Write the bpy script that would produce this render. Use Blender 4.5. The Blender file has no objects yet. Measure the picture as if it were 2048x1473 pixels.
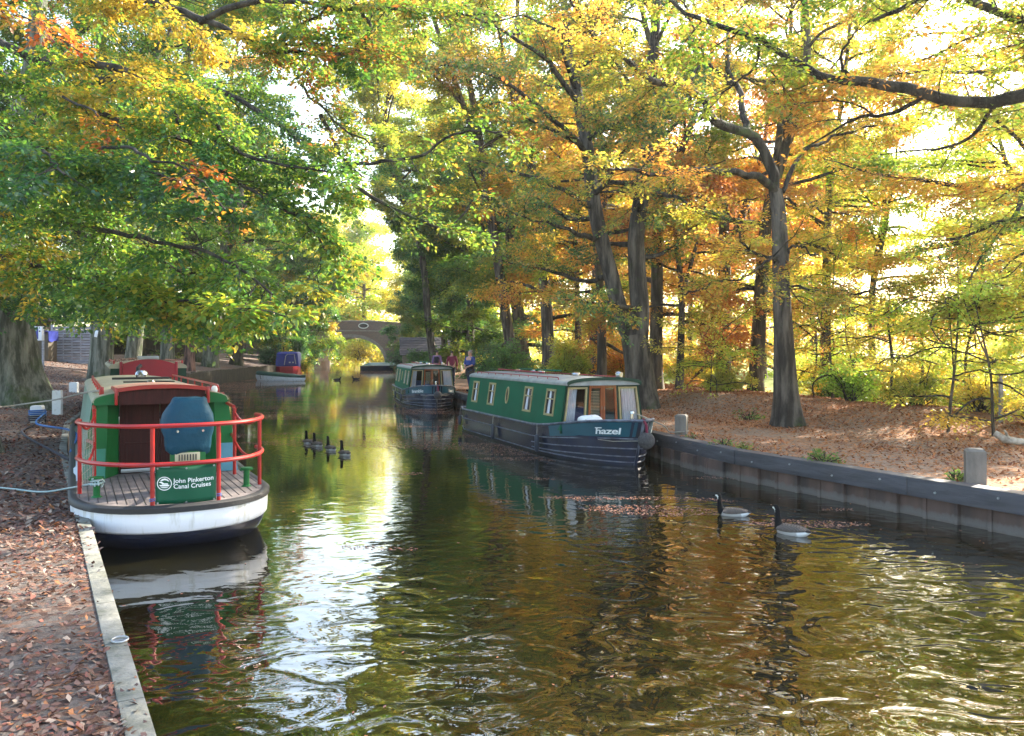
import bpy, bmesh, math, random
import numpy as np
from mathutils import Vector, Matrix
R = math.radians
rng = np.random.default_rng(11)
random.seed(5)
SC = bpy.context.scene
COL = SC.collection

# ------------------------------------------------------------------ camera, sky, sun, exposure
FPX, HOR, EYE = 1650.0, 705.0, 2.1
cam_d = bpy.data.cameras.new('camera')
cam_d.sensor_width = 36.0
cam_d.lens = 36.0 * FPX / 2048.0
cam_d.shift_y = -(736.5 - HOR) / 2048.0
cam_d.clip_start = 0.05
cam_d.clip_end = 3000
cam = bpy.data.objects.new('camera', cam_d)
COL.objects.link(cam)
cam.location = (0, 0, EYE)
cam.rotation_euler = (R(90), 0, 0)
SC.camera = cam

SUN_EL, SUN_AZ = 31.0, 48.0          # azimuth clockwise from +Y (the view direction)
world = bpy.data.worlds.new('World')
SC.world = world
world.use_nodes = True
wn = world.node_tree
sky = wn.nodes.new('ShaderNodeTexSky')
sky.sky_type = 'NISHITA'
sky.sun_disc = False
sky.sun_elevation = R(SUN_EL)
sky.sun_rotation = R(SUN_AZ)
sky.air_density = 1.3
sky.dust_density = 3.0
sky.ozone_density = 0.8
bg = wn.nodes['Background']
bg.inputs['Strength'].default_value = 0.15
wn.links.new(sky.outputs[0], bg.inputs['Color'])
sun_d = bpy.data.lights.new('sun', 'SUN')
sun_d.energy = 5.0
sun_d.angle = R(0.5)
sun_d.color = (1.0, 0.91, 0.76)
sun = bpy.data.objects.new('sun', sun_d)
COL.objects.link(sun)
sv = Vector((math.sin(R(SUN_AZ)) * math.cos(R(SUN_EL)), math.cos(R(SUN_AZ)) * math.cos(R(SUN_EL)), math.sin(R(SUN_EL))))
sun.rotation_euler = (-sv).to_track_quat('-Z', 'Y').to_euler()
SC.view_settings.view_transform = 'Standard'
SC.view_settings.look = 'None'
SC.view_settings.exposure = 2.4
SC.view_settings.gamma = 1.0
SC.cycles.max_bounces = 10
SC.cycles.diffuse_bounces = 4
SC.cycles.glossy_bounces = 4
SC.cycles.transmission_bounces = 8
SC.cycles.transparent_max_bounces = 12
SC.cycles.sample_clamp_indirect = 6.0
SC.cycles.use_denoising = True

# ------------------------------------------------------------------ helpers
def W(px, py, D):
    """a point seen at picture place (px, py) of the photograph, D metres ahead"""
    return Vector(((px - 1024.0) / FPX * D, D, EYE - (py - HOR) / FPX * D))

def tag(o, label=None, cat=None, group=None, kind=None):
    if label: o['label'] = label
    if cat: o['category'] = cat
    if group: o['group'] = group
    if kind: o['kind'] = kind
    return o

def empty(name, loc=(0, 0, 0), rz=0.0):
    o = bpy.data.objects.new(name, None)
    o.empty_display_size = 0.2
    COL.objects.link(o)
    o.location = loc
    o.rotation_euler = (0, 0, rz)
    return o

def link_mesh(name, me, mat, parent=None, loc=None):
    if mat is not None: me.materials.append(mat)
    o = bpy.data.objects.new(name, me)
    COL.objects.link(o)
    if parent is not None: o.parent = parent
    if loc is not None: o.location = loc
    return o

class MB:
    """collects simple shapes and links them as one mesh"""
    def __init__(self): self.v, self.f = [], []
    def add(self, vs, fs):
        n = len(self.v)
        self.v += [tuple(p) for p in vs]
        self.f += [tuple(i + n for i in f) for f in fs]
        return self
    def box(self, c, s, rz=0.0, bev=0.0, rx=0.0, ry=0.0):
        hx, hy, hz = s[0] / 2, s[1] / 2, s[2] / 2
        M = Matrix.Translation(Vector(c)) @ Matrix.Rotation(rz, 4, 'Z') @ Matrix.Rotation(ry, 4, 'Y') @ Matrix.Rotation(rx, 4, 'X')
        if bev <= 0:
            vs = [M @ Vector((x * hx, y * hy, z * hz)) for x in (-1, 1) for y in (-1, 1) for z in (-1, 1)]
            return self.add(vs, [(0, 1, 3, 2), (4, 6, 7, 5), (0, 4, 5, 1), (2, 3, 7, 6), (0, 2, 6, 4), (1, 5, 7, 3)])
        b = bmesh.new()
        bmesh.ops.create_cube(b, size=1.0)
        bmesh.ops.scale(b, vec=(s[0], s[1], s[2]), verts=b.verts)
        bmesh.ops.bevel(b, geom=list(b.edges), offset=min(bev, 0.45 * min(s)), segments=2, affect='EDGES', profile=0.6)
        b.verts.index_update()
        self.add([M @ v.co for v in b.verts], [[v.index for v in f.verts] for f in b.faces])
        b.free()
        return self
    def loft(self, rings, caps=True, closed=True):
        n = len(rings[0]); vs = [p for r in rings for p in r]; fs = []
        for i in range(len(rings) - 1):
            for j in range(n if closed else n - 1):
                k = (j + 1) % n
                fs.append((i * n + j, i * n + k, (i + 1) * n + k, (i + 1) * n + j))
        if caps and closed:
            fs.append(tuple(range(n - 1, -1, -1)))
            fs.append(tuple((len(rings) - 1) * n + j for j in range(n)))
        return self.add(vs, fs)
    def tube(self, pts, r, sides=8, caps=True, closed=False):
        pts = [Vector(p) for p in pts]
        n = len(pts)
        rs = r if isinstance(r, (list, tuple)) else [r] * n
        rings, prev = [], None
        for i, p in enumerate(pts):
            a = pts[i - 1] if (i > 0 or closed) else p
            b = pts[(i + 1) % n] if (i < n - 1 or closed) else p
            t = (b - a).normalized()
            if prev is None:
                ref = Vector((0, 0, 1)) if abs(t.z) < 0.9 else Vector((1, 0, 0))
                u = t.cross(ref).normalized()
            else:
                u = (prev - t * prev.dot(t))
                u = u.normalized() if u.length > 1e-6 else t.orthogonal().normalized()
            prev = u
            w = t.cross(u)
            rings.append([p + (u * math.cos(2 * math.pi * k / sides) + w * math.sin(2 * math.pi * k / sides)) * rs[i] for k in range(sides)])
        if closed: rings.append(rings[0])
        return self.loft(rings, caps and not closed)
    def lathe(self, prof, c=(0, 0, 0), seg=20, axis='Z'):
        rings = []
        for r, z in prof:
            ring = []
            for k in range(seg):
                a = 2 * math.pi * k / seg
                x, y = r * math.cos(a), r * math.sin(a)
                p = (x, y, z) if axis == 'Z' else ((x, z, y) if axis == 'Y' else (z, x, y))
                ring.append(Vector(c) + Vector(p))
            rings.append(ring)
        return self.loft(rings, True)
    def prism(self, poly, z0, z1):
        n = len(poly)
        vs = [(x, y, z0) for x, y in poly] + [(x, y, z1) for x, y in poly]
        fs = [tuple(range(n - 1, -1, -1)), tuple(range(n, 2 * n))] + [(i, (i + 1) % n, n + (i + 1) % n, n + i) for i in range(n)]
        return self.add(vs, fs)
    def build(self, name, mat, parent=None, smooth=True, angle=35, loc=None):
        me = bpy.data.meshes.new(name)
        me.from_pydata(self.v, [], self.f)
        b = bmesh.new(); b.from_mesh(me)
        bmesh.ops.recalc_face_normals(b, faces=b.faces)
        b.to_mesh(me); b.free()
        if smooth:
            me.polygons.foreach_set('use_smooth', [True] * len(me.polygons))
            try: me.set_sharp_from_angle(angle=R(angle))
            except Exception: pass
        me.update()
        return link_mesh(name, me, mat, parent, loc)

def np_mesh(name, V, F, mat, parent=None, col=None, smooth=False):
    """V (n,3); F (m,k) faces all with k corners; col (n,3) point colours"""
    me = bpy.data.meshes.new(name)
    V = np.ascontiguousarray(V, dtype=np.float32); F = np.ascontiguousarray(F, dtype=np.int32)
    m, k = F.shape
    me.vertices.add(len(V)); me.vertices.foreach_set('co', V.ravel())
    me.loops.add(m * k); me.loops.foreach_set('vertex_index', F.ravel())
    me.polygons.add(m)
    me.polygons.foreach_set('loop_start', np.arange(0, m * k, k, dtype=np.int32))
    try: me.polygons.foreach_set('loop_total', np.full(m, k, dtype=np.int32))
    except Exception: pass
    if smooth: me.polygons.foreach_set('use_smooth', np.ones(m, dtype=bool))
    if col is not None:
        a = me.color_attributes.new('tint', 'FLOAT_COLOR', 'POINT')
        c4 = np.ones((len(V), 4), dtype=np.float32); c4[:, :3] = col
        a.data.foreach_set('color', c4.ravel())
    me.update(calc_edges=True)
    return link_mesh(name, me, mat, parent)

# ------------------------------------------------------------------ materials
def new_mat(name):
    m = bpy.data.materials.new(name); m.use_nodes = True
    nt = m.node_tree
    return m, nt, nt.nodes['Principled BSDF']

def N(nt, kind, **kw):
    n = nt.nodes.new(kind)
    for k, v in kw.items():
        if k in n.inputs: n.inputs[k].default_value = v
        else: setattr(n, k, v)
    return n

def coords(nt, scale=(1, 1, 1), kind='Object'):
    tc = nt.nodes.new('ShaderNodeTexCoord'); mp = nt.nodes.new('ShaderNodeMapping')
    mp.inputs['Scale'].default_value = scale
    nt.links.new(tc.outputs[kind], mp.inputs['Vector'])
    return mp.outputs[0]

def ramp(nt, fac, stops):
    r = nt.nodes.new('ShaderNodeValToRGB')
    e = r.color_ramp.elements
    while len(e) < len(stops): e.new(0.5)
    for i, (p, c) in enumerate(stops):
        e[i].position = p; e[i].color = (*c, 1) if len(c) == 3 else c
    nt.links.new(fac, r.inputs[0])
    return r.outputs[0]

def paint(name, c, c2=None, rough=0.4, scale=3.0, bump=0.0, bscale=40.0, metal=0.0, spec=0.5, stretch=(1, 1, 1), lo=0.35, hi=0.65, coat=0.0):
    """a surface of one colour weathered towards a second one"""
    m, nt, b = new_mat(name)
    co = coords(nt, stretch)
    if c2 is None: c2 = tuple(x * 0.72 for x in c)
    n = N(nt, 'ShaderNodeTexNoise', Scale=scale, Detail=6.0, Roughness=0.6)
    nt.links.new(co, n.inputs['Vector'])
    nt.links.new(ramp(nt, n.outputs[0], [(lo, c2), (hi, c)]), b.inputs['Base Color'])
    b.inputs['Roughness'].default_value = rough
    b.inputs['Metallic'].default_value = metal
    b.inputs['Specular IOR Level'].default_value = spec
    b.inputs['Coat Weight'].default_value = coat
    if bump > 0:
        n2 = N(nt, 'ShaderNodeTexNoise', Scale=bscale, Detail=5.0)
        nt.links.new(co, n2.inputs['Vector'])
        bp = N(nt, 'ShaderNodeBump', Strength=min(1, bump), Distance=0.02)
        nt.links.new(n2.outputs[0], bp.inputs['Height'])
        nt.links.new(bp.outputs[0], b.inputs['Normal'])
    return m

def leaf_mat(name, trans=0.5, gloss=0.05, rough=0.45, boost=(1.2, 1.1, 0.75)):
    m = bpy.data.materials.new(name); m.use_nodes = True
    nt = m.node_tree; nt.nodes.clear()
    out = nt.nodes.new('ShaderNodeOutputMaterial')
    at = nt.nodes.new('ShaderNodeAttribute'); at.attribute_name = 'tint'
    d = nt.nodes.new('ShaderNodeBsdfDiffuse'); t = nt.nodes.new('ShaderNodeBsdfTranslucent')
    g = nt.nodes.new('ShaderNodeBsdfGlossy'); g.inputs['Roughness'].default_value = rough
    mul = N(nt, 'ShaderNodeMix', data_type='RGBA', blend_type='MULTIPLY'); mul.inputs[0].default_value = 1.0
    mul.inputs[7].default_value = (*boost, 1)
    nt.links.new(at.outputs['Color'], mul.inputs[6])
    nt.links.new(at.outputs['Color'], d.inputs[0]); nt.links.new(mul.outputs[2], t.inputs[0])
    m1 = nt.nodes.new('ShaderNodeMixShader'); m1.inputs[0].default_value = trans
    m2 = nt.nodes.new('ShaderNodeMixShader'); m2.inputs[0].default_value = gloss
    nt.links.new(d.outputs[0], m1.inputs[1]); nt.links.new(t.outputs[0], m1.inputs[2])
    nt.links.new(m1.outputs[0], m2.inputs[1]); nt.links.new(g.outputs[0], m2.inputs[2])
    nt.links.new(m2.outputs[0], out.inputs[0])
    return m

def bark_mat(name, c, c2, moss=(0.05, 0.08, 0.02), mossy=0.3, groove=0.6, sc=5.0):
    m, nt, b = new_mat(name)
    co = coords(nt, (1, 1, 0.16))
    n = N(nt, 'ShaderNodeTexNoise', Scale=sc, Detail=8.0, Roughness=0.65); nt.links.new(co, n.inputs['Vector'])
    base = ramp(nt, n.outputs[0], [(0.36, tuple(x * 0.6 for x in c2)), (0.46, c2), (0.54, c), (0.68, tuple(min(1, x * 1.7) for x in c))])
    n3 = N(nt, 'ShaderNodeTexNoise', Scale=0.9, Detail=5.0, Roughness=0.7); nt.links.new(coords(nt), n3.inputs['Vector'])
    mr = N(nt, 'ShaderNodeMapRange'); mr.inputs[1].default_value = 0.62 - mossy * 0.3; mr.inputs[2].default_value = 0.72 - mossy * 0.2
    nt.links.new(n3.outputs[0], mr.inputs[0])
    mx = N(nt, 'ShaderNodeMix', data_type='RGBA'); mx.inputs[7].default_value = (*moss, 1)
    nt.links.new(mr.outputs[0], mx.inputs[0]); nt.links.new(base, mx.inputs[6])
    nt.links.new(mx.outputs[2], b.inputs['Base Color'])
    b.inputs['Roughness'].default_value = 0.85; b.inputs['Specular IOR Level'].default_value = 0.25
    n2 = N(nt, 'ShaderNodeTexNoise', Scale=14.0, Detail=7.0, Roughness=0.7); nt.links.new(co, n2.inputs['Vector'])
    bp = N(nt, 'ShaderNodeBump', Strength=min(1.0, groove * 1.4), Distance=0.09)
    nt.links.new(n2.outputs[0], bp.inputs['Height']); nt.links.new(bp.outputs[0], b.inputs['Normal'])
    return m

M = {}
M['leaf'] = leaf_mat('leaf', 0.62, 0.05, 0.35)
M['litter'] = leaf_mat('dead_leaf', 0.15, 0.03, 0.6, (1, 1, 1))
M['bark_beech'] = bark_mat('beech_bark', (0.145, 0.145, 0.115), (0.065, 0.07, 0.05), mossy=0.35)
M['bark_dark'] = bark_mat('oak_bark', (0.10, 0.085, 0.065), (0.045, 0.038, 0.03), mossy=0.25, groove=0.9)
M['bark_grey'] = bark_mat('grey_bark', (0.115, 0.10, 0.083), (0.05, 0.043, 0.037), mossy=0.12, groove=0.7)
M['bark_pine'] = bark_mat('pine_bark', (0.20, 0.115, 0.09), (0.07, 0.045, 0.04), mossy=0.0, groove=1.0)
M['limb'] = bark_mat('shaded_limb_bark', (0.060, 0.053, 0.043), (0.028, 0.025, 0.020), mossy=0.15)  # darker than the trunks: shade of backlit boughs painted into the colour
M['green_cab'] = paint('green_cabin_paint', (0.004, 0.125, 0.068), (0.003, 0.095, 0.05), rough=0.5, scale=1.2, spec=0.12)
M['green_dk'] = paint('dark_green_paint', (0.006, 0.045, 0.028), rough=0.4, spec=0.3)
M['green_br'] = paint('bright_green_paint', (0.006, 0.125, 0.028), (0.005, 0.10, 0.024), spec=0.3, rough=0.5, scale=2.0)
M['green_pat'] = paint('sun_bleached_green_paint', (0.04, 0.22, 0.17), (0.02, 0.17, 0.10), rough=0.5, scale=2.5)
M['palebluepaint'] = paint('faded_pale_blue_paint', (0.10, 0.27, 0.36), (0.06, 0.20, 0.27), rough=0.55, scale=3)
M['teal'] = paint('teal_paint', (0.006, 0.085, 0.125), (0.005, 0.06, 0.09), rough=0.3, scale=1.5, coat=0.2)
M['hullblack'] = paint('blue_black_hull_paint', (0.016, 0.024, 0.060), (0.026, 0.026, 0.036), rough=0.22, scale=2.2, bump=0.12, bscale=6, coat=0.2)
M['strake'] = paint('worn_rubbing_strake', (0.17, 0.19, 0.24), (0.04, 0.045, 0.07), rough=0.5, scale=6)
M['white'] = paint('white_hull_paint', (0.70, 0.71, 0.75), (0.46, 0.45, 0.40), rough=0.4, scale=3.0, lo=0.30, hi=0.44, bump=0.08, bscale=12, stretch=(2.5, 2.5, 0.4))
M['whitepost'] = paint('flaking_white_paint', (0.68, 0.69, 0.70), (0.30, 0.28, 0.24), rough=0.7, scale=9, lo=0.3, hi=0.42, bump=0.4)
M['red'] = paint('red_paint', (0.36, 0.010, 0.007), (0.26, 0.010, 0.010), rough=0.35, scale=5, coat=0.12)
M['redhatch'] = paint('sunlit_red_hatch_paint', (0.58, 0.33, 0.24), (0.48, 0.20, 0.14), rough=0.5, scale=6)  # sunlight on the hatch top is painted in as a paler colour
M['crimson'] = paint('crimson_panel_paint', (0.36, 0.012, 0.025), (0.26, 0.012, 0.025), rough=0.4, scale=2)
M['tan'] = paint('cream_roof_paint', (0.38, 0.35, 0.24), (0.29, 0.27, 0.19), rough=0.6, scale=4, bump=0.3)
M['greyroof'] = paint('pale_grey_roof_paint', (0.33, 0.34, 0.33), (0.22, 0.23, 0.22), rough=0.6, scale=4, bump=0.2)
M['door'] = paint('brown_door_wood', (0.055, 0.012, 0.010), (0.032, 0.008, 0.007), spec=0.2, rough=0.6, scale=5, stretch=(6, 6, 0.6), bump=0.2)
M['orangewood'] = paint('varnished_orange_wood', (0.30, 0.072, 0.016), (0.20, 0.045, 0.012), rough=0.25, scale=6, stretch=(5, 5, 0.5), coat=0.5)
M['cream'] = paint('brass_window_frame', (0.42, 0.34, 0.16), (0.30, 0.24, 0.12), rough=0.4, scale=8)
M['creamvent'] = paint('cream_vent', (0.62, 0.55, 0.36), rough=0.5)
M['curtain'] = paint('net_curtain', (0.70, 0.72, 0.78), (0.50, 0.52, 0.60), rough=0.9, scale=10, stretch=(5, 5, 0.2))
M['dark'] = paint('dark_interior', (0.014, 0.012, 0.010), rough=0.6)
M['glassdark'] = paint('dark_window_glass', (0.012, 0.014, 0.014), (0.03, 0.03, 0.028), rough=0.05, scale=3, spec=0.8)
M['bluecover'] = paint('blue_canvas_cover', (0.005, 0.062, 0.105), (0.004, 0.045, 0.08), spec=0.25, rough=0.6, scale=2.5, bump=1.0, bscale=9)
M['bluetarp'] = paint('royal_blue_canvas', (0.008, 0.02, 0.24), (0.006, 0.015, 0.16), rough=0.4, scale=2, bump=0.3, bscale=6)
M['banner'] = paint('green_banner_vinyl', (0.006, 0.085, 0.042), (0.005, 0.07, 0.035), spec=0.25, rough=0.5, scale=2)
M['text'] = paint('white_lettering', (0.80, 0.82, 0.80), (0.72, 0.74, 0.74), rough=0.5)
M['deck'] = paint('grey_deck_boards', (0.18, 0.15, 0.145), (0.10, 0.085, 0.08), rough=0.65, scale=5, bump=0.35, bscale=25)
M['rubber'] = paint('black_rubber', (0.022, 0.022, 0.024), rough=0.6, bump=0.2)
M['fender'] = paint('blue_black_fender', (0.02, 0.03, 0.055), rough=0.4)
M['coir'] = paint('coir_rope_fender', (0.085, 0.08, 0.08), (0.03, 0.028, 0.03), rough=0.95, scale=30, bump=1.0, bscale=45)
M['chrome'] = paint('polished_metal', (0.62, 0.62, 0.62), rough=0.18, metal=1.0)
M['grey_metal'] = paint('galvanised_metal', (0.40, 0.42, 0.44), (0.28, 0.29, 0.30), rough=0.4, metal=0.7)
M['rope'] = paint('weathered_rope', (0.40, 0.38, 0.33), (0.24, 0.22, 0.19), rough=0.9, scale=60, bump=0.8, bscale=160)
M['bluerope'] = paint('blue_rope', (0.03, 0.15, 0.42), (0.02, 0.09, 0.28), rough=0.8, scale=50, bump=0.6, bscale=120)
M['cyanrope'] = paint('turquoise_rope', (0.22, 0.36, 0.38), (0.40, 0.44, 0.42), rough=0.8, scale=40)
M['darkrope'] = paint('dark_rope', (0.03, 0.03, 0.045), rough=0.9)
M['waling'] = paint('dark_timber_waling', (0.062, 0.064, 0.078), (0.032, 0.033, 0.042), rough=0.6, scale=3, stretch=(0.5, 0.5, 4), bump=0.5, bscale=14)
M['pile'] = paint('rust_stained_piling', (0.062, 0.044, 0.038), (0.03, 0.024, 0.024), rough=0.75, scale=4, stretch=(3, 3, 0.5), bump=0.5, bscale=14)
M['concrete'] = paint('weathered_concrete', (0.22, 0.215, 0.19), (0.075, 0.08, 0.06), rough=0.9, scale=4, bump=0.5, bscale=30)
M['stonepost'] = paint('weathered_timber_post', (0.20, 0.175, 0.15), (0.12, 0.105, 0.09), rough=0.85, scale=6, stretch=(1, 1, 0.4), bump=0.6, bscale=22)
M['oldwood'] = paint('weathered_fence_timber', (0.30, 0.30, 0.34), (0.18, 0.18, 0.20), rough=0.85, scale=5, stretch=(0.5, 0.5, 3), bump=0.5)
M['brownwood'] = paint('dark_brown_timber', (0.085, 0.07, 0.045), (0.045, 0.038, 0.028), rough=0.85, scale=5, stretch=(3, 3, 0.4), bump=0.5)
M['palegreen'] = paint('pale_green_hull_paint', (0.16, 0.30, 0.24), (0.11, 0.2, 0.16), rough=0.4)
M['yellowgreen'] = paint('lit_green_panel', (0.25, 0.55, 0.06), rough=0.4)
M['skin'] = paint('skin', (0.50, 0.27, 0.20), rough=0.55)
M['bluecloth'] = paint('blue_shirt_cloth', (0.03, 0.06, 0.24), rough=0.9)
M['darkcloth'] = paint('dark_cloth', (0.012, 0.012, 0.022), rough=0.9)
M['jeans'] = paint('blue_jeans', (0.04, 0.08, 0.20), rough=0.9)
M['maroon'] = paint('maroon_cloth', (0.16, 0.012, 0.035), rough=0.9)
M['lilac'] = paint('lilac_cloth', (0.26, 0.15, 0.30), rough=0.9)
M['hairgrey'] = paint('grey_hair', (0.22, 0.20, 0.19), rough=0.8)
M['hairdark'] = paint('dark_hair', (0.02, 0.014, 0.012), rough=0.7)
M['tilewall'] = paint('dark_roof_tiles', (0.05, 0.045, 0.06), (0.03, 0.028, 0.04), rough=0.8, scale=5)
# ------------------------------------------------------------------ the canal banks and the ground
LE = [(12, -20), (3.43, -5), (0.54, 0), (-1.63, 3.76), (-5.1, 9.8), (-8.0, 14.8), (-11.0, 20.5), (-14.5, 29), (-16.9, 38), (-18.5, 46),
      (-19.6, 55), (-20.6, 65), (-22.5, 80), (-25.3, 103), (-25.4, 115), (-29, 130), (-42, 175), (-90, 300)]
RE = [(21, -20), (10.6, 0), (5.83, 9.39), (4.3, 12.4), (3.4, 14.3), (2.98, 15.8), (2.80, 17.3), (0.6, 23.7), (-2.0, 32.5), (-3.7, 39.6),
      (-5.3, 48), (-7.8, 62), (-11.0, 87), (-15.5, 103), (-16.9, 108), (-16.9, 115), (-14, 130), (-19, 175), (-60, 300)]
def edge(E, y):
    ys = [p[1] for p in E]; xs = [p[0] for p in E]
    return float(np.interp(y, ys, xs))
def sm(t): t = max(0.0, min(1.0, t)); return t * t * (3 - 2 * t)
def wob(x, y, s=1.0): return (math.sin(x * 0.9 * s + 1.3) * math.cos(y * 0.7 * s + 0.4) + 0.6 * math.sin(x * 1.9 * s + y * 1.3 * s)) * 0.5
def gz_left(x, y):
    d = (edge(LE, y) - x) * 0.87
    ez = 0.35 + 0.55 * sm((y - 22) / 20)
    z = ez + 0.03 * wob(x, y, 1.6) * sm(d / 0.6)
    if y > 12: z += (0.35 * sm(d / 3) + 0.15 * min(4.5, max(0, d - 2))) * sm((y - 12) / 12)
    return z
def gz_right(x, y):
    d = (x - edge(RE, y)) * 0.88
    z = 0.46 + 0.03 * wob(x, y, 1.4) * sm(d / 0.8)
    z += (0.06 + 0.34 * sm((y - 12.5) / 6.0) + 0.13 * wob(x, y, 0.5)) * sm((d - 2.8) / 2.0)
    z -= 0.8 * sm((d - 6.3) / 5.0) * (1 - 0.8 * sm((y - 28) / 15))
    return z

def bank(name, E, gz, sgn, mat):
    ys = list(np.arange(-20, 2, 1.0)) + list(np.arange(2, 30, 0.3)) + list(np.arange(30, 70, 0.8)) + list(np.arange(70, 301, 5.0))
    ds = [0, 0.15, 0.35] + list(np.arange(0.6, 12, 0.35)) + [12.5, 13.5, 15, 17, 20, 25, 32, 45, 70, 110, 180]
    vs, fs, k = [], [], len(ds) + 1
    for y in ys:
        e = edge(E, y)
        vs.append((e, y, -1.0))
        for d in ds:
            x = e + sgn * d
            vs.append((x, y, gz(x, y)))
    for i in range(len(ys) - 1):
        for j in range(k - 1):
            a = i * k + j
            fs.append((a, a + 1, a + k + 1, a + k))
    mb = MB().add(vs, fs)
    o = mb.build(name, mat, smooth=True, angle=60)
    tag(o, kind='structure')
    return o

def ground_mat(name, dirt, dirt2, leafy, leafy2, grass, lean, xmix=None):
    m, nt, b = new_mat(name)
    co = coords(nt)
    n1 = N(nt, 'ShaderNodeTexNoise', Scale=14.0, Detail=8.0, Roughness=0.75); nt.links.new(co, n1.inputs['Vector'])
    n2 = N(nt, 'ShaderNodeTexVoronoi', Scale=16.0, Randomness=1.0); nt.links.new(co, n2.inputs['Vector'])
    n3 = N(nt, 'ShaderNodeTexNoise', Scale=0.7, Detail=6.0, Roughness=0.65); nt.links.new(co, n3.inputs['Vector'])
    d = ramp(nt, n1.outputs[0], [(0.35, dirt2), (0.65, dirt)])
    sp = nt.nodes.new('ShaderNodeSeparateColor'); nt.links.new(n2.outputs['Color'], sp.inputs[0])
    l = ramp(nt, sp.outputs[0], [(0.1, leafy2), (0.5, leafy), (0.9, tuple(x * 1.3 for x in leafy))])
    add = N(nt, 'ShaderNodeMath', operation='ADD'); nt.links.new(n3.outputs[0], add.inputs[0]); 
    mr = N(nt, 'ShaderNodeMapRange'); mr.inputs[1].default_value = -0.12; mr.inputs[2].default_value = 0.12
    mr.inputs[3].default_value = 0; mr.inputs[4].default_value = 1
    sc = N(nt, 'ShaderNodeMath', operation='MULTIPLY'); sc.inputs[1].default_value = 0.45; nt.links.new(sp.outputs[1], sc.inputs[0])
    nt.links.new(sc.outputs[0], add.inputs[1])
    sub = N(nt, 'ShaderNodeMath', operation='SUBTRACT'); sub.inputs[1].default_value = 1.0 - lean; nt.links.new(add.outputs[0], sub.inputs[0])
    nt.links.new(sub.outputs[0], mr.inputs[0])
    mx = N(nt, 'ShaderNodeMix', data_type='RGBA'); nt.links.new(mr.outputs[0], mx.inputs[0]); nt.links.new(d, mx.inputs[6]); nt.links.new(l, mx.inputs[7])
    last = mx.outputs[2]
    if xmix:
        tc = nt.nodes.new('ShaderNodeTexCoord'); sx = nt.nodes.new('ShaderNodeSeparateXYZ'); nt.links.new(tc.outputs['Object'], sx.inputs[0])
        # the field behind the wood: a function of the place's own coordinates (x + 0.33 y)
        mu = N(nt, 'ShaderNodeMath', operation='MULTIPLY_ADD'); mu.inputs[1].default_value = 0.33
        nt.links.new(sx.outputs['Y'], mu.inputs[0]); nt.links.new(sx.outputs['X'], mu.inputs[2])
        m2 = N(nt, 'ShaderNodeMapRange'); m2.inputs[1].default_value = xmix[0]; m2.inputs[2].default_value = xmix[1]
        nt.links.new(mu.outputs[0], m2.inputs[0])
        g = N(nt, 'ShaderNodeMix', data_type='RGBA'); nt.links.new(m2.outputs[0], g.inputs[0]); nt.links.new(last, g.inputs[6])
        gr = ramp(nt, n1.outputs[0], [(0.3, tuple(x * 0.6 for x in grass)), (0.7, grass)])
        nt.links.new(gr, g.inputs[7]); last = g.outputs[2]
    nt.links.new(last, b.inputs['Base Color'])
    b.inputs['Roughness'].default_value = 0.95; b.inputs['Specular IOR Level'].default_value = 0.15
    n4 = N(nt, 'ShaderNodeTexNoise', Scale=30.0, Detail=7.0, Roughness=0.8); nt.links.new(co, n4.inputs['Vector'])
    bp = N(nt, 'ShaderNodeBump', Strength=0.9, Distance=0.04); nt.links.new(n4.outputs[0], bp.inputs['Height']); nt.links.new(bp.outputs[0], b.inputs['Normal'])
    return m
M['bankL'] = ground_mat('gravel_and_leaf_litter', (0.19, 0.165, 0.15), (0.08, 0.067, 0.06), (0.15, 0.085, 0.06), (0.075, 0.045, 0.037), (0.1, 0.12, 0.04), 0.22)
M['bankR'] = ground_mat('orange_leaf_litter', (0.36, 0.26, 0.19), (0.20, 0.14, 0.10), (0.36, 0.17, 0.08), (0.17, 0.08, 0.045), (0.30, 0.36, 0.12), 0.24, (17.5, 20.0))
M['ground'] = paint('far_ground', (0.12, 0.12, 0.05), (0.08, 0.07, 0.03), rough=0.95, scale=0.3)
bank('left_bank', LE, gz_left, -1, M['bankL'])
bank('right_bank', RE, gz_right, 1, M['bankR'])
g = MB().add([(-1500, -400, -1.0), (1500, -400, -1.0), (1500, 2000, -1.0), (-1500, 2000, -1.0)], [(0, 1, 2, 3)]).build('ground', M['ground'])
tag(g, kind='structure')

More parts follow.
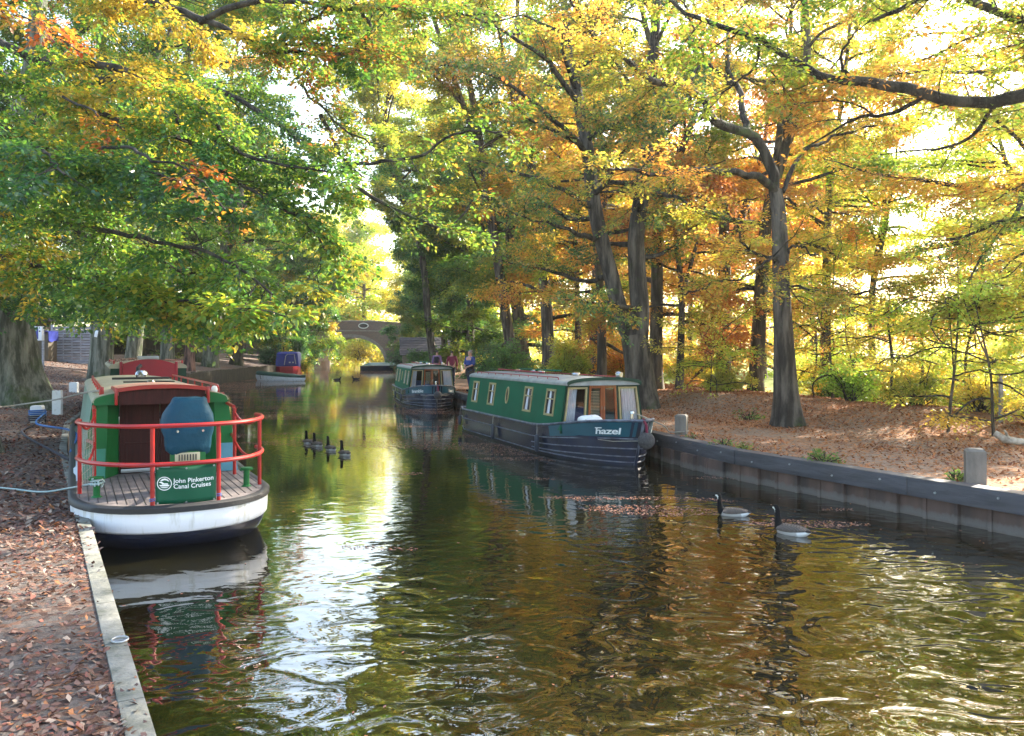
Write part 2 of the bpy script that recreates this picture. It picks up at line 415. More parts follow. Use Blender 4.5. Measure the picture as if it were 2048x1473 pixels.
# water: calm and dark, with slow swirling ripples
def pile_mat():
    m, nt, b = new_mat('rust_stained_tide_marked_piling')
    n = N(nt, 'ShaderNodeTexNoise', Scale=2.6, Detail=3.0); nt.links.new(coords(nt, (1, 1, 0.04)), n.inputs['Vector'])
    base = ramp(nt, n.outputs[0], [(0.3, (0.022, 0.018, 0.02)), (0.5, (0.062, 0.036, 0.030)), (0.72, (0.12, 0.072, 0.058))])
    n2 = N(nt, 'ShaderNodeTexNoise', Scale=9.0, Detail=8.0, Roughness=0.7); nt.links.new(coords(nt, (1, 1, 0.5)), n2.inputs['Vector'])
    tc = nt.nodes.new('ShaderNodeTexCoord'); sx = nt.nodes.new('ShaderNodeSeparateXYZ'); nt.links.new(tc.outputs['Object'], sx.inputs[0])
    a = N(nt, 'ShaderNodeMath', operation='MULTIPLY_ADD'); a.inputs[1].default_value = 0.16; nt.links.new(n2.outputs[0], a.inputs[0]); nt.links.new(sx.outputs['Z'], a.inputs[2])
    r = ramp(nt, a.outputs[0], [(0.06, (0.5, 0.5, 0.5)), (0.12, (1, 1, 1)), (0.17, (0.7, 0.7, 0.7)), (0.2, (0, 0, 0))])
    mx = N(nt, 'ShaderNodeMix', data_type='RGBA'); nt.links.new(r, mx.inputs[0]); nt.links.new(base, mx.inputs[6]); mx.inputs[7].default_value = (0.10, 0.09, 0.082, 1)
    nt.links.new(mx.outputs[2], b.inputs['Base Color']); b.inputs['Roughness'].default_value = 0.75
    bp = N(nt, 'ShaderNodeBump', Strength=0.6, Distance=0.02); nt.links.new(n2.outputs[0], bp.inputs['Height']); nt.links.new(bp.outputs[0], b.inputs['Normal'])
    return m
M['pile'] = pile_mat()
def water_mat():
    m, nt, b = new_mat('canal_water')
    b.inputs['Base Color'].default_value = (0.007, 0.0065, 0.0022, 1)
    b.inputs['Roughness'].default_value = 0.015
    b.inputs['IOR'].default_value = 2.25
    b.inputs['Specular IOR Level'].default_value = 0.6
    tc = nt.nodes.new('ShaderNodeTexCoord')
    def noise(sc, st, rot=0, det=2.0, dist=0.0):
        mp = nt.nodes.new('ShaderNodeMapping'); mp.inputs['Scale'].default_value = st; mp.inputs['Rotation'].default_value = (0, 0, rot)
        nt.links.new(tc.outputs['Object'], mp.inputs['Vector'])
        n = N(nt, 'ShaderNodeTexNoise', Scale=sc, Detail=det, Roughness=0.45, Distortion=dist); nt.links.new(mp.outputs[0], n.inputs['Vector'])
        return n.outputs[0]
    def op(kind, a, bb, c=None):
        o = N(nt, 'ShaderNodeMath', operation=kind)
        for i, x in enumerate((a, bb, c)):
            if x is None: continue
            if isinstance(x, (int, float)): o.inputs[i].default_value = x
            else: nt.links.new(x, o.inputs[i])
        return o.outputs[0]
    big = noise(2.0, (1.0, 1.3, 1), 0.3, 1.0, 1.2)
    mid = noise(5.5, (1.0, 1.1, 1), -0.4, 1.0, 0.8)
    fine = noise(15.0, (0.8, 1.3, 1), 0.1, 2.0, 0.0)
    area = noise(0.16, (1.0, 0.6, 1), 0.2, 2.0)
    mr = N(nt, 'ShaderNodeMapRange'); mr.inputs[1].default_value = 0.36; mr.inputs[2].default_value = 0.62; mr.inputs[3].default_value = 0.35; mr.inputs[4].default_value = 1.0
    nt.links.new(area, mr.inputs[0])
    # the passing boat's wash: livelier in the open middle of the near canal, dying away up the cut
    sx = nt.nodes.new('ShaderNodeSeparateXYZ'); nt.links.new(tc.outputs['Object'], sx.inputs[0])
    m3 = N(nt, 'ShaderNodeMapRange'); m3.inputs[1].default_value = 4.0; m3.inputs[2].default_value = 13.0; m3.inputs[3].default_value = 1.0; m3.inputs[4].default_value = 0.0
    nt.links.new(sx.outputs['Y'], m3.inputs[0])
    m4 = N(nt, 'ShaderNodeMapRange'); m4.inputs[1].default_value = -3.2; m4.inputs[2].default_value = -0.6; m4.inputs[3].default_value = 0.22; m4.inputs[4].default_value = 1.0
    nt.links.new(sx.outputs['X'], m4.inputs[0])
    calm = op('MULTIPLY', op('MULTIPLY_ADD', op('POWER', m3.outputs[0], 1.8), 1.0, 0.13), m4.outputs[0])
    def rings(cx, cy, k, fall):
        v = nt.nodes.new('ShaderNodeVectorMath'); v.operation = 'DISTANCE'
        nt.links.new(tc.outputs['Object'], v.inputs[0]); v.inputs[1].default_value = (cx, cy, 0)
        s = op('SINE', op('MULTIPLY_ADD', v.outputs['Value'], k, op('MULTIPLY', mid, 5.0)), None)
        f = N(nt, 'ShaderNodeMapRange'); f.inputs[1].default_value = 0.1; f.inputs[2].default_value = fall; f.inputs[3].default_value = 1; f.inputs[4].default_value = 0
        nt.links.new(v.outputs['Value'], f.inputs[0])
        return op('MULTIPLY', s, f.outputs[0])
    h = op('MULTIPLY', big, 0.052)
    h = op('MULTIPLY_ADD', mid, 0.010, h)
    h = op('MULTIPLY', h, op('MULTIPLY', mr.outputs[0], calm))
    h = op('MULTIPLY_ADD', fine, 0.0005, h)
    h = op('MULTIPLY_ADD', rings(3.4, 9.4, 30.0, 2.6), 0.0016, h)
    h = op('MULTIPLY_ADD', rings(2.7, 10.4, 34.0, 1.6), 0.0010, h)
    h = op('MULTIPLY_ADD', rings(-3.6, 17.6, 26.0, 2.5), 0.0012, h)
    bp = N(nt, 'ShaderNodeBump', Strength=1.0, Distance=1.0); nt.links.new(h, bp.inputs['Height']); nt.links.new(bp.outputs[0], b.inputs['Normal'])
    return m
wv = MB().add([(-110, -20, 0), (24, -20, 0), (24, 300, 0), (-110, 300, 0)], [(0, 1, 2, 3)])
tag(wv.build('water', water_mat(), smooth=False), kind='structure')

# ------------------------------------------------------------------ bank edging
def along(E, y0, y1, step):
    """points every step metres along an edge, with the direction at each"""
    pts = []; y = y0
    P = [Vector((edge(E, y0 + i * 0.02), y0 + i * 0.02, 0)) for i in range(int((y1 - y0) / 0.02) + 1)]
    acc = 0; out = [(P[0], (P[5] - P[0]).normalized())]
    for i in range(1, len(P) - 1):
        acc += (P[i] - P[i - 1]).length
        if acc >= step:
            acc = 0; out.append((P[i], (P[min(i + 5, len(P) - 1)] - P[max(0, i - 5)]).normalized()))
    return out

# left: a narrow concrete coping strip in lengths (one kerb)
cop = MB()
A = along(LE, -18, 33, 0.9)
for i in range(len(A) - 1):
    p, q = A[i][0], A[i + 1][0]
    t = (q - p).normalized(); nrm = Vector((-t.y, t.x, 0))      # away from the water
    z = (gz_left(p.x, p.y) + gz_left(q.x, q.y)) / 2 + 0.012
    if p.y < 20: z = 0.362
    c = (p + q) / 2 + nrm * 0.055
    cop.box((c.x, c.y, z - 0.11), ((q - p).length - 0.006, 0.125, 0.22), rz=math.atan2(t.y, t.x), bev=0.008)
tag(cop.build('coping', M['concrete']), 'narrow pale concrete coping strip along the leaf strewn left bank beside the red railed boat', 'coping')
lw = MB()
for i in range(len(A) - 1):
    p, q = A[i][0], A[i + 1][0]
    t = (q - p).normalized(); nrm = Vector((-t.y, t.x, 0)); c = (p + q) / 2 + nrm * 0.06
    lw.box((c.x, c.y, -0.27), ((q - p).length + 0.02, 0.14, 1.02), rz=math.atan2(t.y, t.x))
tag(lw.build('retaining_wall', M['pile']), 'dark retaining wall standing in the water below the concrete coping', 'wall')

# right: a dark timber waling bolted over piling panels
root = empty('canal_edging', (5.83, 9.39, 0))
tag(root, 'dark timber waling bolted over rusty piling panels along the right bank', 'edging')
inv = Vector((5.83, 9.39, 0))
wal = MB(); bol = MB(); pil = MB()
A = along(RE, -15, 60, 3.2)
for i in range(len(A) - 1):
    p, q = A[i][0] - inv, A[i + 1][0] - inv
    t = (q - p).normalized(); nrm = Vector((-t.y, t.x, 0)); c = (p + q) / 2 + nrm * 0.085
    a = math.atan2(t.y, t.x)
    wal.box((c.x, c.y, 0.385), ((q - p).length - 0.006, 0.13, 0.235), rz=a, bev=0.006)
    wal.box((c.x - nrm.x * 0.12, c.y - nrm.y * 0.12, 0.487), ((q - p).length - 0.006, 0.12, 0.03), rz=a)
    for k in range(4):
        b = p + (q - p) * ((k + 0.5) / 4) + nrm * 0.151
        bol.tube([(b.x, b.y, 0.42 - 0.06 * (k % 2)), (b.x + nrm.x * 0.018, b.y + nrm.y * 0.018, 0.42 - 0.06 * (k % 2))], 0.014, 8)
A = along(RE, -15, 60, 0.42)
for i in range(len(A) - 1):
    p, q = A[i][0] - inv, A[i + 1][0] - inv
    t = (q - p).normalized(); nrm = Vector((-t.y, t.x, 0)); L = (q - p).length; c = (p + q) / 2; a = math.atan2(t.y, t.x)
    off = 0.030 if i % 2 else 0.068
    pil.box((c.x + nrm.x * (off - 0.07), c.y + nrm.y * (off - 0.07), -0.26), (L - 0.03, 0.14, 1.06), rz=a, bev=0.012)
    e = p + nrm * 0.082
    pil.box((e.x - nrm.x * 0.06, e.y - nrm.y * 0.06, -0.26), (0.05, 0.14, 1.04), rz=a, bev=0.01)
wal.build('waling', M['waling'], root); pil.build('piling', M['pile'], root); bol.build('bolts', M['grey_metal'], root)
tag(bpy.data.objects['bolts'], kind='stuff')

# left, farther up: round timber piles with a rough top
root = empty('timber_piling', (-16.2, 35, 0)); inv = Vector((-16.2, 35, 0))
tag(root, 'row of round dark timber piles holding up the far left bank', 'piling')
pm = MB()
for i, (p, t) in enumerate(along(LE, 33.5, 100, 0.24)):
    q = p - inv; z = gz_left(p.x - 0.02, p.y) + random.uniform(-0.06, 0.05)
    pm.tube([(q.x + 0.05, q.y, -0.6), (q.x + 0.05 + random.uniform(-0.01, 0.01), q.y, z)], 0.118, 7)
pm.build('piles', M['brownwood'], root); bpy.data.objects['piles']['kind'] = 'stuff'

# ------------------------------------------------------------------ the brick bridge
def bridge():
    m, nt, b = new_mat('weathered_brick')
    br = N(nt, 'ShaderNodeTexBrick', Scale=1.0); br.inputs['Color1'].default_value = (0.20, 0.12, 0.115, 1); br.inputs['Color2'].default_value = (0.13, 0.09, 0.095, 1)
    br.inputs['Mortar'].default_value = (0.22, 0.20, 0.19, 1); br.inputs['Brick Width'].default_value = 0.24; br.inputs['Row Height'].default_value = 0.085; br.inputs['Mortar Size'].default_value = 0.008
    tc = nt.nodes.new('ShaderNodeTexCoord'); mp = nt.nodes.new('ShaderNodeMapping'); mp.inputs['Rotation'].default_value = (R(90), 0, 0)
    nt.links.new(tc.outputs['Object'], mp.inputs[0]); nt.links.new(mp.outputs[0], br.inputs['Vector']); nt.links.new(br.outputs[0], b.inputs['Base Color'])
    b.inputs['Roughness'].default_value = 0.9
    stone = paint('pale_arch_stone', (0.30, 0.27, 0.27), (0.2, 0.18, 0.18), rough=0.9, scale=3)
    cx, y0, y1, r, rise, spring = -21.1, 108.5, 114.0, 4.35, 3.3, 0.75
    root = empty('bridge', (cx, y0, 0))
    tag(root, 'low arched brick bridge crossing the canal in the distance', 'bridge')
    n = 28
    arc = [(-r * math.cos(math.pi * i / n), spring + rise * math.sin(math.pi * i / n)) for i in range(n + 1)]
    def top(x): return 6.15 - 0.006 * x * x
    # front and back faces with the arch opening, as columns of quads
    w = MB()
    for y in (0, y1 - y0):
        xs = [-20, -14, -8] + [a[0] for a in arc] + [8, 14, 22]
        lo = [-1, -1, -1] + [a[1] for a in arc] + [-1, -1, -1]
        vs = []; fs = []
        xs2 = xs[:3] + [-r] + xs[3:-3] + [r] + xs[-3:]; lo2 = lo[:3] + [-1] + lo[3:-3] + [-1] + lo[-3:]
        for x, l in zip(xs2, lo2): vs += [(x, y, l), (x, y, top(x))]
        for i in range(len(xs2) - 1): fs.append((2 * i, 2 * i + 2, 2 * i + 3, 2 * i + 1))
        w.add(vs, fs)
    T = y1 - y0
    xs = np.linspace(-20, 22, 24)
    w.loft([[(x, 0, top(x)), (x, 0.4, top(x)), (x, 0.4, top(x) - 1.0), (x, T - 0.4, top(x) - 1.0), (x, T - 0.4, top(x)), (x, T, top(x))] for x in xs], caps=False, closed=False)
    w.build('wall', m, root, smooth=False)
    s = MB()
    s.loft([[(x, -0.002, z), (x, T + 0.002, z)] for x, z in [(-r, -1)] + arc + [(r, -1)]], caps=False, closed=False)
    s.build('arch_soffit', m, root, smooth=False)
    ring = MB()
    for i in range(n):
        a0, a1 = math.pi * i / n, math.pi * (i + 0.94) / n
        q = []
        for a, k in ((a0, 0.0), (a1, 0.0), (a1, 0.42), (a0, 0.42)):
            q.append((-(r + k) * math.cos(a), spring + (rise + k) * math.sin(a)))
        ring.loft([[(x, -0.05, z) for x, z in q], [(x, 0.03, z) for x, z in q]])
    ring.build('arch_ring', stone, root, smooth=False)
    cop = MB()
    for x in np.arange(-20, 21.5, 0.9): cop.box((x + 0.44, 0.2, top(x + 0.44) + 0.07), (0.88, 0.56, 0.14), bev=0.03)
    cop.build('coping_course', stone, root)
    st = MB().loft([[(x, -0.10, 5.0 - 0.004 * x * x), (x, 0.02, 5.0 - 0.004 * x * x), (x, 0.02, 4.86 - 0.004 * x * x), (x, -0.10, 4.86 - 0.004 * x * x)] for x in np.linspace(-20, 22, 20)])
    st.build('string_course', stone, root, smooth=False)
    # oval plaque
    px = (727 - 1024) / FPX * y0 - cx; pz = EYE - (652 - HOR) / FPX * y0
    el = [(0.62 * math.cos(a), 0.33 * math.sin(a)) for a in np.linspace(0, 2 * math.pi, 28, endpoint=False)]
    MB().loft([[(px + x, -0.06, pz + z) for x, z in el], [(px + x, 0.01, pz + z) for x, z in el]]).build('plaque', M['tilewall'], root)
    MB().tube([(px + x, -0.07, pz + z) for x, z in el], 0.06, 8, closed=True).build('plaque_rim', M['white'], root)
bridge()
# ------------------------------------------------------------------ boats
def text_geo(s, size, extrude=0.002, bold=0.0, space=1.0, shear=0.0):
    cu = bpy.data.curves.new('lettering', 'FONT'); cu.body = s; cu.size = size; cu.extrude = extrude; cu.offset = bold; cu.space_character = space; cu.shear = shear
    cu.resolution_u = 3
    o = bpy.data.objects.new('lettering_source', cu); COL.objects.link(o)
    dg = bpy.context.evaluated_depsgraph_get(); me = bpy.data.meshes.new_from_object(o.evaluated_get(dg))
    vs = [v.co.copy() for v in me.vertices]; fs = [tuple(p.vertices) for p in me.polygons]
    bpy.data.objects.remove(o); bpy.data.curves.remove(cu); bpy.data.meshes.remove(me)
    return vs, fs
def catmull(pts, n):
    P = np.array([tuple(p) for p in pts], dtype=float)
    if len(P) < 3:
        t = np.linspace(0, 1, n)[:, None]; return P[0] * (1 - t) + P[-1] * t
    E = np.vstack([2 * P[0] - P[1], P, 2 * P[-1] - P[-2]])
    seg = np.linalg.norm(np.diff(P, axis=0), axis=1); s = np.concatenate([[0], np.cumsum(seg)]); out = []
    for u in np.linspace(0, s[-1] * 0.99999, n):
        i = int(np.searchsorted(s, u, side='right') - 1); i = min(i, len(P) - 2)
        t = (u - s[i]) / max(1e-9, seg[i]); a, b, c, d = E[i], E[i + 1], E[i + 2], E[i + 3]
        out.append(0.5 * ((2 * b) + (-a + c) * t + (2 * a - 5 * b + 4 * c - d) * t * t + (-a + 3 * b - 3 * c + d) * t ** 3))
    return np.array(out)

# ---- the trip boat with the red stern rail (near left)
def trip_boat():
    root = empty('trip_boat', (-3.42, 8.62, 0), R(28.0))
    tag(root, 'white sterned canal trip boat with red tube rail and blue covered steering stand', 'canal boat')
    Lb = 10.6
    def outline(w, s0, n=28, front=Lb):
        """closed outline, from the left side's bow end round the stern; s0 = how far the stern is tucked in"""
        pts = []
        for s in np.linspace(front, 1.5, 12):
            k = 1 - 0.85 * sm((s - (front - 2.4)) / 2.4) ** 1.5
            pts.append((-w * k, s))
        b = 1.3 - s0
        for i in range(1, n):
            a = math.pi * i / n
            c, sn = math.cos(a), math.sin(a)
            pts.append((-w * math.copysign(abs(c) ** 0.86, c), 1.3 - b * abs(sn) ** 0.86))
        pts += [(-x, y) for x, y in reversed(pts[:12])]
        return pts
    def ring(w, s0, z, sheer=0.0):
        return [(x, y, z + 1.3 * sheer * sm((y - 2.2) / 5) if z > 0.05 else z) for x, y in outline(w, s0)]
    # black lower hull, white stern band, rubber rim, deck
    MB().loft([ring(1.035, 0.05, 0.235, 0.2), ring(1.02, 0.09, 0.17, 0.2), ring(0.99, 0.20, 0.08, 0.1), ring(0.95, 0.38, 0.0), ring(0.88, 0.6, -0.15), ring(0.7, 0.9, -0.45)]).build('hull', M['hullblack'], root, angle=60)
    MB().loft([ring(1.03, 0.05, 0.215, 0.2), ring(1.055, 0.035, 0.24, 0.2), ring(1.062, 0.02, 0.34, 0.2), ring(1.062, 0.015, 0.43, 0.2), ring(1.04, 0.03, 0.44, 0.2)]).build('stern_band', M['white'], root, angle=60)
    MB().loft([ring(1.05, 0.02, 0.425, 0.2), ring(1.082, -0.015, 0.44, 0.2), ring(1.085, -0.018, 0.49, 0.2), ring(1.05, 0.02, 0.515, 0.2), ring(1.0, 0.06, 0.505, 0.2)], caps=False).build('rubbing_rim', M['rubber'], root, angle=60)
    dk = MB()
    o = [(x, y) for x, y in outline(1.02, 0.04) if y < 3.4]
    dk.prism(o, 0.44, 0.5)
    d = dk.build('deck', M['deck'], root, smooth=False)
    gr = MB()
    for i in range(-11, 12):      # caulked seams between the deck boards
        x = i * 0.088
        s0 = 1.3 - 1.2 * max(0, 1 - (x / 1.0) ** 2) ** 0.5 + 0.05
        gr.box((x, (s0 + 2.6) / 2, 0.5015), (0.008, 2.6 - s0, 0.004))
    gr.build('deck_seams', M['dark'], root, smooth=False)
    # cabin
    zb, zt, cr = 0.5, 1.49, 0.13
    def wb(s): return 0.94 - 0.04 * sm((s - 8) / 2.5)
    def wt(s): return 0.80 - 0.05 * sm((s - 8) / 2.5)
    for sg, nm in ((-1, 'cabin_side'), (1, 'cabin_side')):
        q = [(0.66, 2.45), (0.94, 2.45), (0.94, 10.0), (0.90, 10.0)]
        c = MB()
        c.loft([[(sg * 0.93, s, zb), (sg * 0.81, s, zt), (sg * 0.77, s, zt), (sg * 0.89, s, zb)] for s in (2.46, 5.0, 7.6, 10.0)])
        o = c.build(nm, M['palegreen'], root, smooth=False)
        tag(o, 'pale green cabin side')
        # rear wall: an outer face and an angled jamb leading in to the doors
        p = MB()
        p.loft([[(sg * 0.93, 2.45, zb), (sg * 0.945, 2.42, zb), (sg * 0.66, 2.42, zb), (sg * 0.50, 2.80, zb), (sg * 0.50, 2.85, zb), (sg * 0.66, 2.5, zb)],
                [(sg * 0.80, 2.45, zt + 0.0), (sg * 0.815, 2.42, zt), (sg * 0.64, 2.42, zt + 0.05), (sg * 0.50, 2.80, zt + 0.08), (sg * 0.50, 2.85, zt + 0.08), (sg * 0.66, 2.5, zt + 0.04)]])
        p.build('rear_wall', M['green_br'], root, smooth=False)
        k = MB()
        k.loft([[(sg * 0.947, 2.418, zb + 0.003), (sg * 0.674, 2.418, zb + 0.003), (sg * 0.674, 2.412, zb + 0.003), (sg * 0.947, 2.412, zb + 0.003)],
                [(sg * 0.90, 2.418, zb + 0.38), (sg * 0.666, 2.418, zb + 0.38), (sg * 0.666, 2.412, zb + 0.38), (sg * 0.90, 2.412, zb + 0.38)]])
        tag(k.build('kick_panel', M['green_pat'] if sg < 0 else M['palebluepaint'], root, smooth=False), 'faded green kick panel' if sg < 0 else 'pale blue kick panel')
    for sg in (-1, 1):
        dr = MB()
        dr.box((sg * 0.247, 2.80, 0.5 + 0.52), (0.485, 0.04, 1.04))
        for z, h in ((0.74, 0.3), (1.25, 0.34)):
            for dx, dz, a, b in ((0, h / 2, 0.36, 0.03), (0, -h / 2, 0.36, 0.03), (0.17, 0, 0.03, h), (-0.17, 0, 0.03, h)):
                dr.box((sg * 0.247 + dx, 2.775, z + dz), (a, 0.016, b), bev=0.005)
        o = dr.build('door', M['door'], root, smooth=False)
    MB().box((0, 2.85, 0.44), (1.0, 0.3, 0.08)).build('door_sill', M['dark'], root)
    MB().box((0, 2.74, 0.54), (0.96, 0.035, 0.05), bev=0.01).build('threshold', M['grey_metal'], root)
    rf = MB()
    secs = []
    for s in [2.40] + list(np.linspace(2.45, 10.0, 10)) + [10.05]:
        w = 0.815
        secs.append([(w * math.cos(a) if abs(math.cos(a)) < 0.999 else math.copysign(w, math.cos(a)), s, zt + cr * math.sin(a) ** 0.9 if math.sin(a) > 0 else zt) for a in np.linspace(0, math.pi, 15)] +
                    [(-w - 0.012, s, zt - 0.02), (-w + 0.02, s, zt - 0.035), (w - 0.02, s, zt - 0.035), (w + 0.012, s, zt - 0.02)])
    rf.loft(secs).build('roof', M['tan'], root, angle=40)
    a2 = [(0.80 * math.cos(a), zt + cr * 0.97 * math.sin(a) ** 0.9 if math.sin(a) > 1e-6 else zt) for a in np.linspace(0, math.pi, 15)]
    MB().loft([[(x, s, z - 0.006) for x, z in a2] + [(-0.80, s, zt - 0.06), (0.80, s, zt - 0.06)] for s in (2.378, 2.396)]).build('roof_end', M['green_br'], root, smooth=False)
    MB().box((0, 2.366, 1.53), (1.04, 0.018, 0.20)).build('door_header', M['door'], root)
    # sliding hatch with a red lip
    ht = MB()
    def arcx(w, z, h, n=9): return [(w * (1 - 2 * i / (n - 1)), z + h * (1 - (1 - 2 * i / (n - 1)) ** 2)) for i in range(n)]
    a = arcx(0.53, zt + 0.135, 0.045)
    ht.loft([[(x, s, z) for x, z in a] + [(-0.53, s, zt + 0.06), (0.53, s, zt + 0.06)] for s in (2.36, 2.9, 3.7)])
    ht.build('hatch', M['redhatch'], root, angle=40)
    lip = MB()
    b = arcx(0.565, zt + 0.15, 0.045)
    lip.loft([[(x, s, z) for x, z in b] + [(x, s, z - 0.05) for x, z in reversed(b)] for s in (2.30, 2.345)])
    for sg in (-1, 1):
        lip.box((sg * 0.55, 2.33, zt + 0.05), (0.035, 0.09, 0.22), bev=0.012)
        lip.box((sg * 0.545, 3.0, zt + 0.10), (0.03, 1.4, 0.07), bev=0.01)
    lip.build('hatch_lip', M['red'], root, angle=30)
    # roof furniture
    for sg in (-1, 1):
        g_ = MB()
        x0 = sg * 0.72
        g_.tube([(x0, 2.6, zt + 0.02), (x0, 2.6, zt + 0.13), (x0, 2.7, zt + 0.16), (x0, 6.8, zt + 0.16), (x0 * 0.98, 8.3, zt + 0.16), (x0 * 0.98, 8.35, zt + 0.05)], 0.017, 8)
        for s in (3.3, 4.2, 5.1, 6.0, 7.0): g_.tube([(x0, s, zt + 0.03), (x0, s, zt + 0.16)], 0.012, 6)
        g_.build('grab_rail', M['red'], root)
        lf = MB()
        lf.box((sg * 0.70, 2.62, zt + 0.09), (0.04, 0.06, 0.15), bev=0.01)
        lf.build('rail_foot', M['red'], root)
    MB().box((0.0, 6.3, zt + cr + 0.035), (0.9, 0.14, 0.035), bev=0.008).build('skylight', M['dark'], root)
    MB().box((0.0, 4.55, zt + cr + 0.03), (0.72, 0.08, 0.02), bev=0.006).build('skylight', M['dark'], root)
    MB().lathe([(0.0, 0.17), (0.06, 0.165), (0.10, 0.13), (0.115, 0.09), (0.07, 0.08), (0.06, 0.0), (0.0, 0.0)][::-1], (0.05, 6.9, zt + cr - 0.01)).build('vent', M['chrome'], root)
    MB().lathe([(0.0, 0.05), (0.045, 0.045), (0.06, 0.02), (0.05, 0.0), (0, 0)][::-1], (0.02, 4.45, zt + cr + 0.01)).build('vent', M['chrome'], root)
    MB().tube([(0.0, 7.05, zt + cr), (0.0, 7.05, zt + cr + 0.2), (0.05, 7.1, zt + cr + 0.24)], 0.035, 8).build('chimney_cap', M['dark'], root)
    MB().lathe([(0, 0), (0.035, 0.0), (0.045, 0.05), (0.03, 0.09), (0, 0.1)], (0.66, 2.55, zt + 0.06)).build('stern_light', M['whitepost'], root)
    MB().box((0.76, 2.52, zt + 0.04), (0.05, 0.05, 0.05), bev=0.01).build('side_lamp', M['red'], root)
    # the stern rail
    def rl(z, inset=0.05):
        pts = [(-(1.0 - inset + 0.02), 1.35)]
        n = 24
        for i in range(1, n):
            a = math.pi * i / n; c, sn = math.cos(a), math.sin(a)
            pts.append((-(1.05 - inset) * math.copysign(abs(c) ** 0.86, c), 1.3 - (1.3 - inset - 0.02) * abs(sn) ** 0.86))
        pts.append((1.0 - inset + 0.02, 1.30))
        return [(x, y, z) for x, y in pts]
    rr = 0.0235
    MB().tube(rl(1.33), rr, 10).build('top_rail', M['red'], root)
    MB().tube(rl(0.93), rr, 10).build('middle_rail', M['red'], root)
    for (x, s, zt_) in ((-0.965, 1.32, 1.345), (-0.30, 0.135, 1.33), (0.36, 0.15, 1.33), (0.965, 1.05, 1.34), (-0.80, 2.15, 1.40), (0.84, 2.05, 1.37)):
        MB().tube([(x, s, 0.5), (x, s, zt_)], 0.0225, 10).build('post', M['red'], root)
    for sg in (-1, 1):
        x = -0.80 if sg < 0 else 0.84
        MB().tube([(x, 2.1, 1.385), (sg * 0.80, 2.45, 1.42)], 0.0225, 8).build('stay', M['red'], root)
        MB().tube([(x, 2.1, 0.98), (sg * 0.87, 2.45, 0.99)], 0.0225, 8).build('stay', M['red'], root)
        e = (sg * 0.965, 1.32 if sg < 0 else 1.05)
        for z0, z1, dip in ((1.33, 1.33, 0.13), (0.96, 0.93, 0.14)):
            pts = [(x + (e[0] - x) * t, 2.1 + (e[1] - 2.1) * t, z0 + (z1 - z0) * t - dip * 4 * t * (1 - t)) for t in np.linspace(0, 1, 11)]
            MB().tube(pts, 0.016, 8).build('safety_chain', M['red'], root)
    net = MB()      # netting strung between the left posts
    for k in range(9):
        t = (k + 0.5) / 9
        x = -0.965 + 0.165 * t; s = 1.32 + 0.83 * t
        net.tube([(x, s, 0.55), (x + 0.01, s + 0.02, 0.9), (x, s, 1.28)], 0.0035, 4)
    for k in range(8):
        z = 0.6 + 0.09 * k
        net.tube([(-0.965, 1.32, z), (-0.80, 2.15, z + 0.03)], 0.003, 4)
    net.build('netting', M['rope'], root)
    # deck fittings
    for x, s in ((-0.80, 0.98), (0.80, 0.98)):
        MB().lathe([(0, 0), (0.06, 0), (0.045, 0.015), (0.035, 0.02), (0.035, 0.20), (0.07, 0.205), (0.07, 0.225), (0.035, 0.23), (0, 0.235)], (x, s, 0.5), 14).build('mooring_stud', M['green_br'], root)
        MB().box((x, s, 0.70), (0.16, 0.03, 0.02), bev=0.005, rz=0.3).build('mooring_stud_bar', M['green_br'], root)
    MB().box((0.05, 0.16, 0.555), (0.045, 0.03, 0.11), bev=0.008).build('bracket', M['grey_metal'], root)
    MB().box((0.05, 0.14, 0.505), (0.10, 0.08, 0.01)).build('bracket_plate', M['rubber'], root)
    # steering stand under its canvas cover
    px, ps = 0.15, 1.05
    MB().box((px, ps, 0.74), (0.36, 0.30, 0.48), bev=0.015).build('steering_stand', M['green_br'], root)
    vt = MB(); vt.box((px - 0.02, ps - 0.158, 0.90), (0.27, 0.016, 0.10), bev=0.006)
    v = vt.build('vent_plate', M['creamvent'], root)
    sl = MB()
    for k in range(7): sl.box((px - 0.11 + 0.03 * k, ps - 0.169, 0.895), (0.012, 0.006, 0.07))
    sl.build('slot', M['dark'], v)
    cv = MB(); rings = []
    for z, w, dx, d_ in ((0.935, 0.20, 0.0, 0.13), (0.96, 0.235, 0.0, 0.16), (1.03, 0.245, 0.0, 0.17), (1.12, 0.255, 0, 0.18), (1.2, 0.28, 0, 0.185), (1.3, 0.29, 0, 0.185), (1.39, 0.275, 0, 0.18), (1.46, 0.235, 0.005, 0.165), (1.515, 0.20, 0.01, 0.15), (1.555, 0.19, 0.015, 0.14), (1.575, 0.175, 0.015, 0.12)):
        r_ = []
        for k in range(28):
            a = 2 * math.pi * k / 28
            c, s_ = math.cos(a), math.sin(a)
            wr = 1 + 0.018 * math.sin(5 * a + z * 9) + (0.05 * math.sin(9 * a) if z < 1.1 else 0.012 * math.sin(11 * a + z * 30))
            r_.append((px + dx + w * wr * math.copysign(abs(c) ** 0.6, c), ps - 0.02 + d_ * wr * math.copysign(abs(s_) ** 0.6, s_), z + (0.03 * math.sin(4 * a + 1) if z < 1.0 else 0.006 * math.sin(6 * a))))
        rings.append(r_)
    cover = cv.loft(rings).build('canvas_cover', M['bluecover'], root, angle=70)
    for x in (-0.13, 0.14): MB().lathe([(0, 0), (0.014, 0), (0.012, 0.006), (0, 0.008)], (px + x, ps - 0.222, 1.2), 10, axis='Y').build('press_stud', M['chrome'], cover)
    # banner tied between the stern posts
    bx, bs, bz, bw, bh = 0.03, 0.125, 0.705, 0.60, 0.385
    bn = MB(); vs = []; fs = []
    nx, nz = 14, 8
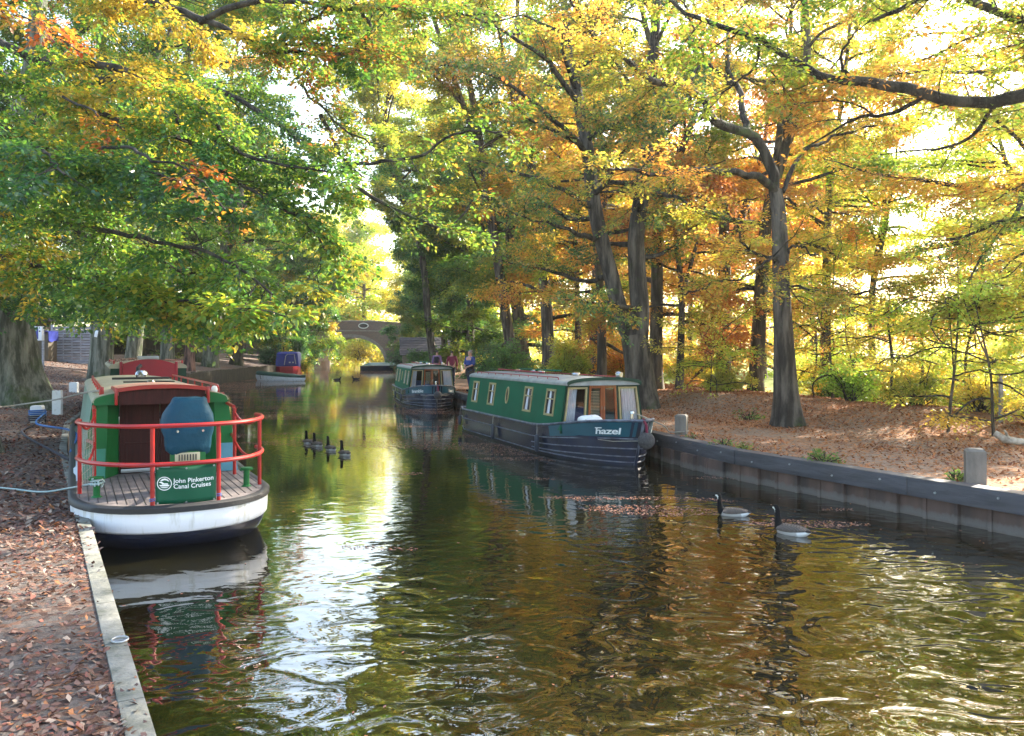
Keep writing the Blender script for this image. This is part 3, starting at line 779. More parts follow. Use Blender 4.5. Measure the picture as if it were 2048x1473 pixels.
    def bp_(u, w_): return (bx + (u - 0.5) * bw, bs + 0.012 * math.sin(u * 7 + w_ * 2) * (0.4 + w_), bz + (w_ - 0.5) * bh - 0.012 * math.sin(u * math.pi))
    for j in range(nz + 1):
        for i in range(nx + 1): vs.append(bp_(i / nx, j / nz))
    for j in range(nz):
        for i in range(nx): fs.append((j * (nx + 1) + i, j * (nx + 1) + i + 1, (j + 1) * (nx + 1) + i + 1, (j + 1) * (nx + 1) + i))
    bn.add(vs, fs)
    ban = bn.build('banner', M['banner'], root)
    sd = ban.modifiers.new('thick', 'SOLIDIFY'); sd.thickness = 0.003
    ban.name = 'banner'
    tx = MB()
    def lay(vs, fs, x0, z0):
        out = []
        for v in vs:
            u = (x0 + v.x - bx) / bw + 0.5; w_ = (z0 + v.y - bz) / bh + 0.5
            p = bp_(u, w_); out.append((p[0], p[1] - 0.007 - v.z, p[2]))
        tx.add(out, fs)
    for s_, z in (('John Pinkerton', 0.752), ('Canal Cruises', 0.692)):
        vs, fs = text_geo(s_, 0.067, 0.0005, 0.0007, 1.0); lay(vs, fs, bx - 0.128, z - 0.018)
    tx.build('lettering', M['text'], ban, smooth=False)
    em = MB(); ecx, ecz, er = bx - 0.215, 0.728, 0.068
    def bpw(x, z): return bp_((x - bx) / bw + 0.5, (z - bz) / bh + 0.5)
    ringp = []
    for a in np.linspace(0, 2 * math.pi, 30, endpoint=False):
        p = bpw(ecx + er * math.cos(a), ecz + er * math.sin(a)); ringp.append((p[0], p[1] - 0.008, p[2]))
    em.tube(ringp, 0.0045, 6, closed=True)
    def blob(pts):
        out = []
        for x, z in pts:
            p = bpw(ecx + x * er, ecz + z * er); out.append((p[0], p[1] - 0.0085, p[2]))
        em.add(out, [tuple(range(len(out)))])
    blob([(-.62, .45), (-.3, .72), (.1, .82), (.5, .62), (.72, .3), (.5, .38), (.3, .5), (.0, .55), (-.3, .42)])      # wing
    blob([(-.8, .2), (-.45, .35), (-.1, .1), (.0, -.12), (-.2, -.1), (-.5, .08)])
    blob([(-.75, -.2), (.75, -.2), (.62, -.42), (-.55, -.42)])                                                       # boat
    blob([(-.35, -.15), (-.35, .05), (.5, .05), (.55, -.15)])
    blob([(-.6, -.55), (.6, -.55), (.3, -.68), (-.3, -.68)])
    em.build('emblem', M['text'], ban, smooth=False)
    for x in (-0.28, 0.0, 0.28):
        for z in (0.18, -0.18):
            p = bpw(bx + x, bz + z); MB().lathe([(0.004, 0), (0.010, 0), (0.010, 0.004), (0.004, 0.004)], (p[0], p[1] - 0.008, p[2]), 10, axis='Y').build('eyelet', M['grey_metal'], ban)
    for x, s in ((-0.30, 0.135), (0.36, 0.15)):
        MB().tube([(x + 0.028 * math.cos(a), s + 0.028 * math.sin(a), 0.54 + 0.003 * a) for a in np.linspace(0, 12, 30)], 0.005, 5).build('cord_tie', M['bluerope'], root)
    return root
trip = trip_boat()

# ---- the red boat moored ahead of it
def red_boat():
    root = empty('red_canal_boat', (-8.95, 20.5, 0), R(27))
    tag(root, 'canal boat with crimson end panel and leaf covered roof, ahead of the white sterned boat', 'canal boat')
    def ring(w, s0, z):
        pts = [(-w, 9.0), (-w, 1.5)] + [(-w * math.cos(a), 1.3 - (1.3 - s0) * math.sin(a)) for a in np.linspace(0.15, math.pi - 0.15, 16)] + [(w, 1.5), (w, 9.0), (0, 11.0)]
        return [(x, y, z) for x, y in pts]
    MB().loft([ring(1.05, 0, 0.6), ring(1.05, 0.02, 0.3), ring(0.95, 0.35, 0), ring(0.8, 0.6, -0.3)]).build('hull', M['hullblack'], root)
    zt = 1.72
    for sg in (-1, 1):
        MB().loft([[(sg * 0.98, s, 0.6), (sg * 0.90, s, zt), (sg * 0.86, s, zt), (sg * 0.94, s, 0.6)] for s in (1.2, 9.0)]).build('cabin_side', M['green_dk'], root, smooth=False)
        MB().loft([[(sg * 0.97, 1.18, 0.6), (sg * 0.62, 1.18, 0.6), (sg * 0.62, 1.24, 0.6), (sg * 0.97, 1.24, 0.6)], [(sg * 0.90, 1.18, zt), (sg * 0.62, 1.18, zt + 0.06), (sg * 0.62, 1.24, zt + 0.06), (sg * 0.90, 1.24, zt)]]).build('end_wall', M['green_dk'], root, smooth=False)
        MB().box((sg * 0.66, 1.13, 1.3), (0.07, 0.07, 1.1), bev=0.01).build('red_post', M['crimson'], root)
        MB().tube([(sg * 0.82, 1.3, zt + 0.05), (sg * 0.82, 1.3, zt + 0.15), (sg * 0.82, 3.2, zt + 0.15), (sg * 0.82, 6.8, zt + 0.15), (sg * 0.82, 6.9, zt + 0.05)], 0.02, 8).build('grab_rail', M['red'], root)
    MB().loft([[(w * math.cos(a), s, zt + 0.17 * math.sin(a)) for a in np.linspace(0, math.pi, 13)] + [(-w, s, zt - 0.04), (w, s, zt - 0.04)] for s, w in ((1.15, 0.93), (9.05, 0.93))]).build('roof', M['tan'], root, angle=50)
    MB().loft([[(x, s, 1.45) for x in (-0.62, 0.62)] + [(x, s, zt + 0.20 * (1 - (x / 0.8) ** 2)) for x in np.linspace(0.62, -0.62, 9)] for s in (1.06, 1.12)]).build('red_panel', M['crimson'], root, angle=50)
    MB().box((0, 1.10, 1.2), (1.24, 0.03, 0.5)).build('doors', M['glassdark'], root).name = 'door'
    MB().box((0.05, 2.4, zt + 0.23), (0.5, 0.9, 0.09), bev=0.02).build('roof_box', M['grey_metal'], root)
    # litter lying on its roof
    n = 2600
    x = rng.uniform(-0.88, 0.88, n); s = rng.uniform(1.2, 8.9, n); k = (np.abs(x) > 0.28) | (s > 2.9); x, s = x[k], s[k]
    z = zt + 0.17 * np.sqrt(np.maximum(0, 1 - (x / 0.93) ** 2)) + 0.008
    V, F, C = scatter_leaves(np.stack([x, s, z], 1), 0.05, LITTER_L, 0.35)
    o = np_mesh('roof_litter', V, F, M['litter'], root, C); o['kind'] = 'stuff'

def scatter_leaves(P, size, pal, curl=0.3, jit=0.5):
    n = len(P)
    a = rng.uniform(0, 2 * math.pi, n); l = size * rng.uniform(0.6, 1.25, n); w = l * rng.uniform(0.45, 0.65, n)
    d = np.stack([np.cos(a), np.sin(a), rng.normal(0, curl, n) * 0.6], 1); s = np.stack([-np.sin(a), np.cos(a), rng.normal(0, curl, n) * 0.6], 1)
    up = np.array([0, 0, 1.0])
    e1 = rng.uniform(0, 1, n) * curl
    v0 = P; v2 = P + d * l[:, None] + up * (l * e1 * 0.6)[:, None]
    m = P + d * (l * 0.5)[:, None]
    e2 = (rng.uniform(0, 1, n) * curl * w)[:, None] * up
    v1 = m + s * (w * 0.5)[:, None] + e2; v3 = m - s * (w * 0.5)[:, None] + e2 * 0.7
    V = np.stack([v0, v1, v2, v3], 1).reshape(-1, 3)
    V[:, 2] = np.maximum(V[:, 2], np.repeat(P[:, 2], 4) - 0.004)
    F = np.arange(4 * n).reshape(n, 4)
    c = pal[rng.integers(0, len(pal), n)] * rng.uniform(0.65, 1.25, n)[:, None]
    return V, F, np.repeat(c, 4, 0)
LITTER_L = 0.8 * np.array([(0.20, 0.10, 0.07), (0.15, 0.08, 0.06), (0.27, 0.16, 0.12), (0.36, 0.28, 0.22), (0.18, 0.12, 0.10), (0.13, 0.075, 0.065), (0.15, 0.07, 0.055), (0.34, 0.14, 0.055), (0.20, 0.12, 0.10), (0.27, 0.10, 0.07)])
LITTER_R = np.array([(0.34, 0.125, 0.04), (0.26, 0.085, 0.035), (0.38, 0.17, 0.07), (0.40, 0.20, 0.09), (0.20, 0.07, 0.035), (0.42, 0.16, 0.05)])
LITTER_W = np.array([(0.36, 0.19, 0.15), (0.28, 0.14, 0.11), (0.42, 0.26, 0.20), (0.40, 0.17, 0.08), (0.22, 0.11, 0.09)])
red_boat()

# ---- the two matching green hire boats, bows towards us
def hire_boat(loc, rz, words, label, word_d0, detail=True):
    root = empty('narrowboat', (*loc, 0), R(rz)); tag(root, label, 'narrowboat', 'green narrowboats moored along the right bank')
    L, WM = 8.35, 1.04
    def hw(d):
        b = WM * math.sin(math.pi / 2 * min(1, max(0, d) / 2.3)) ** 0.62
        return b * (1 - 0.22 * sm((d - 7.4) / 0.95))
    def zt(d): return 0.59 + 0.26 * (1 - sm(d / 2.8)) ** 1.3
    def surf(d, z, sg, off=0.0):
        """a point on the hull's side"""
        top = zt(d); f = max(0.0, min(1.0, z / top))
        w = hw(d) * (0.86 + 0.14 * f ** 0.5) if d < 2.3 else hw(d) * (0.95 + 0.05 * f ** 0.5)
        y = d - 0.34 * f * (1 - sm(d / 1.6))
        return Vector((sg * (w + off), y - off * 0.5 * (1 - sm(d / 2.0)), z))
    ds = [0.004, 0.03, 0.08, 0.16, 0.28, 0.42, 0.6, 0.8, 1.05, 1.35, 1.7, 2.1, 2.6, 3.4, 4.4, 5.6, 6.8, 7.5, 7.9, 8.2, L]
    rings = []
    for d in ds:
        r_ = [surf(d, zt(d) * f, -1) for f in (1, 0.8, 0.6, 0.4, 0.2, 0.02)] + [Vector((-hw(d) * 0.7, d, -0.3)), Vector((hw(d) * 0.7, d, -0.3))] + [surf(d, zt(d) * f, 1) for f in (0.02, 0.2, 0.4, 0.6, 0.8, 1)]
        rings.append(r_)
    MB().loft(rings, caps=True).build('hull', M['hullblack'], root, angle=50)
    gn = MB()
    for sg in (-1, 1): gn.tube([surf(d, zt(d) + 0.005, sg) for d in ds], 0.024, 8)
    gn.tube([surf(L, zt(L), -1), Vector((0, L + 0.06, zt(L))), surf(L, zt(L), 1)], 0.024, 8)
    gn.tube([surf(0.0, z, 0) for z in (0.0, 0.2, 0.4, 0.6, zt(0) + 0.02)], 0.028, 8)
    gn.build('gunwale', M['strake'], root)
    lines = ([('full', 0.60), ('full', 0.10), ('bow', 0.38), ('bow', 0.20)])
    for kind, f in lines:
        for sg in (-1, 1):
            dd = ds if kind == 'full' else [d for d in ds if d < 2.7]
            MB().tube([surf(d, zt(d) * f if kind == 'bow' or f > 0.5 else 0.06, sg, 0.004) for d in dd], 0.0125, 6).build('rubbing_strake', M['strake'], root)
    for sg in (-1, 1):    # painted bow band
        b = MB(); rs = []
        for d in np.linspace(0.03, 1.75, 16): rs.append([surf(d, zt(d) * f, sg, 0.005) for f in np.linspace(0.645, 0.965, 5)])
        b.loft(rs, caps=False, closed=False)
        o = b.build('bow_panel', M['teal'], root, angle=60)
        tx = MB(); vs, fs = text_geo(words, 0.215, 0.001, 0.004, 0.95)
        if words == 'hazel':
            vs = [Vector((v.x, v.y * (1.0), v.z)) for v in vs]
        wid = max(v.x for v in vs)
        for i, v in enumerate(vs): pass
        def place(u, v_, e):
            d = (word_d0 - u) if sg < 0 else (word_d0 - wid * 0.95 + u)
            d = max(0.03, d)
            return surf(d, zt(d) * 0.70 + v_ * 0.80, sg, 0.010 + e)
        tx.add([place(v.x, v.y, v.z) for v in vs], fs)
        if words.startswith('h'):      # bar across the tall first letter, uncial fashion
            n0 = 6
            tx.loft([[place(x, z, e) for z, e in ((0.135, 0.0), (0.158, 0.0), (0.158, 0.002), (0.135, 0.002))] for x in np.linspace(-0.01, 0.105, n0)])
        tx.build('lettering', M['text'], o, smooth=False)
    # decks
    for a, b_, z in ((0.1, 0.62, 0.0), (0.62, 1.35, -0.30), (7.5, L, -0.2)):
        dd = np.linspace(a, b_, 8)
        pts = [(-hw(d) * 0.97 if d > 0.2 else -hw(d) * 0.9, d - 0.3 * (1 - sm(d / 1.6))) for d in dd] + [(hw(d) * 0.97, d - 0.3 * (1 - sm(d / 1.6))) for d in reversed(dd)]
        MB().prism(pts, (zt(a) if z == 0 else zt(a) + z) - 0.05, (zt((a + b_) / 2) - 0.015 if z == 0 else zt(a) + z)).build('deck' if z else 'foredeck', M['hullblack'], root, smooth=False)
    # cabin
    c0, c1, wb, wt, z0, z1, cam_h = 1.32, 7.55, 0.93, 0.80, 0.56, 1.47, 0.115
    for sg in (-1, 1):
        o = MB().loft([[(sg * wb, s, z0), (sg * wt, s, z1), (sg * (wt - 0.04), s, z1), (sg * (wb - 0.04), s, z0)] for s in (c0, 3.0, 5.0, c1)]).build('cabin_side', M['green_cab'], root, smooth=False)
        def wp(s, z, e=0.0):
            t = (z - z0) / (z1 - z0); return Vector((sg * (wb + (wt - wb) * t + e), s, z))
        for s in (1.98, 3.21, 5.63, 6.9):
            w_, h_, zc = 0.215, 0.25, 1.08
            f = MB()
            for ds_, dz, a, b_ in ((0, h_, w_, 0.022), (0, -h_, w_, 0.022), (w_, 0, 0.022, h_), (-w_, 0, 0.022, h_), (0, 0.07, w_, 0.012)):
                q = [wp(s + ds_ + i * (a + (0.022 if a > 0.1 else 0)), zc + dz + j * b_ , 0.004) for i, j in ((-1, -1), (1, -1), (1, 1), (-1, 1))]
                q2 = [p + Vector((sg * 0.02, 0, 0)) for p in q]
                f.loft([q, q2])
            fr = f.build('window', M['cream'], root, smooth=False)
            g_ = MB(); q = [wp(s + i * w_, zc + j * h_, 0.006) for i, j in ((-1, -1), (1, -1), (1, 1), (-1, 1))]
            g_.loft([q, [p - Vector((sg * 0.004, 0, 0)) for p in q]]).build('pane', M['glassdark'], fr, smooth=False)
            cu = MB()
            sh = -0.05 if s > 5 else 0.02
            for (a, b_) in ((sh - 0.055, sh + 0.075),):
                n = 9; rs = []
                for k in range(n):
                    ss = s + a + (b_ - a) * k / (n - 1)
                    rs.append([wp(ss + 0.012 * math.sin(k), zc - h_ * 0.95, 0.0085 + 0.003 * (k % 2)), wp(ss * 1.0 + (s - ss) * 0.35, zc + h_ * 0.9, 0.0085 + 0.003 * (k % 2))])
                cu.loft(rs, caps=False, closed=False)
            cu.build('curtain', M['curtain'], fr, smooth=False)
        s = 4.52; f = MB()
        f.tube([wp(s + 0.085 * math.cos(a), 1.10 + 0.185 * math.sin(a), 0.012) for a in np.linspace(0, 2 * math.pi, 24, endpoint=False)], 0.016, 6, closed=True)
        fr = f.build('oval_window', M['cream'], root)
        MB().add([wp(s + 0.08 * math.cos(a), 1.10 + 0.18 * math.sin(a), 0.008) for a in np.linspace(0, 2 * math.pi, 24, endpoint=False)], [tuple(range(24))]).build('pane', M['glassdark'], fr, smooth=False)
    secs = []
    for s in (c0 - 0.09, c0 - 0.05, 3, 5, c1, c1 + 0.04):
        w = wt + 0.02
        secs.append([(w * math.cos(a), s, z1 + 0.005 + cam_h * max(0, math.sin(a)) ** 0.85) for a in np.linspace(0, math.pi, 17)] + [(-w, s, z1 - 0.03), (w, s, z1 - 0.03)])
    MB().loft(secs).build('roof', M['greyroof'], root, angle=40)
    ed = MB()
    a_ = [(0.825 * math.cos(a), z1 + 0.008 + cam_h * max(0, math.sin(a)) ** 0.85) for a in np.linspace(0, math.pi, 17)]
    ed.loft([[(x, s, z + 0.012) for x, z in a_] + [(x * 0.97, s, z - 0.05) for x, z in reversed(a_)] for s in (c0 - 0.115, c0 - 0.085)])
    ed.build('roof_lip', M['green_dk'], root, angle=50)
    # front bulkhead: panels, framed windows, double doors
    def fx(x, z): return x * (1 + (wt - wb) / wb * (z - z0) / (z1 - z0))
    def bar(mb, x0, x1, za, zb_, y=0.0, th=0.04):
        mb.loft([[(fx(x0, za), c0 + y, za), (fx(x1, za), c0 + y, za), (fx(x1, zb_), c0 + y, zb_), (fx(x0, zb_), c0 + y, zb_)], [(fx(x0, za), c0 + y + th, za), (fx(x1, za), c0 + y + th, za), (fx(x1, zb_), c0 + y + th, zb_), (fx(x0, zb_), c0 + y + th, zb_)]])
    wall = MB()
    bar(wall, -0.925, -0.345, 0.5, 0.655); bar(wall, 0.345, 0.925, 0.5, 0.655)
    bar(wall, -0.93, -0.885, 0.655, 1.47); bar(wall, 0.885, 0.93, 0.655, 1.47)
    bar(wall, -0.385, -0.345, 0.655, 1.45); bar(wall, 0.345, 0.385, 0.655, 1.45)
    bar(wall, -0.885, -0.385, 1.41, 1.50); bar(wall, 0.385, 0.885, 1.41, 1.50); bar(wall, -0.385, 0.385, 1.45, 1.54)
    wall.build('front_wall', M['green_dk'], root, smooth=False)
    glass = bpy.data.materials.get('clear_window_glass')
    if glass is None:
        glass = bpy.data.materials.new('clear_window_glass'); glass.use_nodes = True; nt = glass.node_tree; nt.nodes.clear()
        o_ = nt.nodes.new('ShaderNodeOutputMaterial'); t_ = nt.nodes.new('ShaderNodeBsdfTransparent'); g2 = nt.nodes.new('ShaderNodeBsdfGlossy'); g2.inputs['Roughness'].default_value = 0.02
        fr_ = nt.nodes.new('ShaderNodeFresnel'); fr_.inputs['IOR'].default_value = 1.5; mx = nt.nodes.new('ShaderNodeMixShader')
        nt.links.new(fr_.outputs[0], mx.inputs[0]); nt.links.new(t_.outputs[0], mx.inputs[1]); nt.links.new(g2.outputs[0], mx.inputs[2]); nt.links.new(mx.outputs[0], o_.inputs[0])
    for sg in (-1, 1):
        f = MB(); a0, a1 = sorted((sg * 0.875, sg * 0.395)); t = 0.036
        bar(f, a0, a1, 0.665, 0.665 + t, -0.02, 0.05); bar(f, a0, a1, 1.405 - t, 1.405, -0.02, 0.05)
        bar(f, a0, a0 + t, 0.665 + t, 1.405 - t, -0.02, 0.05); bar(f, a1 - t, a1, 0.665 + t, 1.405 - t, -0.02, 0.05)
        fr = f.build('front_window', M['cream'], root, smooth=False)
        p = MB(); bar(p, a0 + t, a1 - t, 0.665 + t, 1.405 - t, 0.008, 0.004); p.build('pane', glass, fr, smooth=False)
        cu = MB(); rs = []; n = 21; lo, hi = ((a0 + 0.05, a0 + 0.26) if sg < 0 else (a1 - 0.37, a1 - 0.03))
        if sg < 0 and words != 'hazel': lo, hi = a0 + 0.05, a0 + 0.22
        for k in range(n):
            x = lo + (hi - lo) * k / (n - 1)
            rs.append([(fx(x, 0.7), c0 + 0.07 + 0.014 * math.cos(k * 1.7), 0.70), (fx(x * 0.99 + (lo + hi) * 0.005, 1.4), c0 + 0.07 + 0.010 * math.cos(k * 1.7 + 0.3), 1.40)])
        cu.loft(rs, caps=False, closed=False).build('curtain', M['curtain'], fr)
        d = MB(); b0, b1 = sorted((sg * 0.005, sg * 0.34)); t = 0.05
        bar(d, b0, b1, 0.36, 0.72, -0.012, 0.045); bar(d, b0, b1, 1.38, 1.45, -0.012, 0.045)
        bar(d, b0, b0 + t, 0.72, 1.38, -0.012, 0.045); bar(d, b1 - t, b1, 0.72, 1.38, -0.012, 0.045)
        dr = d.build('door', M['orangewood'], root, smooth=False)
        p = MB(); bar(p, b0 + t, b1 - t, 0.72, 1.38, 0.010, 0.004); p.build('pane', glass, dr, smooth=False)
        if detail and sg < 0:
            bl = MB()
            for k in range(16): bl.box((fx((b0 + b1) / 2 + 0.03, 1.0), c0 + 0.08, 0.86 + 0.030 * k), (0.20, 0.018, 0.006), rx=0.5)
            bl.build('blind', M['creamvent'], dr)
        MB().tube([(sg * 0.03, c0 - 0.03, 0.95), (sg * 0.03, c0 - 0.03, 1.02)], 0.008, 6).build('handle', M['chrome'], dr)
    # a dim room behind the glass
    rm = MB()
    rm.box((0, (c0 + c1) / 2, 0.52), (1.78, c1 - c0 - 0.1, 0.03)); rm.box((0, 3.4, 1.0), (1.6, 0.04, 0.95))
    rm.build('cabin_floor', M['door'], root, smooth=False)
    MB().box((-0.25, 2.3, 0.75), (0.5, 0.5, 0.42), bev=0.05).build('seat', M['bluecloth'], root)
    MB().box((0, c1 - 0.01, 1.02), (1.62, 0.04, 0.95)).build('rear_wall', M['green_cab'], root)
    # roof things
    for sg in (-1, 1):
        g_ = MB(); g_.tube([(sg * 0.70, 1.9, z1 + 0.05), (sg * 0.70, 1.95, z1 + 0.115), (sg * 0.70, 7.2, z1 + 0.115), (sg * 0.70, 7.25, z1 + 0.05)], 0.012, 6)
        for s in np.arange(2.5, 7.2, 0.55): g_.tube([(sg * 0.70, s, z1 + 0.04), (sg * 0.70, s, z1 + 0.115)], 0.008, 5)
        g_.build('grab_rail', M['crimson'], root)
    for x, s in ((0.0, 2.6), (-0.05, 4.4), (0.1, 5.2), (-0.05, 6.0)):
        MB().lathe([(0, 0), (0.06, 0), (0.065, 0.04), (0.10, 0.045), (0.085, 0.075), (0.04, 0.095), (0, 0.10)], (x, s, z1 + cam_h), 16).build('mushroom_vent', M['chrome'], root)
    MB().lathe([(0, 0), (0.045, 0.0), (0.075, 0.05), (0.08, 0.10), (0.07, 0.11), (0, 0.115)], (0.47, c0 + 0.1, z1 + 0.17), 16, axis='Y').build('headlamp', M['chrome'], root)
    MB().tube([(0.47, c0 + 0.12, z1 + 0.05), (0.47, c0 + 0.12, z1 + 0.12)], 0.015, 6).build('lamp_bracket', M['chrome'], root)
    MB().box((0.2, 5.2, z1 + cam_h + 0.09), (0.22, 2.3, 0.03), bev=0.005).build('gang_plank', M['green_cab'], root)
    MB().tube([(-0.2, 3.9, z1 + cam_h + 0.05), (-0.2, 7.0, z1 + cam_h + 0.07)], 0.018, 6).build('boat_pole', M['crimson'], root)
    # stem fittings
    MB().lathe([(0.155 * math.sin(t), -0.155 * math.cos(t) * (1.0)) for t in np.linspace(0.02, math.pi - 0.02, 14)], (0.0, -0.42, 0.50), 20).build('bow_fender', M['coir'], root)
    MB().tube([(0, -0.30, 0.88), (0.0, -0.42, 0.78), (0.0, -0.45, 0.62)], 0.025, 8).build('fender_lanyard', M['maroon'], root)
    for sg in (-1, 1):
        a = surf(0.75, 0.47, sg, 0.01); MB().tube([(sg * 0.12, -0.40, 0.5), tuple((Vector((sg * 0.12, -0.40, 0.5)) + a) / 2 + Vector((0, 0, -0.035))), tuple(a)], 0.008, 6).build('fender_line', M['rope'], root)
    MB().lathe([(0, 0), (0.035, 0), (0.03, 0.12), (0.05, 0.13), (0.04, 0.17), (0, 0.18)], (0, 0.12, zt(0.1) - 0.02), 12).build('bow_stud', M['chrome'], root)
    MB().tube([(0.1, L - 0.1, 0.55), (0.1, L + 0.05, 0.8), (0.05, L - 0.1, 1.0), (-0.05, L - 0.6, 1.06)], 0.022, 8).build('tiller', M['red'], root)
    MB().tube([(-0.62, L - 0.45, 0.55), (-0.62, L - 0.45, 0.98), (-0.55, L - 0.1, 1.0)], 0.018, 8).build('stern_rail', M['red'], root)
    root['L'] = L
    return root, surf, zt
hz, hz_surf, hz_zt = hire_boat((2.28, 15.3), 20.5, 'hazel', 'green narrowboat nearer to us with orange doors and a white lettered teal bow', 0.62)
br, br_surf, br_zt = hire_boat((-2.86, 31.2), 13.0, 'Bramble', 'green narrowboat moored behind the nearer one of the matching pair, close to the walkers', 1.10)

def on_boat(root, p):
    return Matrix.Translation(root.location) @ Matrix.Rotation(root.rotation_euler.z, 4, 'Z') @ Vector(p)
def side_fender(root, surf, zt, d, label, h=0.36):
    a = on_boat(root, surf(d, zt(d), -1, 0.05)); b = on_boat(root, surf(d, 0.42, -1, 0.075)); 
    t = empty('side_fender', (b.x, b.y, b.z)); tag(t, label, 'fender', 'fenders hung along the green boats')
    MB().lathe([(0, -h), (0.03, -h + 0.005), (0.048, -h + 0.04), (0.048, -0.05), (0.03, -0.01), (0, 0)], (0, 0, 0), 12).build('fender_body', M['fender'], t)
    MB().tube([(0, 0, -0.01), (0.004, 0, (a.z - b.z) / 2), (a.x - b.x, a.y - b.y, a.z - b.z + 0.02)], 0.007, 5).build('lanyard', M['rope'], t)
side_fender(hz, hz_surf, hz_zt, 2.15, 'dark fender hanging below the front window end of the nearer green boat')
side_fender(hz, hz_surf, hz_zt, 4.85, 'dark fender hanging halfway along the nearer green boat below its oval window')
side_fender(hz, hz_surf, hz_zt, 7.6, 'dark fender hanging near the stern of the nearer green boat', 0.26)
side_fender(br, br_surf, br_zt, 2.4, 'dark fender on the farther green boat nearest its bow', 0.3)
side_fender(br, br_surf, br_zt, 5.0, 'dark fender on the farther green boat nearest its stern', 0.3)
# white sack lying in the bow
p = on_boat(hz, (-0.46, 0.92, 0.75))
sk = MB(); rs = []
for i, t in enumerate(np.linspace(0, 1, 9)):
    r_ = 0.15 * math.sin(math.pi * (0.08 + 0.86 * t)) ** 0.6
    rs.append([((t - 0.5) * 0.52, r_ * 0.9 * math.cos(a), r_ * (math.sin(a) * (1.0 + 0.15 * math.sin(5 * t + 2 * a)))) for a in np.linspace(0, 2 * math.pi, 14, endpoint=False)])
o = sk.loft(rs).build('white_sack', M['whitepost'], None, angle=70, loc=p); o.rotation_euler = (0, 0.12, R(20))
tag(o, 'white sack lying in the bow in front of the nearer green boat\'s doors', 'sack')

# ---- small boat under a green sheet, and the blue covered boat behind it
def rowboat():
    L = 4.3; a = Vector(W(507, 760, 62)); b = Vector(W(620, 762, 60)); a.z = b.z = 0
    c = (a + b) / 2; ang = math.atan2(b.y - a.y, b.x - a.x)
    root = empty('rowing_boat', (c.x, c.y, 0), ang); tag(root, 'small white rowing boat under a dark green sheet near the left bank', 'rowing boat')
    def hw(t): return 0.72 * (math.sin(math.pi * min(1, (t + 0.10) / 1.2)) ** 0.75)
    hull = []; cov = []
    for t in np.linspace(0, 1, 15):
        x = -L / 2 + L * t; w = hw(t) if t < 0.99 else 0.03; z = 0.50 - 0.20 * t
        hull.append([(x, -w, z), (x + 0.0, -w * 0.93, z * 0.5), (x * 0.95, -w * 0.7, -0.02), (x * 0.9, 0, -0.12), (x * 0.95, w * 0.7, -0.02), (x, w * 0.93, z * 0.5), (x, w, z)])
        cov.append([(x, w * 1.03 * math.cos(q), z + 0.02 + (0.22 - 0.1 * t) * math.sin(q) * (0.9 + 0.1 * math.sin(t * 20))) for q in np.linspace(0, math.pi, 9)] + [(x, -w * 1.04, z - 0.06), (x, w * 1.04, z - 0.06)])
    MB().loft(hull, caps=True).build('hull', M['white'], root)
    MB().loft(cov).build('sheet', M['green_dk'], root, angle=60)
    MB().tube([(-L * 0.32, -0.70, 0.46), (-L * 0.32, -0.6, 0.1)], 0.02, 5).build('strap', M['rubber'], root)
rowboat()
def blue_boat():
    c = W(572, 745, 76); root = empty('covered_boat', (c.x - 0.3, 77.5, 0), R(12)); tag(root, 'boat with a royal blue canvas hood over a red hull by the far left bank', 'canal boat')
    MB().loft([[(-1.05, 0, z), (-1.0, -0.6, z), (-0.6, -1.0, z), (0.6, -1.0, z), (1.0, -0.6, z), (1.05, 0, z), (1.05, 8, z), (-1.05, 8, z)] if z > 0 else [(x * 0.93, y, z) for x, y in ((-1.05, 0), (-1, -.5), (-.6, -.8), (.6, -.8), (1, -.5), (1.05, 0), (1.05, 8), (-1.05, 8))] for z in (0.78, 0.4, 0.0, -0.3)]).build('hull', M['crimson'], root, angle=30)
    MB().loft([[(-w, y0, z), (w, y0, z), (w, 7.5, z), (-w, 7.5, z)] for w, y0, z in ((1.06, -0.2, 0.72), (1.02, -0.1, 1.3), (0.95, 0.1, 2.0), (0.8, 0.4, 2.15))]).build('canvas_hood', M['bluetarp'], root, angle=40)
    MB().loft([[(x0, y, z) for x0, z in ((-0.35, 0.9), (0.9, 0.9), (0.75, 2.0), (-0.2, 2.0))] for y in (-0.32, -0.26)]).build('hood_flap', M['bluetarp'], root, smooth=False)
    MB().tube([(-0.25, -0.34, 0.9), (-0.12, -0.33, 1.75), (0.05, -0.33, 1.92), (0.65, -0.33, 1.92), (0.8, -0.34, 1.0)], 0.035, 6).build('hood_edge', M['grey_metal'], root)
    for x in (0.25, 0.55): MB().box((x, -0.34, 1.15), (0.16, 0.02, 0.12)).build('patch', M['grey_metal'], root)
blue_boat()
def far_boat():
    root = empty('low_boat', (-15.6, 98.0, 0), R(-55)); tag(root, 'low dark green boat moored far off beside the bridge', 'boat')
    MB().loft([[(-w, y, 0.5), (-w * 0.9, y, 0.0), (-w * 0.5, y, -0.2), (w * 0.5, y, -0.2), (w * 0.9, y, 0.0), (w, y, 0.5)] for y, w in ((-2.6, 0.1), (-1.9, 0.6), (-0.5, 0.9), (1.5, 0.95), (2.8, 0.8))]).build('hull', M['hullblack'], root)
    MB().loft([[(-w, y, 0.52), (0, y, 0.52 + h), (w, y, 0.52)] for y, w, h in ((-2.4, 0.2, 0.05), (-1.5, 0.75, 0.35), (1.5, 0.9, 0.42), (2.8, 0.8, 0.2))]).build('sheet', M['green_dk'], root, smooth=False)
far_boat()
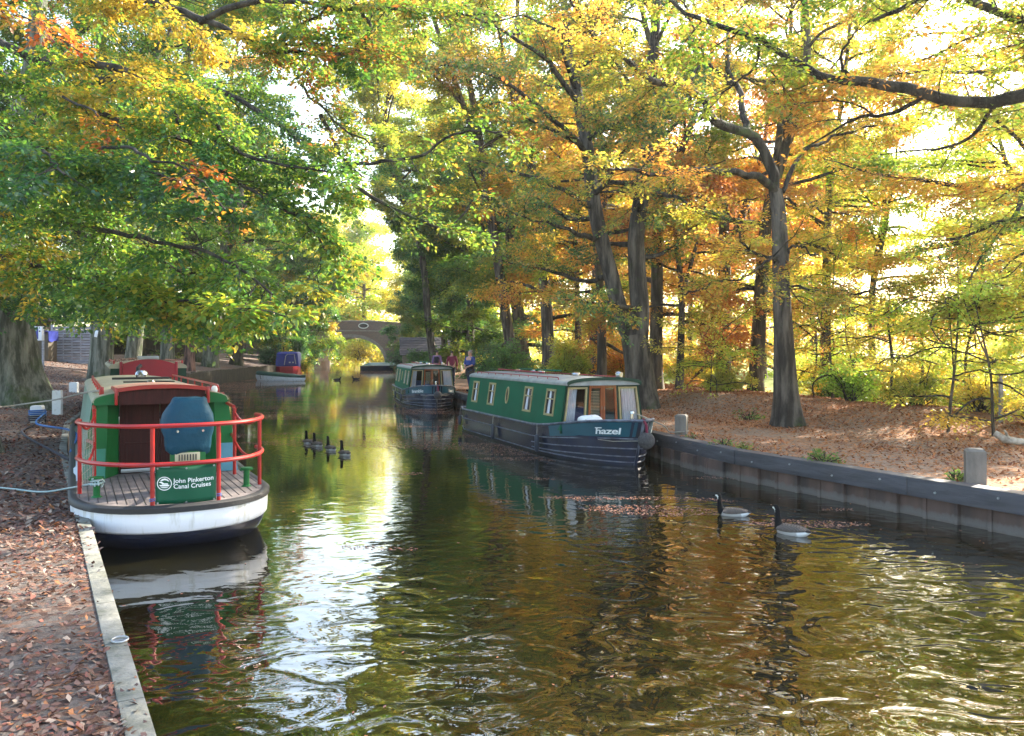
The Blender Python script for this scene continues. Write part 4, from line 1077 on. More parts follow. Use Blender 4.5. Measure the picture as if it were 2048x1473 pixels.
# ------------------------------------------------------------------ trees
def nrm(v): return v / np.maximum(1e-9, np.linalg.norm(v, axis=-1, keepdims=True))
def snoise(P, s, seed=0.0):
    """smooth pseudo-noise about 0..1 at places P"""
    x, y, z = P[..., 0] * s + seed, P[..., 1] * s - seed * 1.7, P[..., 2] * s * 1.4 + seed * 0.6
    n = np.sin(x * 1.0 + 1.7 * np.sin(y * 0.8 + z)) + np.sin(y * 1.3 + 1.3 * np.sin(z * 1.1 - x * 0.7)) + np.sin(z * 1.7 + 1.5 * np.sin(x * 1.2 + y * 0.5))
    return np.clip(0.5 + n / 5.0, 0, 1)

def tubes(P, Rr, sides):
    """P (n,k,3) centre lines, Rr (n,k) radii -> vertices, quads"""
    n, k, _ = P.shape
    T = np.gradient(P, axis=1); T = nrm(T)
    main = nrm(P[:, -1] - P[:, 0]); ref = np.zeros((n, 3)); ref[np.arange(n), np.argmin(np.abs(main), axis=1)] = 1
    U = nrm(np.cross(T, ref[:, None, :])); Wv = np.cross(T, U)
    a = np.arange(sides) * 2 * math.pi / sides
    V = P[:, :, None, :] + Rr[:, :, None, None] * (U[:, :, None, :] * np.cos(a)[None, None, :, None] + Wv[:, :, None, :] * np.sin(a)[None, None, :, None])
    idx = np.arange(n * k * sides).reshape(n, k, sides)
    a0 = idx[:, :-1, :]; a1 = idx[:, 1:, :]
    F = np.stack([a0, np.roll(a0, -1, 2), np.roll(a1, -1, 2), a1], -1).reshape(-1, 4)
    return V.reshape(-1, 3), F

def interp_line(P, t):
    """P (n,k,3), t (n,) in 0..1 -> position and tangent"""
    k = P.shape[1]; f = t * (k - 1); i = np.clip(f.astype(int), 0, k - 2); u = (f - i)[:, None]; r = np.arange(len(P))
    A, B = P[r, i], P[r, i + 1]
    return A * (1 - u) + B * u, nrm(B - A)

def children(P, Rr, dens, L, t0, ang, flat, up, droop, K, wig, taper=0.55):
    seg = np.linalg.norm(np.diff(P, axis=1), axis=2).sum(1)
    cnt = np.maximum(1, rng.poisson(seg * dens)); pi = np.repeat(np.arange(len(P)), cnt); n = len(pi)
    t = t0 + (1 - t0) * rng.random(n) ** 0.8
    pos, T = interp_line(P[pi], t)
    r0 = np.interp(t, [0, 1], [1, 0]) * (Rr[pi, 0] - Rr[pi, -1]) + Rr[pi, -1]
    side = np.cross(T, np.array([0, 0, 1.0])); bad = np.linalg.norm(side, axis=1) < 0.25
    ra = rng.random(n) * 2 * math.pi; rs = np.stack([np.cos(ra), np.sin(ra), 0 * ra], 1)
    side = nrm(np.where(bad[:, None], rs, side)) * rng.choice([-1, 1], n)[:, None]
    rv = nrm(rng.normal(0, 1, (n, 3)))
    side = nrm(side * flat + rv * (1 - flat))
    a = ang * rng.uniform(0.7, 1.25, n)
    d = nrm(T * np.cos(a)[:, None] + side * np.sin(a)[:, None] + np.array([0, 0, 1.0]) * up)
    ln = rng.uniform(L[0], L[1], n) * (1 - 0.55 * t)
    Q = np.zeros((n, K, 3)); Q[:, 0] = pos; cur = d.copy()
    for j in range(1, K):
        Q[:, j] = Q[:, j - 1] + cur * (ln / (K - 1))[:, None]
        cur = nrm(cur + rng.normal(0, wig, (n, 3)) + np.array([0, 0, -droop]))
    rr = np.minimum(r0 * 0.7, 0.003 + ln * 0.0075)[:, None] * np.linspace(1, 0.22, K)[None, :]
    return Q, rr, pi

def leaves(Q, per_m, size, spread, flatn, droop, pal, cscale, seed, hexa=False, base_t=None, jit=0.16):
    seg = np.linalg.norm(np.diff(Q, axis=1), axis=2).sum(1)
    cnt = np.maximum(1, rng.poisson(seg * per_m)); qi = np.repeat(np.arange(len(Q)), cnt); n = len(qi)
    t = 0.08 + 0.92 * rng.random(n); pos, T = interp_line(Q[qi], t)
    side = nrm(np.cross(T, np.array([0.02, 0.01, 1.0]))) * rng.choice([-1, 1], n)[:, None]
    rv = rng.normal(0, 1, (n, 3))
    d = nrm(T * 0.55 + side * 0.8 + rv * 0.38 + np.array([0, 0, -droop]))
    nn = nrm(np.array([0, 0, 1.0]) * flatn + nrm(rng.normal(0, 1, (n, 3))) * (1 - flatn)); s = nrm(np.cross(d, nn))
    l = size * rng.uniform(0.65, 1.25, n); w = l * rng.uniform(0.55, 0.75, n)
    p = pos + side * (spread * rng.random(n))[:, None] + rv * spread * 0.25
    upv = np.cross(s, d)
    if hexa:
        k = (l * 0.10)[:, None] * upv
        V = np.stack([p, p + d * (l * .28)[:, None] + s * (w * .46)[:, None] + k, p + d * (l * .66)[:, None] + s * (w * .40)[:, None] + k * 0.8, p + d * l[:, None],
                      p + d * (l * .66)[:, None] - s * (w * .40)[:, None] + k * 0.8, p + d * (l * .28)[:, None] - s * (w * .46)[:, None] + k], 1).reshape(-1, 3)
        # two quads folded along the midrib
        b = np.arange(n)[:, None] * 6
        F = np.concatenate([b + np.array([0, 1, 2, 3]), b + np.array([0, 3, 4, 5])], 0)
        m = 6
    else:
        V = np.stack([p, p + d * (l * .42)[:, None] + s * (w * .5)[:, None], p + d * l[:, None], p + d * (l * .42)[:, None] - s * (w * .5)[:, None]], 1).reshape(-1, 3)
        F = np.arange(4 * n).reshape(n, 4); m = 4
    pal = np.array(pal)
    tw = rng.normal(0, jit, len(Q))[qi]
    u = np.clip(snoise(p, cscale, seed) * 1.35 - 0.17 + tw + rng.normal(0, 0.12, n), 0, 0.999) * (len(pal) - 1)
    i = u.astype(int); f = (u - i)[:, None]
    c = pal[i] * (1 - f) + pal[np.minimum(i + 1, len(pal) - 1)] * f
    c = c * rng.uniform(0.75, 1.25, n)[:, None]
    return V, F, np.repeat(c, m, 0)

# leaf colours
GREEN = [(0.04, 0.11, 0.028), (0.06, 0.15, 0.03), (0.10, 0.21, 0.03), (0.17, 0.27, 0.035)]
GRN_Y = [(0.035, 0.12, 0.04), (0.055, 0.16, 0.04), (0.08, 0.20, 0.035), (0.14, 0.28, 0.04), (0.28, 0.34, 0.04), (0.46, 0.34, 0.045)]
GRN_O = [(0.04, 0.12, 0.04), (0.07, 0.18, 0.035), (0.13, 0.25, 0.035), (0.24, 0.24, 0.04), (0.38, 0.19, 0.04), (0.34, 0.10, 0.03)]
YEL = [(0.22, 0.36, 0.05), (0.40, 0.46, 0.07), (0.60, 0.50, 0.08), (0.66, 0.43, 0.07), (0.60, 0.27, 0.05)]
ORG = [(0.20, 0.33, 0.05), (0.38, 0.42, 0.07), (0.58, 0.42, 0.09), (0.58, 0.29, 0.07), (0.45, 0.18, 0.055)]
RUST = [(0.56, 0.42, 0.09), (0.56, 0.30, 0.07), (0.50, 0.21, 0.055), (0.36, 0.13, 0.05)]
BLUEG = [(0.05, 0.14, 0.07), (0.08, 0.19, 0.075), (0.12, 0.24, 0.07), (0.24, 0.31, 0.06)]
LIME = [(0.28, 0.48, 0.06), (0.44, 0.58, 0.09), (0.62, 0.62, 0.11), (0.70, 0.52, 0.09)]

GRN_L = GRN_Y[:5] + GRN_Y[1:4] + GRN_Y[4:6]
STAT = {'leaves': 0}
class Tree:
    def __init__(self, name, label, base, bark, group=None, cat='tree'):
        self.root = empty(name, base); self.b = np.array(base, dtype=float)
        tag(self.root, label, cat, group)
        self.bark = bark; self.tv, self.tf, self.tn = [], [], 0       # trunk mesh
        self.lv, self.lf, self.lc, self.ln, self.lk = [], [], [], 0, None
        self.bv, self.bf, self.bn = [], [], 0
    def _t(self, V, F): self.tv.append(V); self.tf.append(F + self.tn); self.tn += len(V)
    def _b(self, V, F): self.bv.append(V); self.bf.append(F + self.bn); self.bn += len(V)
    def _l(self, V, F, C):
        self.lv.append(V); self.lf.append(F + self.ln); self.lc.append(C); self.ln += len(V)
    def trunk(self, pts, radii, flare=0.0, lobes=5, sides=18, n=40, seed=0.0):
        P = catmull(pts, n); s = np.linspace(0, 1, n)
        Rr = np.interp(s, np.linspace(0, 1, len(radii)), radii)
        h = P[:, 2] - P[0, 2]
        V, F = tubes(P[None], Rr[None], sides)
        V = V.reshape(n, sides, 3)
        a = np.arange(sides) * 2 * math.pi / sides
        fl = 1 + flare * np.exp(-np.maximum(h, 0) / (0.22 + 0.7 * radii[0]))[:, None] * (1 + 0.45 * np.cos(lobes * a + seed))[None, :]
        fl *= 1 + 0.035 * np.sin(3 * a[None, :] + h[:, None] * 1.7 + seed) + 0.02 * np.sin(7 * a[None, :] - h[:, None] * 2.3)
        V = P[:, None, :] + (V - P[:, None, :]) * fl[:, :, None]
        self._t(V.reshape(-1, 3), F)
        return P, Rr
    def limb(self, pts, r0, r1, n=22, sides=9, wig=0.03, rough=True):
        P = catmull(pts, n)
        if wig:
            w = np.cumsum(rng.normal(0, wig, (n, 3)), 0); w -= np.linspace(0, 1, n)[:, None] * w[-1]; P = P + w
        Rr = np.linspace(r0, r1, n) * (1 + 0.06 * rng.normal(0, 1, n))
        V, F = tubes(P[None], Rr[None], sides); self._b(V, F)
        return P, Rr
    def foliage(self, limbs, pal, size=0.08, per_m=22, d1=2.2, L1=(0.9, 2.2), d2=4.0, L2=(0.35, 0.9), droop=0.06, flat=0.75, flatn=0.7, t0=0.15, hexa=False, cs=0.45, seed=0.0, up=0.05, lv3=False, keep=None, spread=None, jit=0.16, kd=(1.25, 1.7, 2.6), tw=True):
        d1, d2, per_m = d1 * kd[0], d2 * kd[1], per_m * kd[2]
        if spread is None: spread = size * 1.5
        P = np.stack([catmull(p[0], 14) for p in limbs]); Rr = np.stack([np.linspace(p[1][0], p[1][-1], 14) for p in limbs])
        A, ra, _ = children(P, Rr, d1, L1, t0, 0.85, flat, up, droop, 8, 0.13)
        B, rb, _ = children(A, ra, d2, L2, 0.1, 0.8, flat, 0.0, droop, 5, 0.12)
        if keep is not None:
            B2 = B.mean(1); k = keep(B2); B, rb = B[k], rb[k]
        V, F = tubes(A, ra, 5); self._b(V, F)
        if tw: V, F = tubes(B, rb, 3); self._b(V, F)
        src = B if lv3 else np.concatenate([B, A[:, 3:8]], 0)
        V, F, C = leaves(src, per_m, size, spread, flatn, 0.18, pal, cs, seed, hexa, jit=jit)
        self._l(V, F, C); STAT['leaves'] += len(V) // (6 if hexa else 4)
        return A, B
    def done(self, crown='crown'):
        b = self.b
        if self.tv: np_mesh('trunk', np.concatenate(self.tv) - b, np.concatenate(self.tf), self.bark, self.root, smooth=True)
        if self.bv: np_mesh('branches' if self.tv else 'branch', np.concatenate(self.bv) - b, np.concatenate(self.bf), M['limb'], self.root, smooth=True)
        if self.lv: np_mesh(crown, np.concatenate(self.lv) - b, np.concatenate(self.lf), M['leaf'], self.root, np.concatenate(self.lc))
        return self.root

def auto_limbs(tree, P, Rr, n, t0, L, elev=(0.1, 0.9), az=None, rise=0.03, wig=0.17, rk=0.34, K=12, shape='dome'):
    """main limbs springing off a trunk line"""
    out = []
    for i in range(n):
        t = t0 + (1 - t0) * (i + rng.random()) / n
        j = t * (len(P) - 1); k = int(j); u = j - k; k2 = min(k + 1, len(P) - 1)
        p = P[k] * (1 - u) + P[k2] * u; r = Rr[k] * (1 - u) + Rr[k2] * u
        a = (i * 2.4 + rng.uniform(-0.4, 0.4)) if az is None else rng.uniform(az[0], az[1])
        e = elev[0] + (elev[1] - elev[0]) * t + rng.uniform(-0.12, 0.12)
        rel = (t - t0) / (1 - t0)
        k_ = (math.sin(math.pi * (0.18 + 0.72 * rel)) if shape == 'dome' else (1 - 0.75 * rel))
        ln = rng.uniform(L[0], L[1]) * k_
        d = np.array([math.cos(a) * math.cos(e), math.sin(a) * math.cos(e), math.sin(e)])
        pts = [p]
        for q in range(K - 1):
            pts.append(pts[-1] + d * ln / (K - 1)); d = nrm(d + rng.normal(0, wig, 3) + np.array([0, 0, rise]))
        pl = tree.limb(pts, min(r * 0.8, rk * r + 0.02), 0.012, n=14, sides=7, wig=0.0)
        out.append(pl)
    return out

def auto_tree(name, label, x, y, h, r, pal, bark='bark_dark', lean=(0, 0), nl=16, L=(2.5, 4.5), t0=0.25, size=0.12, per_m=16, d1=1.6, L1=(0.9, 2.2), d2=3.0, L2=(0.4, 0.9), group='trees of the wood beyond the canal', seed=0.0, elev=(0.25, 1.1), flat=0.7, flare=0.25, droop=0.05, z=None, az=None, cs=0.7, jit=0.2, flatn=0.6, shape='dome', kd=(1.25, 1.7, 2.6), tw=False, rise=-0.035, fork=1):
    if z is None: z = (gz_left if x < (edge(LE, y) + edge(RE, y)) / 2 else gz_right)(x, y) - 0.08
    t = Tree(name, label, (x, y, z), M[bark], group)
    q = lambda k: rng.normal(0, 0.018 * h) * k
    pts = [(x, y, z - 0.1), (x + lean[0] * 0.08 + q(.15), y + lean[1] * 0.08, z + h * 0.12), (x + lean[0] * 0.25 + q(.5), y + lean[1] * 0.25 + q(.5), z + h * 0.34), (x + lean[0] * 0.5 + q(1), y + lean[1] * 0.5 + q(1), z + h * 0.58), (x + lean[0] * 0.8 + q(1.3), y + lean[1] * 0.8 + q(1), z + h * 0.8), (x + lean[0] + q(1.5), y + lean[1] + q(1), z + h)]
    P, Rr = t.trunk(pts, [r, r * 0.86, r * 0.72, r * 0.5, r * 0.28, r * 0.07], flare=flare, seed=seed, n=34, sides=12)
    n1 = nl if not fork else int(nl * 0.62)
    ls = auto_limbs(t, P, Rr, n1, t0, L, elev=elev, az=az, shape=shape, rise=rise)
    for f in range(fork):
        k = int(34 * rng.uniform(0.3, 0.45)); a = rng.random() * 6.28; sp = h * 0.14; p0 = P[k]
        fp = [tuple(p0), (p0[0] + math.cos(a) * sp * 0.35, p0[1] + math.sin(a) * sp * 0.35, p0[2] + h * 0.12), (p0[0] + math.cos(a) * sp * 0.8, p0[1] + math.sin(a) * sp * 0.8, p0[2] + h * 0.30), (p0[0] + math.cos(a) * sp, p0[1] + math.sin(a) * sp, p0[2] + h * 0.48)]
        P2, R2 = t.trunk(fp, [Rr[k] * 0.75, Rr[k] * 0.62, Rr[k] * 0.4, r * 0.06], sides=10, n=22)
        ls += auto_limbs(t, P2, R2, nl - n1, 0.15, (L[0] * 0.8, L[1] * 0.8), elev=elev, az=az, shape=shape, rise=rise)
    t.foliage(ls, pal, size=size, per_m=per_m, d1=d1, L1=L1, d2=d2, L2=L2, seed=seed, flat=flat, droop=droop, cs=cs, jit=jit, flatn=flatn, kd=kd, tw=tw, spread=size * 2.6)
    return t.done()

def copy_tree(src, x, y, rz, s, label, group, z=None):
    if z is None: z = (gz_left if x < (edge(LE, y) + edge(RE, y)) / 2 else gz_right)(x, y) - 0.08
    c = src.copy(); COL.objects.link(c); c.location = (x, y, z); c.rotation_euler = (0, 0, rz); c.scale = (s, s, s)
    c['label'] = label; c['group'] = group
    for ch in src.children:
        k = ch.copy(); COL.objects.link(k); k.parent = c
    return c

def PX(l):      # authored limb: a list of (px, py, D)
    return [tuple(W(*p)) for p in l]

# ============ left: the big beech at the water's edge, and the one just out of the picture
def big_beech():
    bx, by = -14.3, 24.0; bz = gz_left(bx, by) - 0.1
    t = Tree('beech_tree', 'huge grey beech trunk with mossy flared base behind the white posts on the left bank', (bx, by, bz), M['bark_beech'])
    P, Rr = t.trunk([(bx, by, bz - 0.2), W(26, 740, 24), W(14, 640, 24), W(4, 560, 24), W(2, 470, 24), W(18, 380, 24), W(40, 250, 24), W(70, 120, 24), W(80, -40, 24)], [0.74, 0.70, 0.62, 0.50, 0.40, 0.36, 0.3, 0.25, 0.2], flare=0.5, lobes=6, sides=36, n=70, seed=0.6)
    ls = []
    for pts, r in (([(20, 470, 24), (40, 430, 23), (90, 405, 22), (150, 390, 20.5), (215, 385, 18.5), (290, 410, 17)], 0.17),
                   ([(22, 400, 24), (80, 330, 22.5), (150, 280, 21), (240, 250, 19), (330, 262, 17.5), (420, 290, 16)], 0.16),
                   ([(30, 330, 24), (-40, 300, 21), (-60, 330, 18), (0, 370, 15)], 0.14),
                   ([(30, 300, 24), (120, 200, 23), (240, 150, 21.5), (380, 160, 20), (520, 220, 19), (640, 320, 18)], 0.18),
                   ([(45, 240, 24), (130, 90, 24), (250, 20, 23), (420, -10, 22), (600, 30, 21)], 0.16),
                   ([(10, 520, 24), (60, 540, 22), (140, 555, 20), (230, 580, 18.5), (330, 600, 17)], 0.12),
                   ([(5, 540, 24), (-60, 560, 22), (-90, 590, 19)], 0.11),
                   ([(15, 450, 24), (90, 470, 25), (200, 480, 26), (330, 500, 27), (450, 540, 28)], 0.13)):
        ls.append(t.limb(PX(pts), r, 0.02, n=26, sides=10, wig=0.025))
    t.foliage(ls, GRN_L, size=0.085, per_m=19, d1=3.2, L1=(1.2, 3.0), d2=3.6, L2=(0.45, 1.0), hexa=False, seed=2.0, droop=0.09, t0=0.15, flat=0.6, flatn=0.5, kd=(1.6, 2.0, 3.4))
    return t.done()
big_beech()

def near_beech():
    bx, by = -9.7, 14.2; bz = gz_left(bx, by) - 0.1
    t = Tree('beech_tree', 'beech at the left edge whose long low green and orange boughs overhang the water', (bx, by, bz), M['bark_beech'])
    t.trunk([(bx, by, bz - 0.2), (bx, by, 2.0), (bx - 0.2, by, 5), (bx + 0.1, by, 8), (bx + 0.4, by, 11)], [0.6, 0.52, 0.42, 0.3, 0.2], flare=0.55, lobes=5, sides=28, n=50, seed=2.1)
    ls = []; A = [(-100, 60, 14.2)]
    spec = [
        ([(-90, 40, 14.2), (60, 110, 13.4), (150, 128, 12.8), (215, 135, 12.4), (290, 165, 12), (365, 195, 11.6), (425, 225, 11.3), (465, 275, 11), (510, 310, 10.8), (585, 330, 10.5), (660, 345, 10.3)], 0.095),
        ([(-90, 90, 14.2), (60, 190, 13.2), (180, 225, 12.6), (260, 252, 12.2), (320, 265, 12), (400, 290, 11.8), (500, 312, 11.6), (590, 340, 11.4), (680, 400, 11.2)], 0.08),
        ([(355, 222, 11.9), (360, 262, 11.7), (395, 305, 11.4), (450, 350, 11.1), (520, 390, 10.8), (600, 440, 10.5), (650, 500, 10.4)], 0.035),
        ([(-80, 300, 14.2), (60, 310, 12.8), (150, 330, 11.6), (250, 340, 10.8), (350, 365, 10.2), (430, 410, 9.8)], 0.06),
        ([(-90, 420, 14.2), (40, 440, 12.6), (160, 450, 11.5), (280, 470, 10.6), (390, 500, 10.0), (480, 540, 9.6), (545, 590, 9.4)], 0.07),
        ([(-80, 500, 14.2), (60, 530, 12.5), (180, 560, 11.6), (300, 585, 10.8), (400, 605, 10.3)], 0.05),
        ([(100, 420, 12.5), (200, 500, 11.8), (330, 540, 11.2), (440, 570, 10.8), (540, 600, 10.4)], 0.04),
        ([(-60, 200, 14.2), (20, 260, 12.0), (90, 300, 10.4), (130, 350, 9.4)], 0.05),
        ([(-90, 0, 14.2), (100, -30, 13), (260, 0, 12.2), (400, 50, 11.8), (500, 92, 11.5), (560, 97, 11.3), (640, 92, 11.1), (712, 103, 11.0)], 0.13),
    ]
    for pts, r in spec: ls.append(t.limb(PX(pts), r, 0.012, n=34, sides=9, wig=0.018))
    # the tips of the big top bough
    for pts, r in (([(712, 103, 11.0), (728, 70, 10.9), (718, 30, 10.8), (700, -10, 10.7)], 0.045), ([(545, 97, 11.3), (600, 60, 11.1), (650, 30, 11), (700, -20, 11)], 0.035),
                   ([(500, 92, 11.5), (560, 108, 11.2), (640, 112, 10.9), (720, 106, 10.7), (790, 112, 10.5)], 0.04), ([(400, 50, 11.8), (470, 10, 11.5), (560, 5, 11.2), (700, 22, 10.8), (840, 20, 10.5), (1000, 30, 10.2)], 0.05),
                   ([(640, 230, 11), (670, 300, 10.9), (700, 335, 10.8), (722, 355, 10.8), (712, 372, 10.8)], 0.03),
                   ([(700, 335, 10.8), (760, 330, 10.6), (800, 323, 10.5), (850, 310, 10.3), (890, 275, 10.2), (950, 258, 10.1), (1020, 268, 10)], 0.028),
                   ([(712, 372, 10.8), (760, 405, 10.7), (820, 435, 10.6), (893, 460, 10.5), (925, 428, 10.4), (945, 400, 10.3)], 0.026),
                   ([(600, 170, 11.2), (640, 215, 11), (690, 260, 10.9), (740, 290, 10.8)], 0.02)):
        ls.append(t.limb(PX(pts), r, 0.010, n=24, sides=8, wig=0.012))
    main = ls[:9]; tips = ls[9:]
    t.foliage(main, GRN_L, size=0.066, kd=(1.45, 1.8, 3.4), per_m=21, d1=3.3, L1=(0.7, 1.8), d2=4.4, L2=(0.3, 0.75), hexa=True, seed=5.0, droop=0.09, t0=0.1, flat=0.6, flatn=0.55)
    t.foliage(tips, GRN_O[1:4] + GRN_O[1:6], size=0.062, kd=(1.8, 2.1, 3.6), per_m=17, d1=2.8, L1=(0.45, 1.2), d2=4.0, L2=(0.25, 0.6), hexa=True, seed=9.0, droop=0.05, t0=0.1, flat=0.55)
    # one bough has already turned
    o = [t.limb(PX([(200, 300, 10.6), (290, 330, 9.9), (360, 350, 9.5), (420, 385, 9.2), (450, 420, 9.1)]), 0.025, 0.008, n=16, sides=7),
         t.limb(PX([(-60, 0, 11.5), (40, 40, 10.6), (90, 65, 10.1), (160, 105, 9.8)]), 0.02, 0.006, n=12, sides=7),
         t.limb(PX([(120, 190, 11.5), (200, 235, 11), (250, 262, 10.8)]), 0.02, 0.008, n=12, sides=7)]
    t.foliage(o, [(0.20, 0.22, 0.03), (0.48, 0.24, 0.04), (0.42, 0.12, 0.025), (0.30, 0.07, 0.025), (0.20, 0.05, 0.025)], size=0.075, per_m=20, kd=(1.1, 1.3, 2.0), d1=3.6, L1=(0.3, 0.75), d2=4.5, L2=(0.2, 0.45), hexa=True, seed=1.0, droop=0.14, flat=0.6)
    # low sprays that hang in front of the far bank, ending over the stern
    s = [t.limb(PX([(300, 585, 10.8), (380, 600, 10.0), (460, 615, 9.3), (530, 620, 8.9), (575, 635, 8.7)]), 0.02, 0.006, n=14, sides=7),
         t.limb(PX([(180, 560, 11.6), (260, 590, 11), (330, 620, 10.5)]), 0.02, 0.006, n=12, sides=7),
         t.limb(PX([(60, 530, 12.5), (150, 575, 12), (230, 610, 11.6)]), 0.02, 0.006, n=12, sides=7),
         t.limb(PX([(640, 520, 10.4), (640, 560, 10.4), (645, 605, 10.4)]), 0.008, 0.004, n=8, sides=5)]
    t.foliage(s, [(0.05, 0.14, 0.04), (0.08, 0.19, 0.04), (0.16, 0.27, 0.03), (0.36, 0.33, 0.04)], size=0.088, per_m=19, d1=4.2, L1=(0.3, 0.75), d2=4.5, L2=(0.2, 0.45), hexa=True, seed=3.0, droop=0.10, flat=0.65)
    return t.done()
near_beech()

def right_overhang():
    """the tree out of the picture on the right whose boughs cross the top right corner"""
    bx, by = 9.3, 9.0; bz = gz_right(bx, by) - 0.1
    t = Tree('oak_tree', 'tree beyond the right edge whose dark bough sweeps across the top right corner', (bx, by, bz), M['bark_dark'])
    t.trunk([(bx, by, bz - 0.2), (bx, by, 2.5), (bx + 0.1, by, 5.5), (bx + 0.3, by, 9)], [0.5, 0.42, 0.34, 0.22], flare=0.45, sides=24, n=40)
    ls = []
    for pts, r in (([(2620, 330, 9.0), (2300, 215, 9.1), (2140, 185, 9.2), (2050, 188, 9.3), (1965, 205, 9.4), (1900, 196, 9.4), (1830, 178, 9.5), (1740, 160, 9.6), (1650, 148, 9.7), (1580, 118, 9.8), (1520, 85, 9.9), (1450, 60, 10), (1380, 35, 10.1), (1330, -10, 10.2)], 0.115),
                   ([(2640, 200, 9.0), (2300, 110, 8.9), (2120, 75, 8.8), (2040, 38, 8.8), (1960, 5, 8.8), (1900, -8, 8.8), (1820, 5, 8.9), (1790, 22, 9), (1745, 42, 9.1)], 0.12),
                   ([(1960, 5, 8.8), (1850, -20, 9), (1740, -5, 9.2), (1640, 5, 9.4), (1500, -15, 9.6)], 0.05),
                   ([(2560, 400, 9.0), (2300, 420, 10.5), (2150, 430, 11.5), (2020, 440, 12.5), (1900, 480, 13)], 0.07)):
        ls.append(t.limb(PX(pts), r, 0.02, n=40, sides=12, wig=0.014))
    for pts, r in (([(1700, 155, 9.65), (1690, 110, 9.6), (1720, 40, 9.5)], 0.025), ([(1860, 183, 9.45), (1780, 230, 9.8), (1700, 245, 10.1), (1600, 300, 10.5)], 0.03), ([(1520, 85, 9.9), (1500, 140, 10.2), (1440, 190, 10.6)], 0.02), ([(2000, 200, 9.4), (1950, 260, 9.8), (1880, 300, 10.1), (1760, 310, 10.5)], 0.03)):
        ls.append(t.limb(PX(pts), r, 0.008, n=18, sides=7, wig=0.012))
    t.foliage(ls, GRN_O[1:4] + YEL[:2] + GRN_O[2:5], cs=0.8, size=0.062, kd=(1.8, 2.2, 4.2), per_m=13, d1=2.3, L1=(0.6, 1.9), d2=3.6, L2=(0.25, 0.65), hexa=True, seed=4.0, droop=0.05, t0=0.12, flat=0.6)
    return t.done()
right_overhang()

# ============ right: the tall tree on the mound
def mound_tree():
    b = W(1578, 830, 18.2); bz = gz_right(b.x, b.y) - 0.08
    t = Tree('oak_tree', 'tall straight grey trunk on the leafy mound at the right, forking into crooked boughs', (b.x, b.y, bz), M['bark_grey'])
    D = 18.2
    t.trunk([(b.x, b.y, bz - 0.15), W(1573, 780, D), W(1568, 700, D), W(1563, 600, D), W(1561, 500, D), W(1557, 420, D), W(1550, 380, D)], [0.30, 0.255, 0.225, 0.195, 0.18, 0.165, 0.14], flare=0.55, lobes=5, sides=28, n=60, seed=1.0)
    ls = []
    for pts, r in (([(1552, 385, D), (1530, 360, D - .2), (1500, 350, D - .5), (1450, 343, D - .9), (1415, 345, D - 1.2), (1370, 358, D - 1.6), (1318, 368, D - 2), (1270, 350, D - 2.4), (1220, 342, D - 2.8), (1170, 325, D - 3.2)], 0.095),
                   ([(1552, 390, D), (1545, 350, D - .1), (1525, 295, D - .2), (1490, 265, D - .4), (1450, 250, D - .6), (1425, 215, D - .9), (1385, 180, D - 1.2), (1330, 165, D - 1.6), (1290, 150, D - 1.9), (1255, 110, D - 2.2), (1205, 80, D - 2.6), (1160, 30, D - 3), (1130, -40, D - 3.4)], 0.125),
                   ([(1490, 265, D - .4), (1480, 220, D - .2), (1465, 165, D), (1450, 110, D + .3), (1455, 50, D + .5), (1450, -30, D + .7)], 0.08),
                   ([(1465, 165, D), (1440, 150, D - .2), (1410, 120, D - .3), (1400, 80, D - .4)], 0.05),
                   ([(1560, 390, D), (1572, 350, D + .2), (1600, 310, D + .5), (1660, 280, D + .8), (1740, 255, D + 1.1), (1800, 260, D + 1.5)], 0.055),
                   ([(1385, 180, D - 1.2), (1390, 120, D - 1.3), (1378, 60, D - 1.4), (1360, 20, D - 1.5)], 0.03),
                   ([(1563, 520, D), (1530, 505, D - .4), (1490, 480, D - .8), (1470, 440, D - 1), (1455, 410, D - 1.2)], 0.035),
                   ([(1561, 510, D), (1520, 530, D - .6), (1480, 555, D - 1), (1420, 562, D - 1.4), (1370, 590, D - 2)], 0.035),
                   ([(1566, 515, D), (1600, 505, D - .3), (1640, 512, D - .6)], 0.03),
                   ([(1565, 400, D), (1600, 405, D + .2), (1650, 415, D + .5), (1720, 430, D + .8)], 0.03),
                   ([(1568, 580, D), (1640, 580, D - .8), (1740, 575, D - 1.5), (1850, 560, D - 2)], 0.03)):
        ls.append(t.limb(PX(pts), r, 0.016, n=30, sides=10, wig=0.03))
    t.foliage(ls, ORG[2:4] + GRN_O[2:4] + YEL[1:3] + ORG[1:4], cs=0.8, size=0.075, per_m=20, d1=2.2, L1=(0.9, 2.5), d2=3.8, L2=(0.35, 0.9), kd=(1.5, 1.9, 3.0), seed=6.0, droop=0.05, t0=0.2, flat=0.7)
    return t.done()
mound_tree()

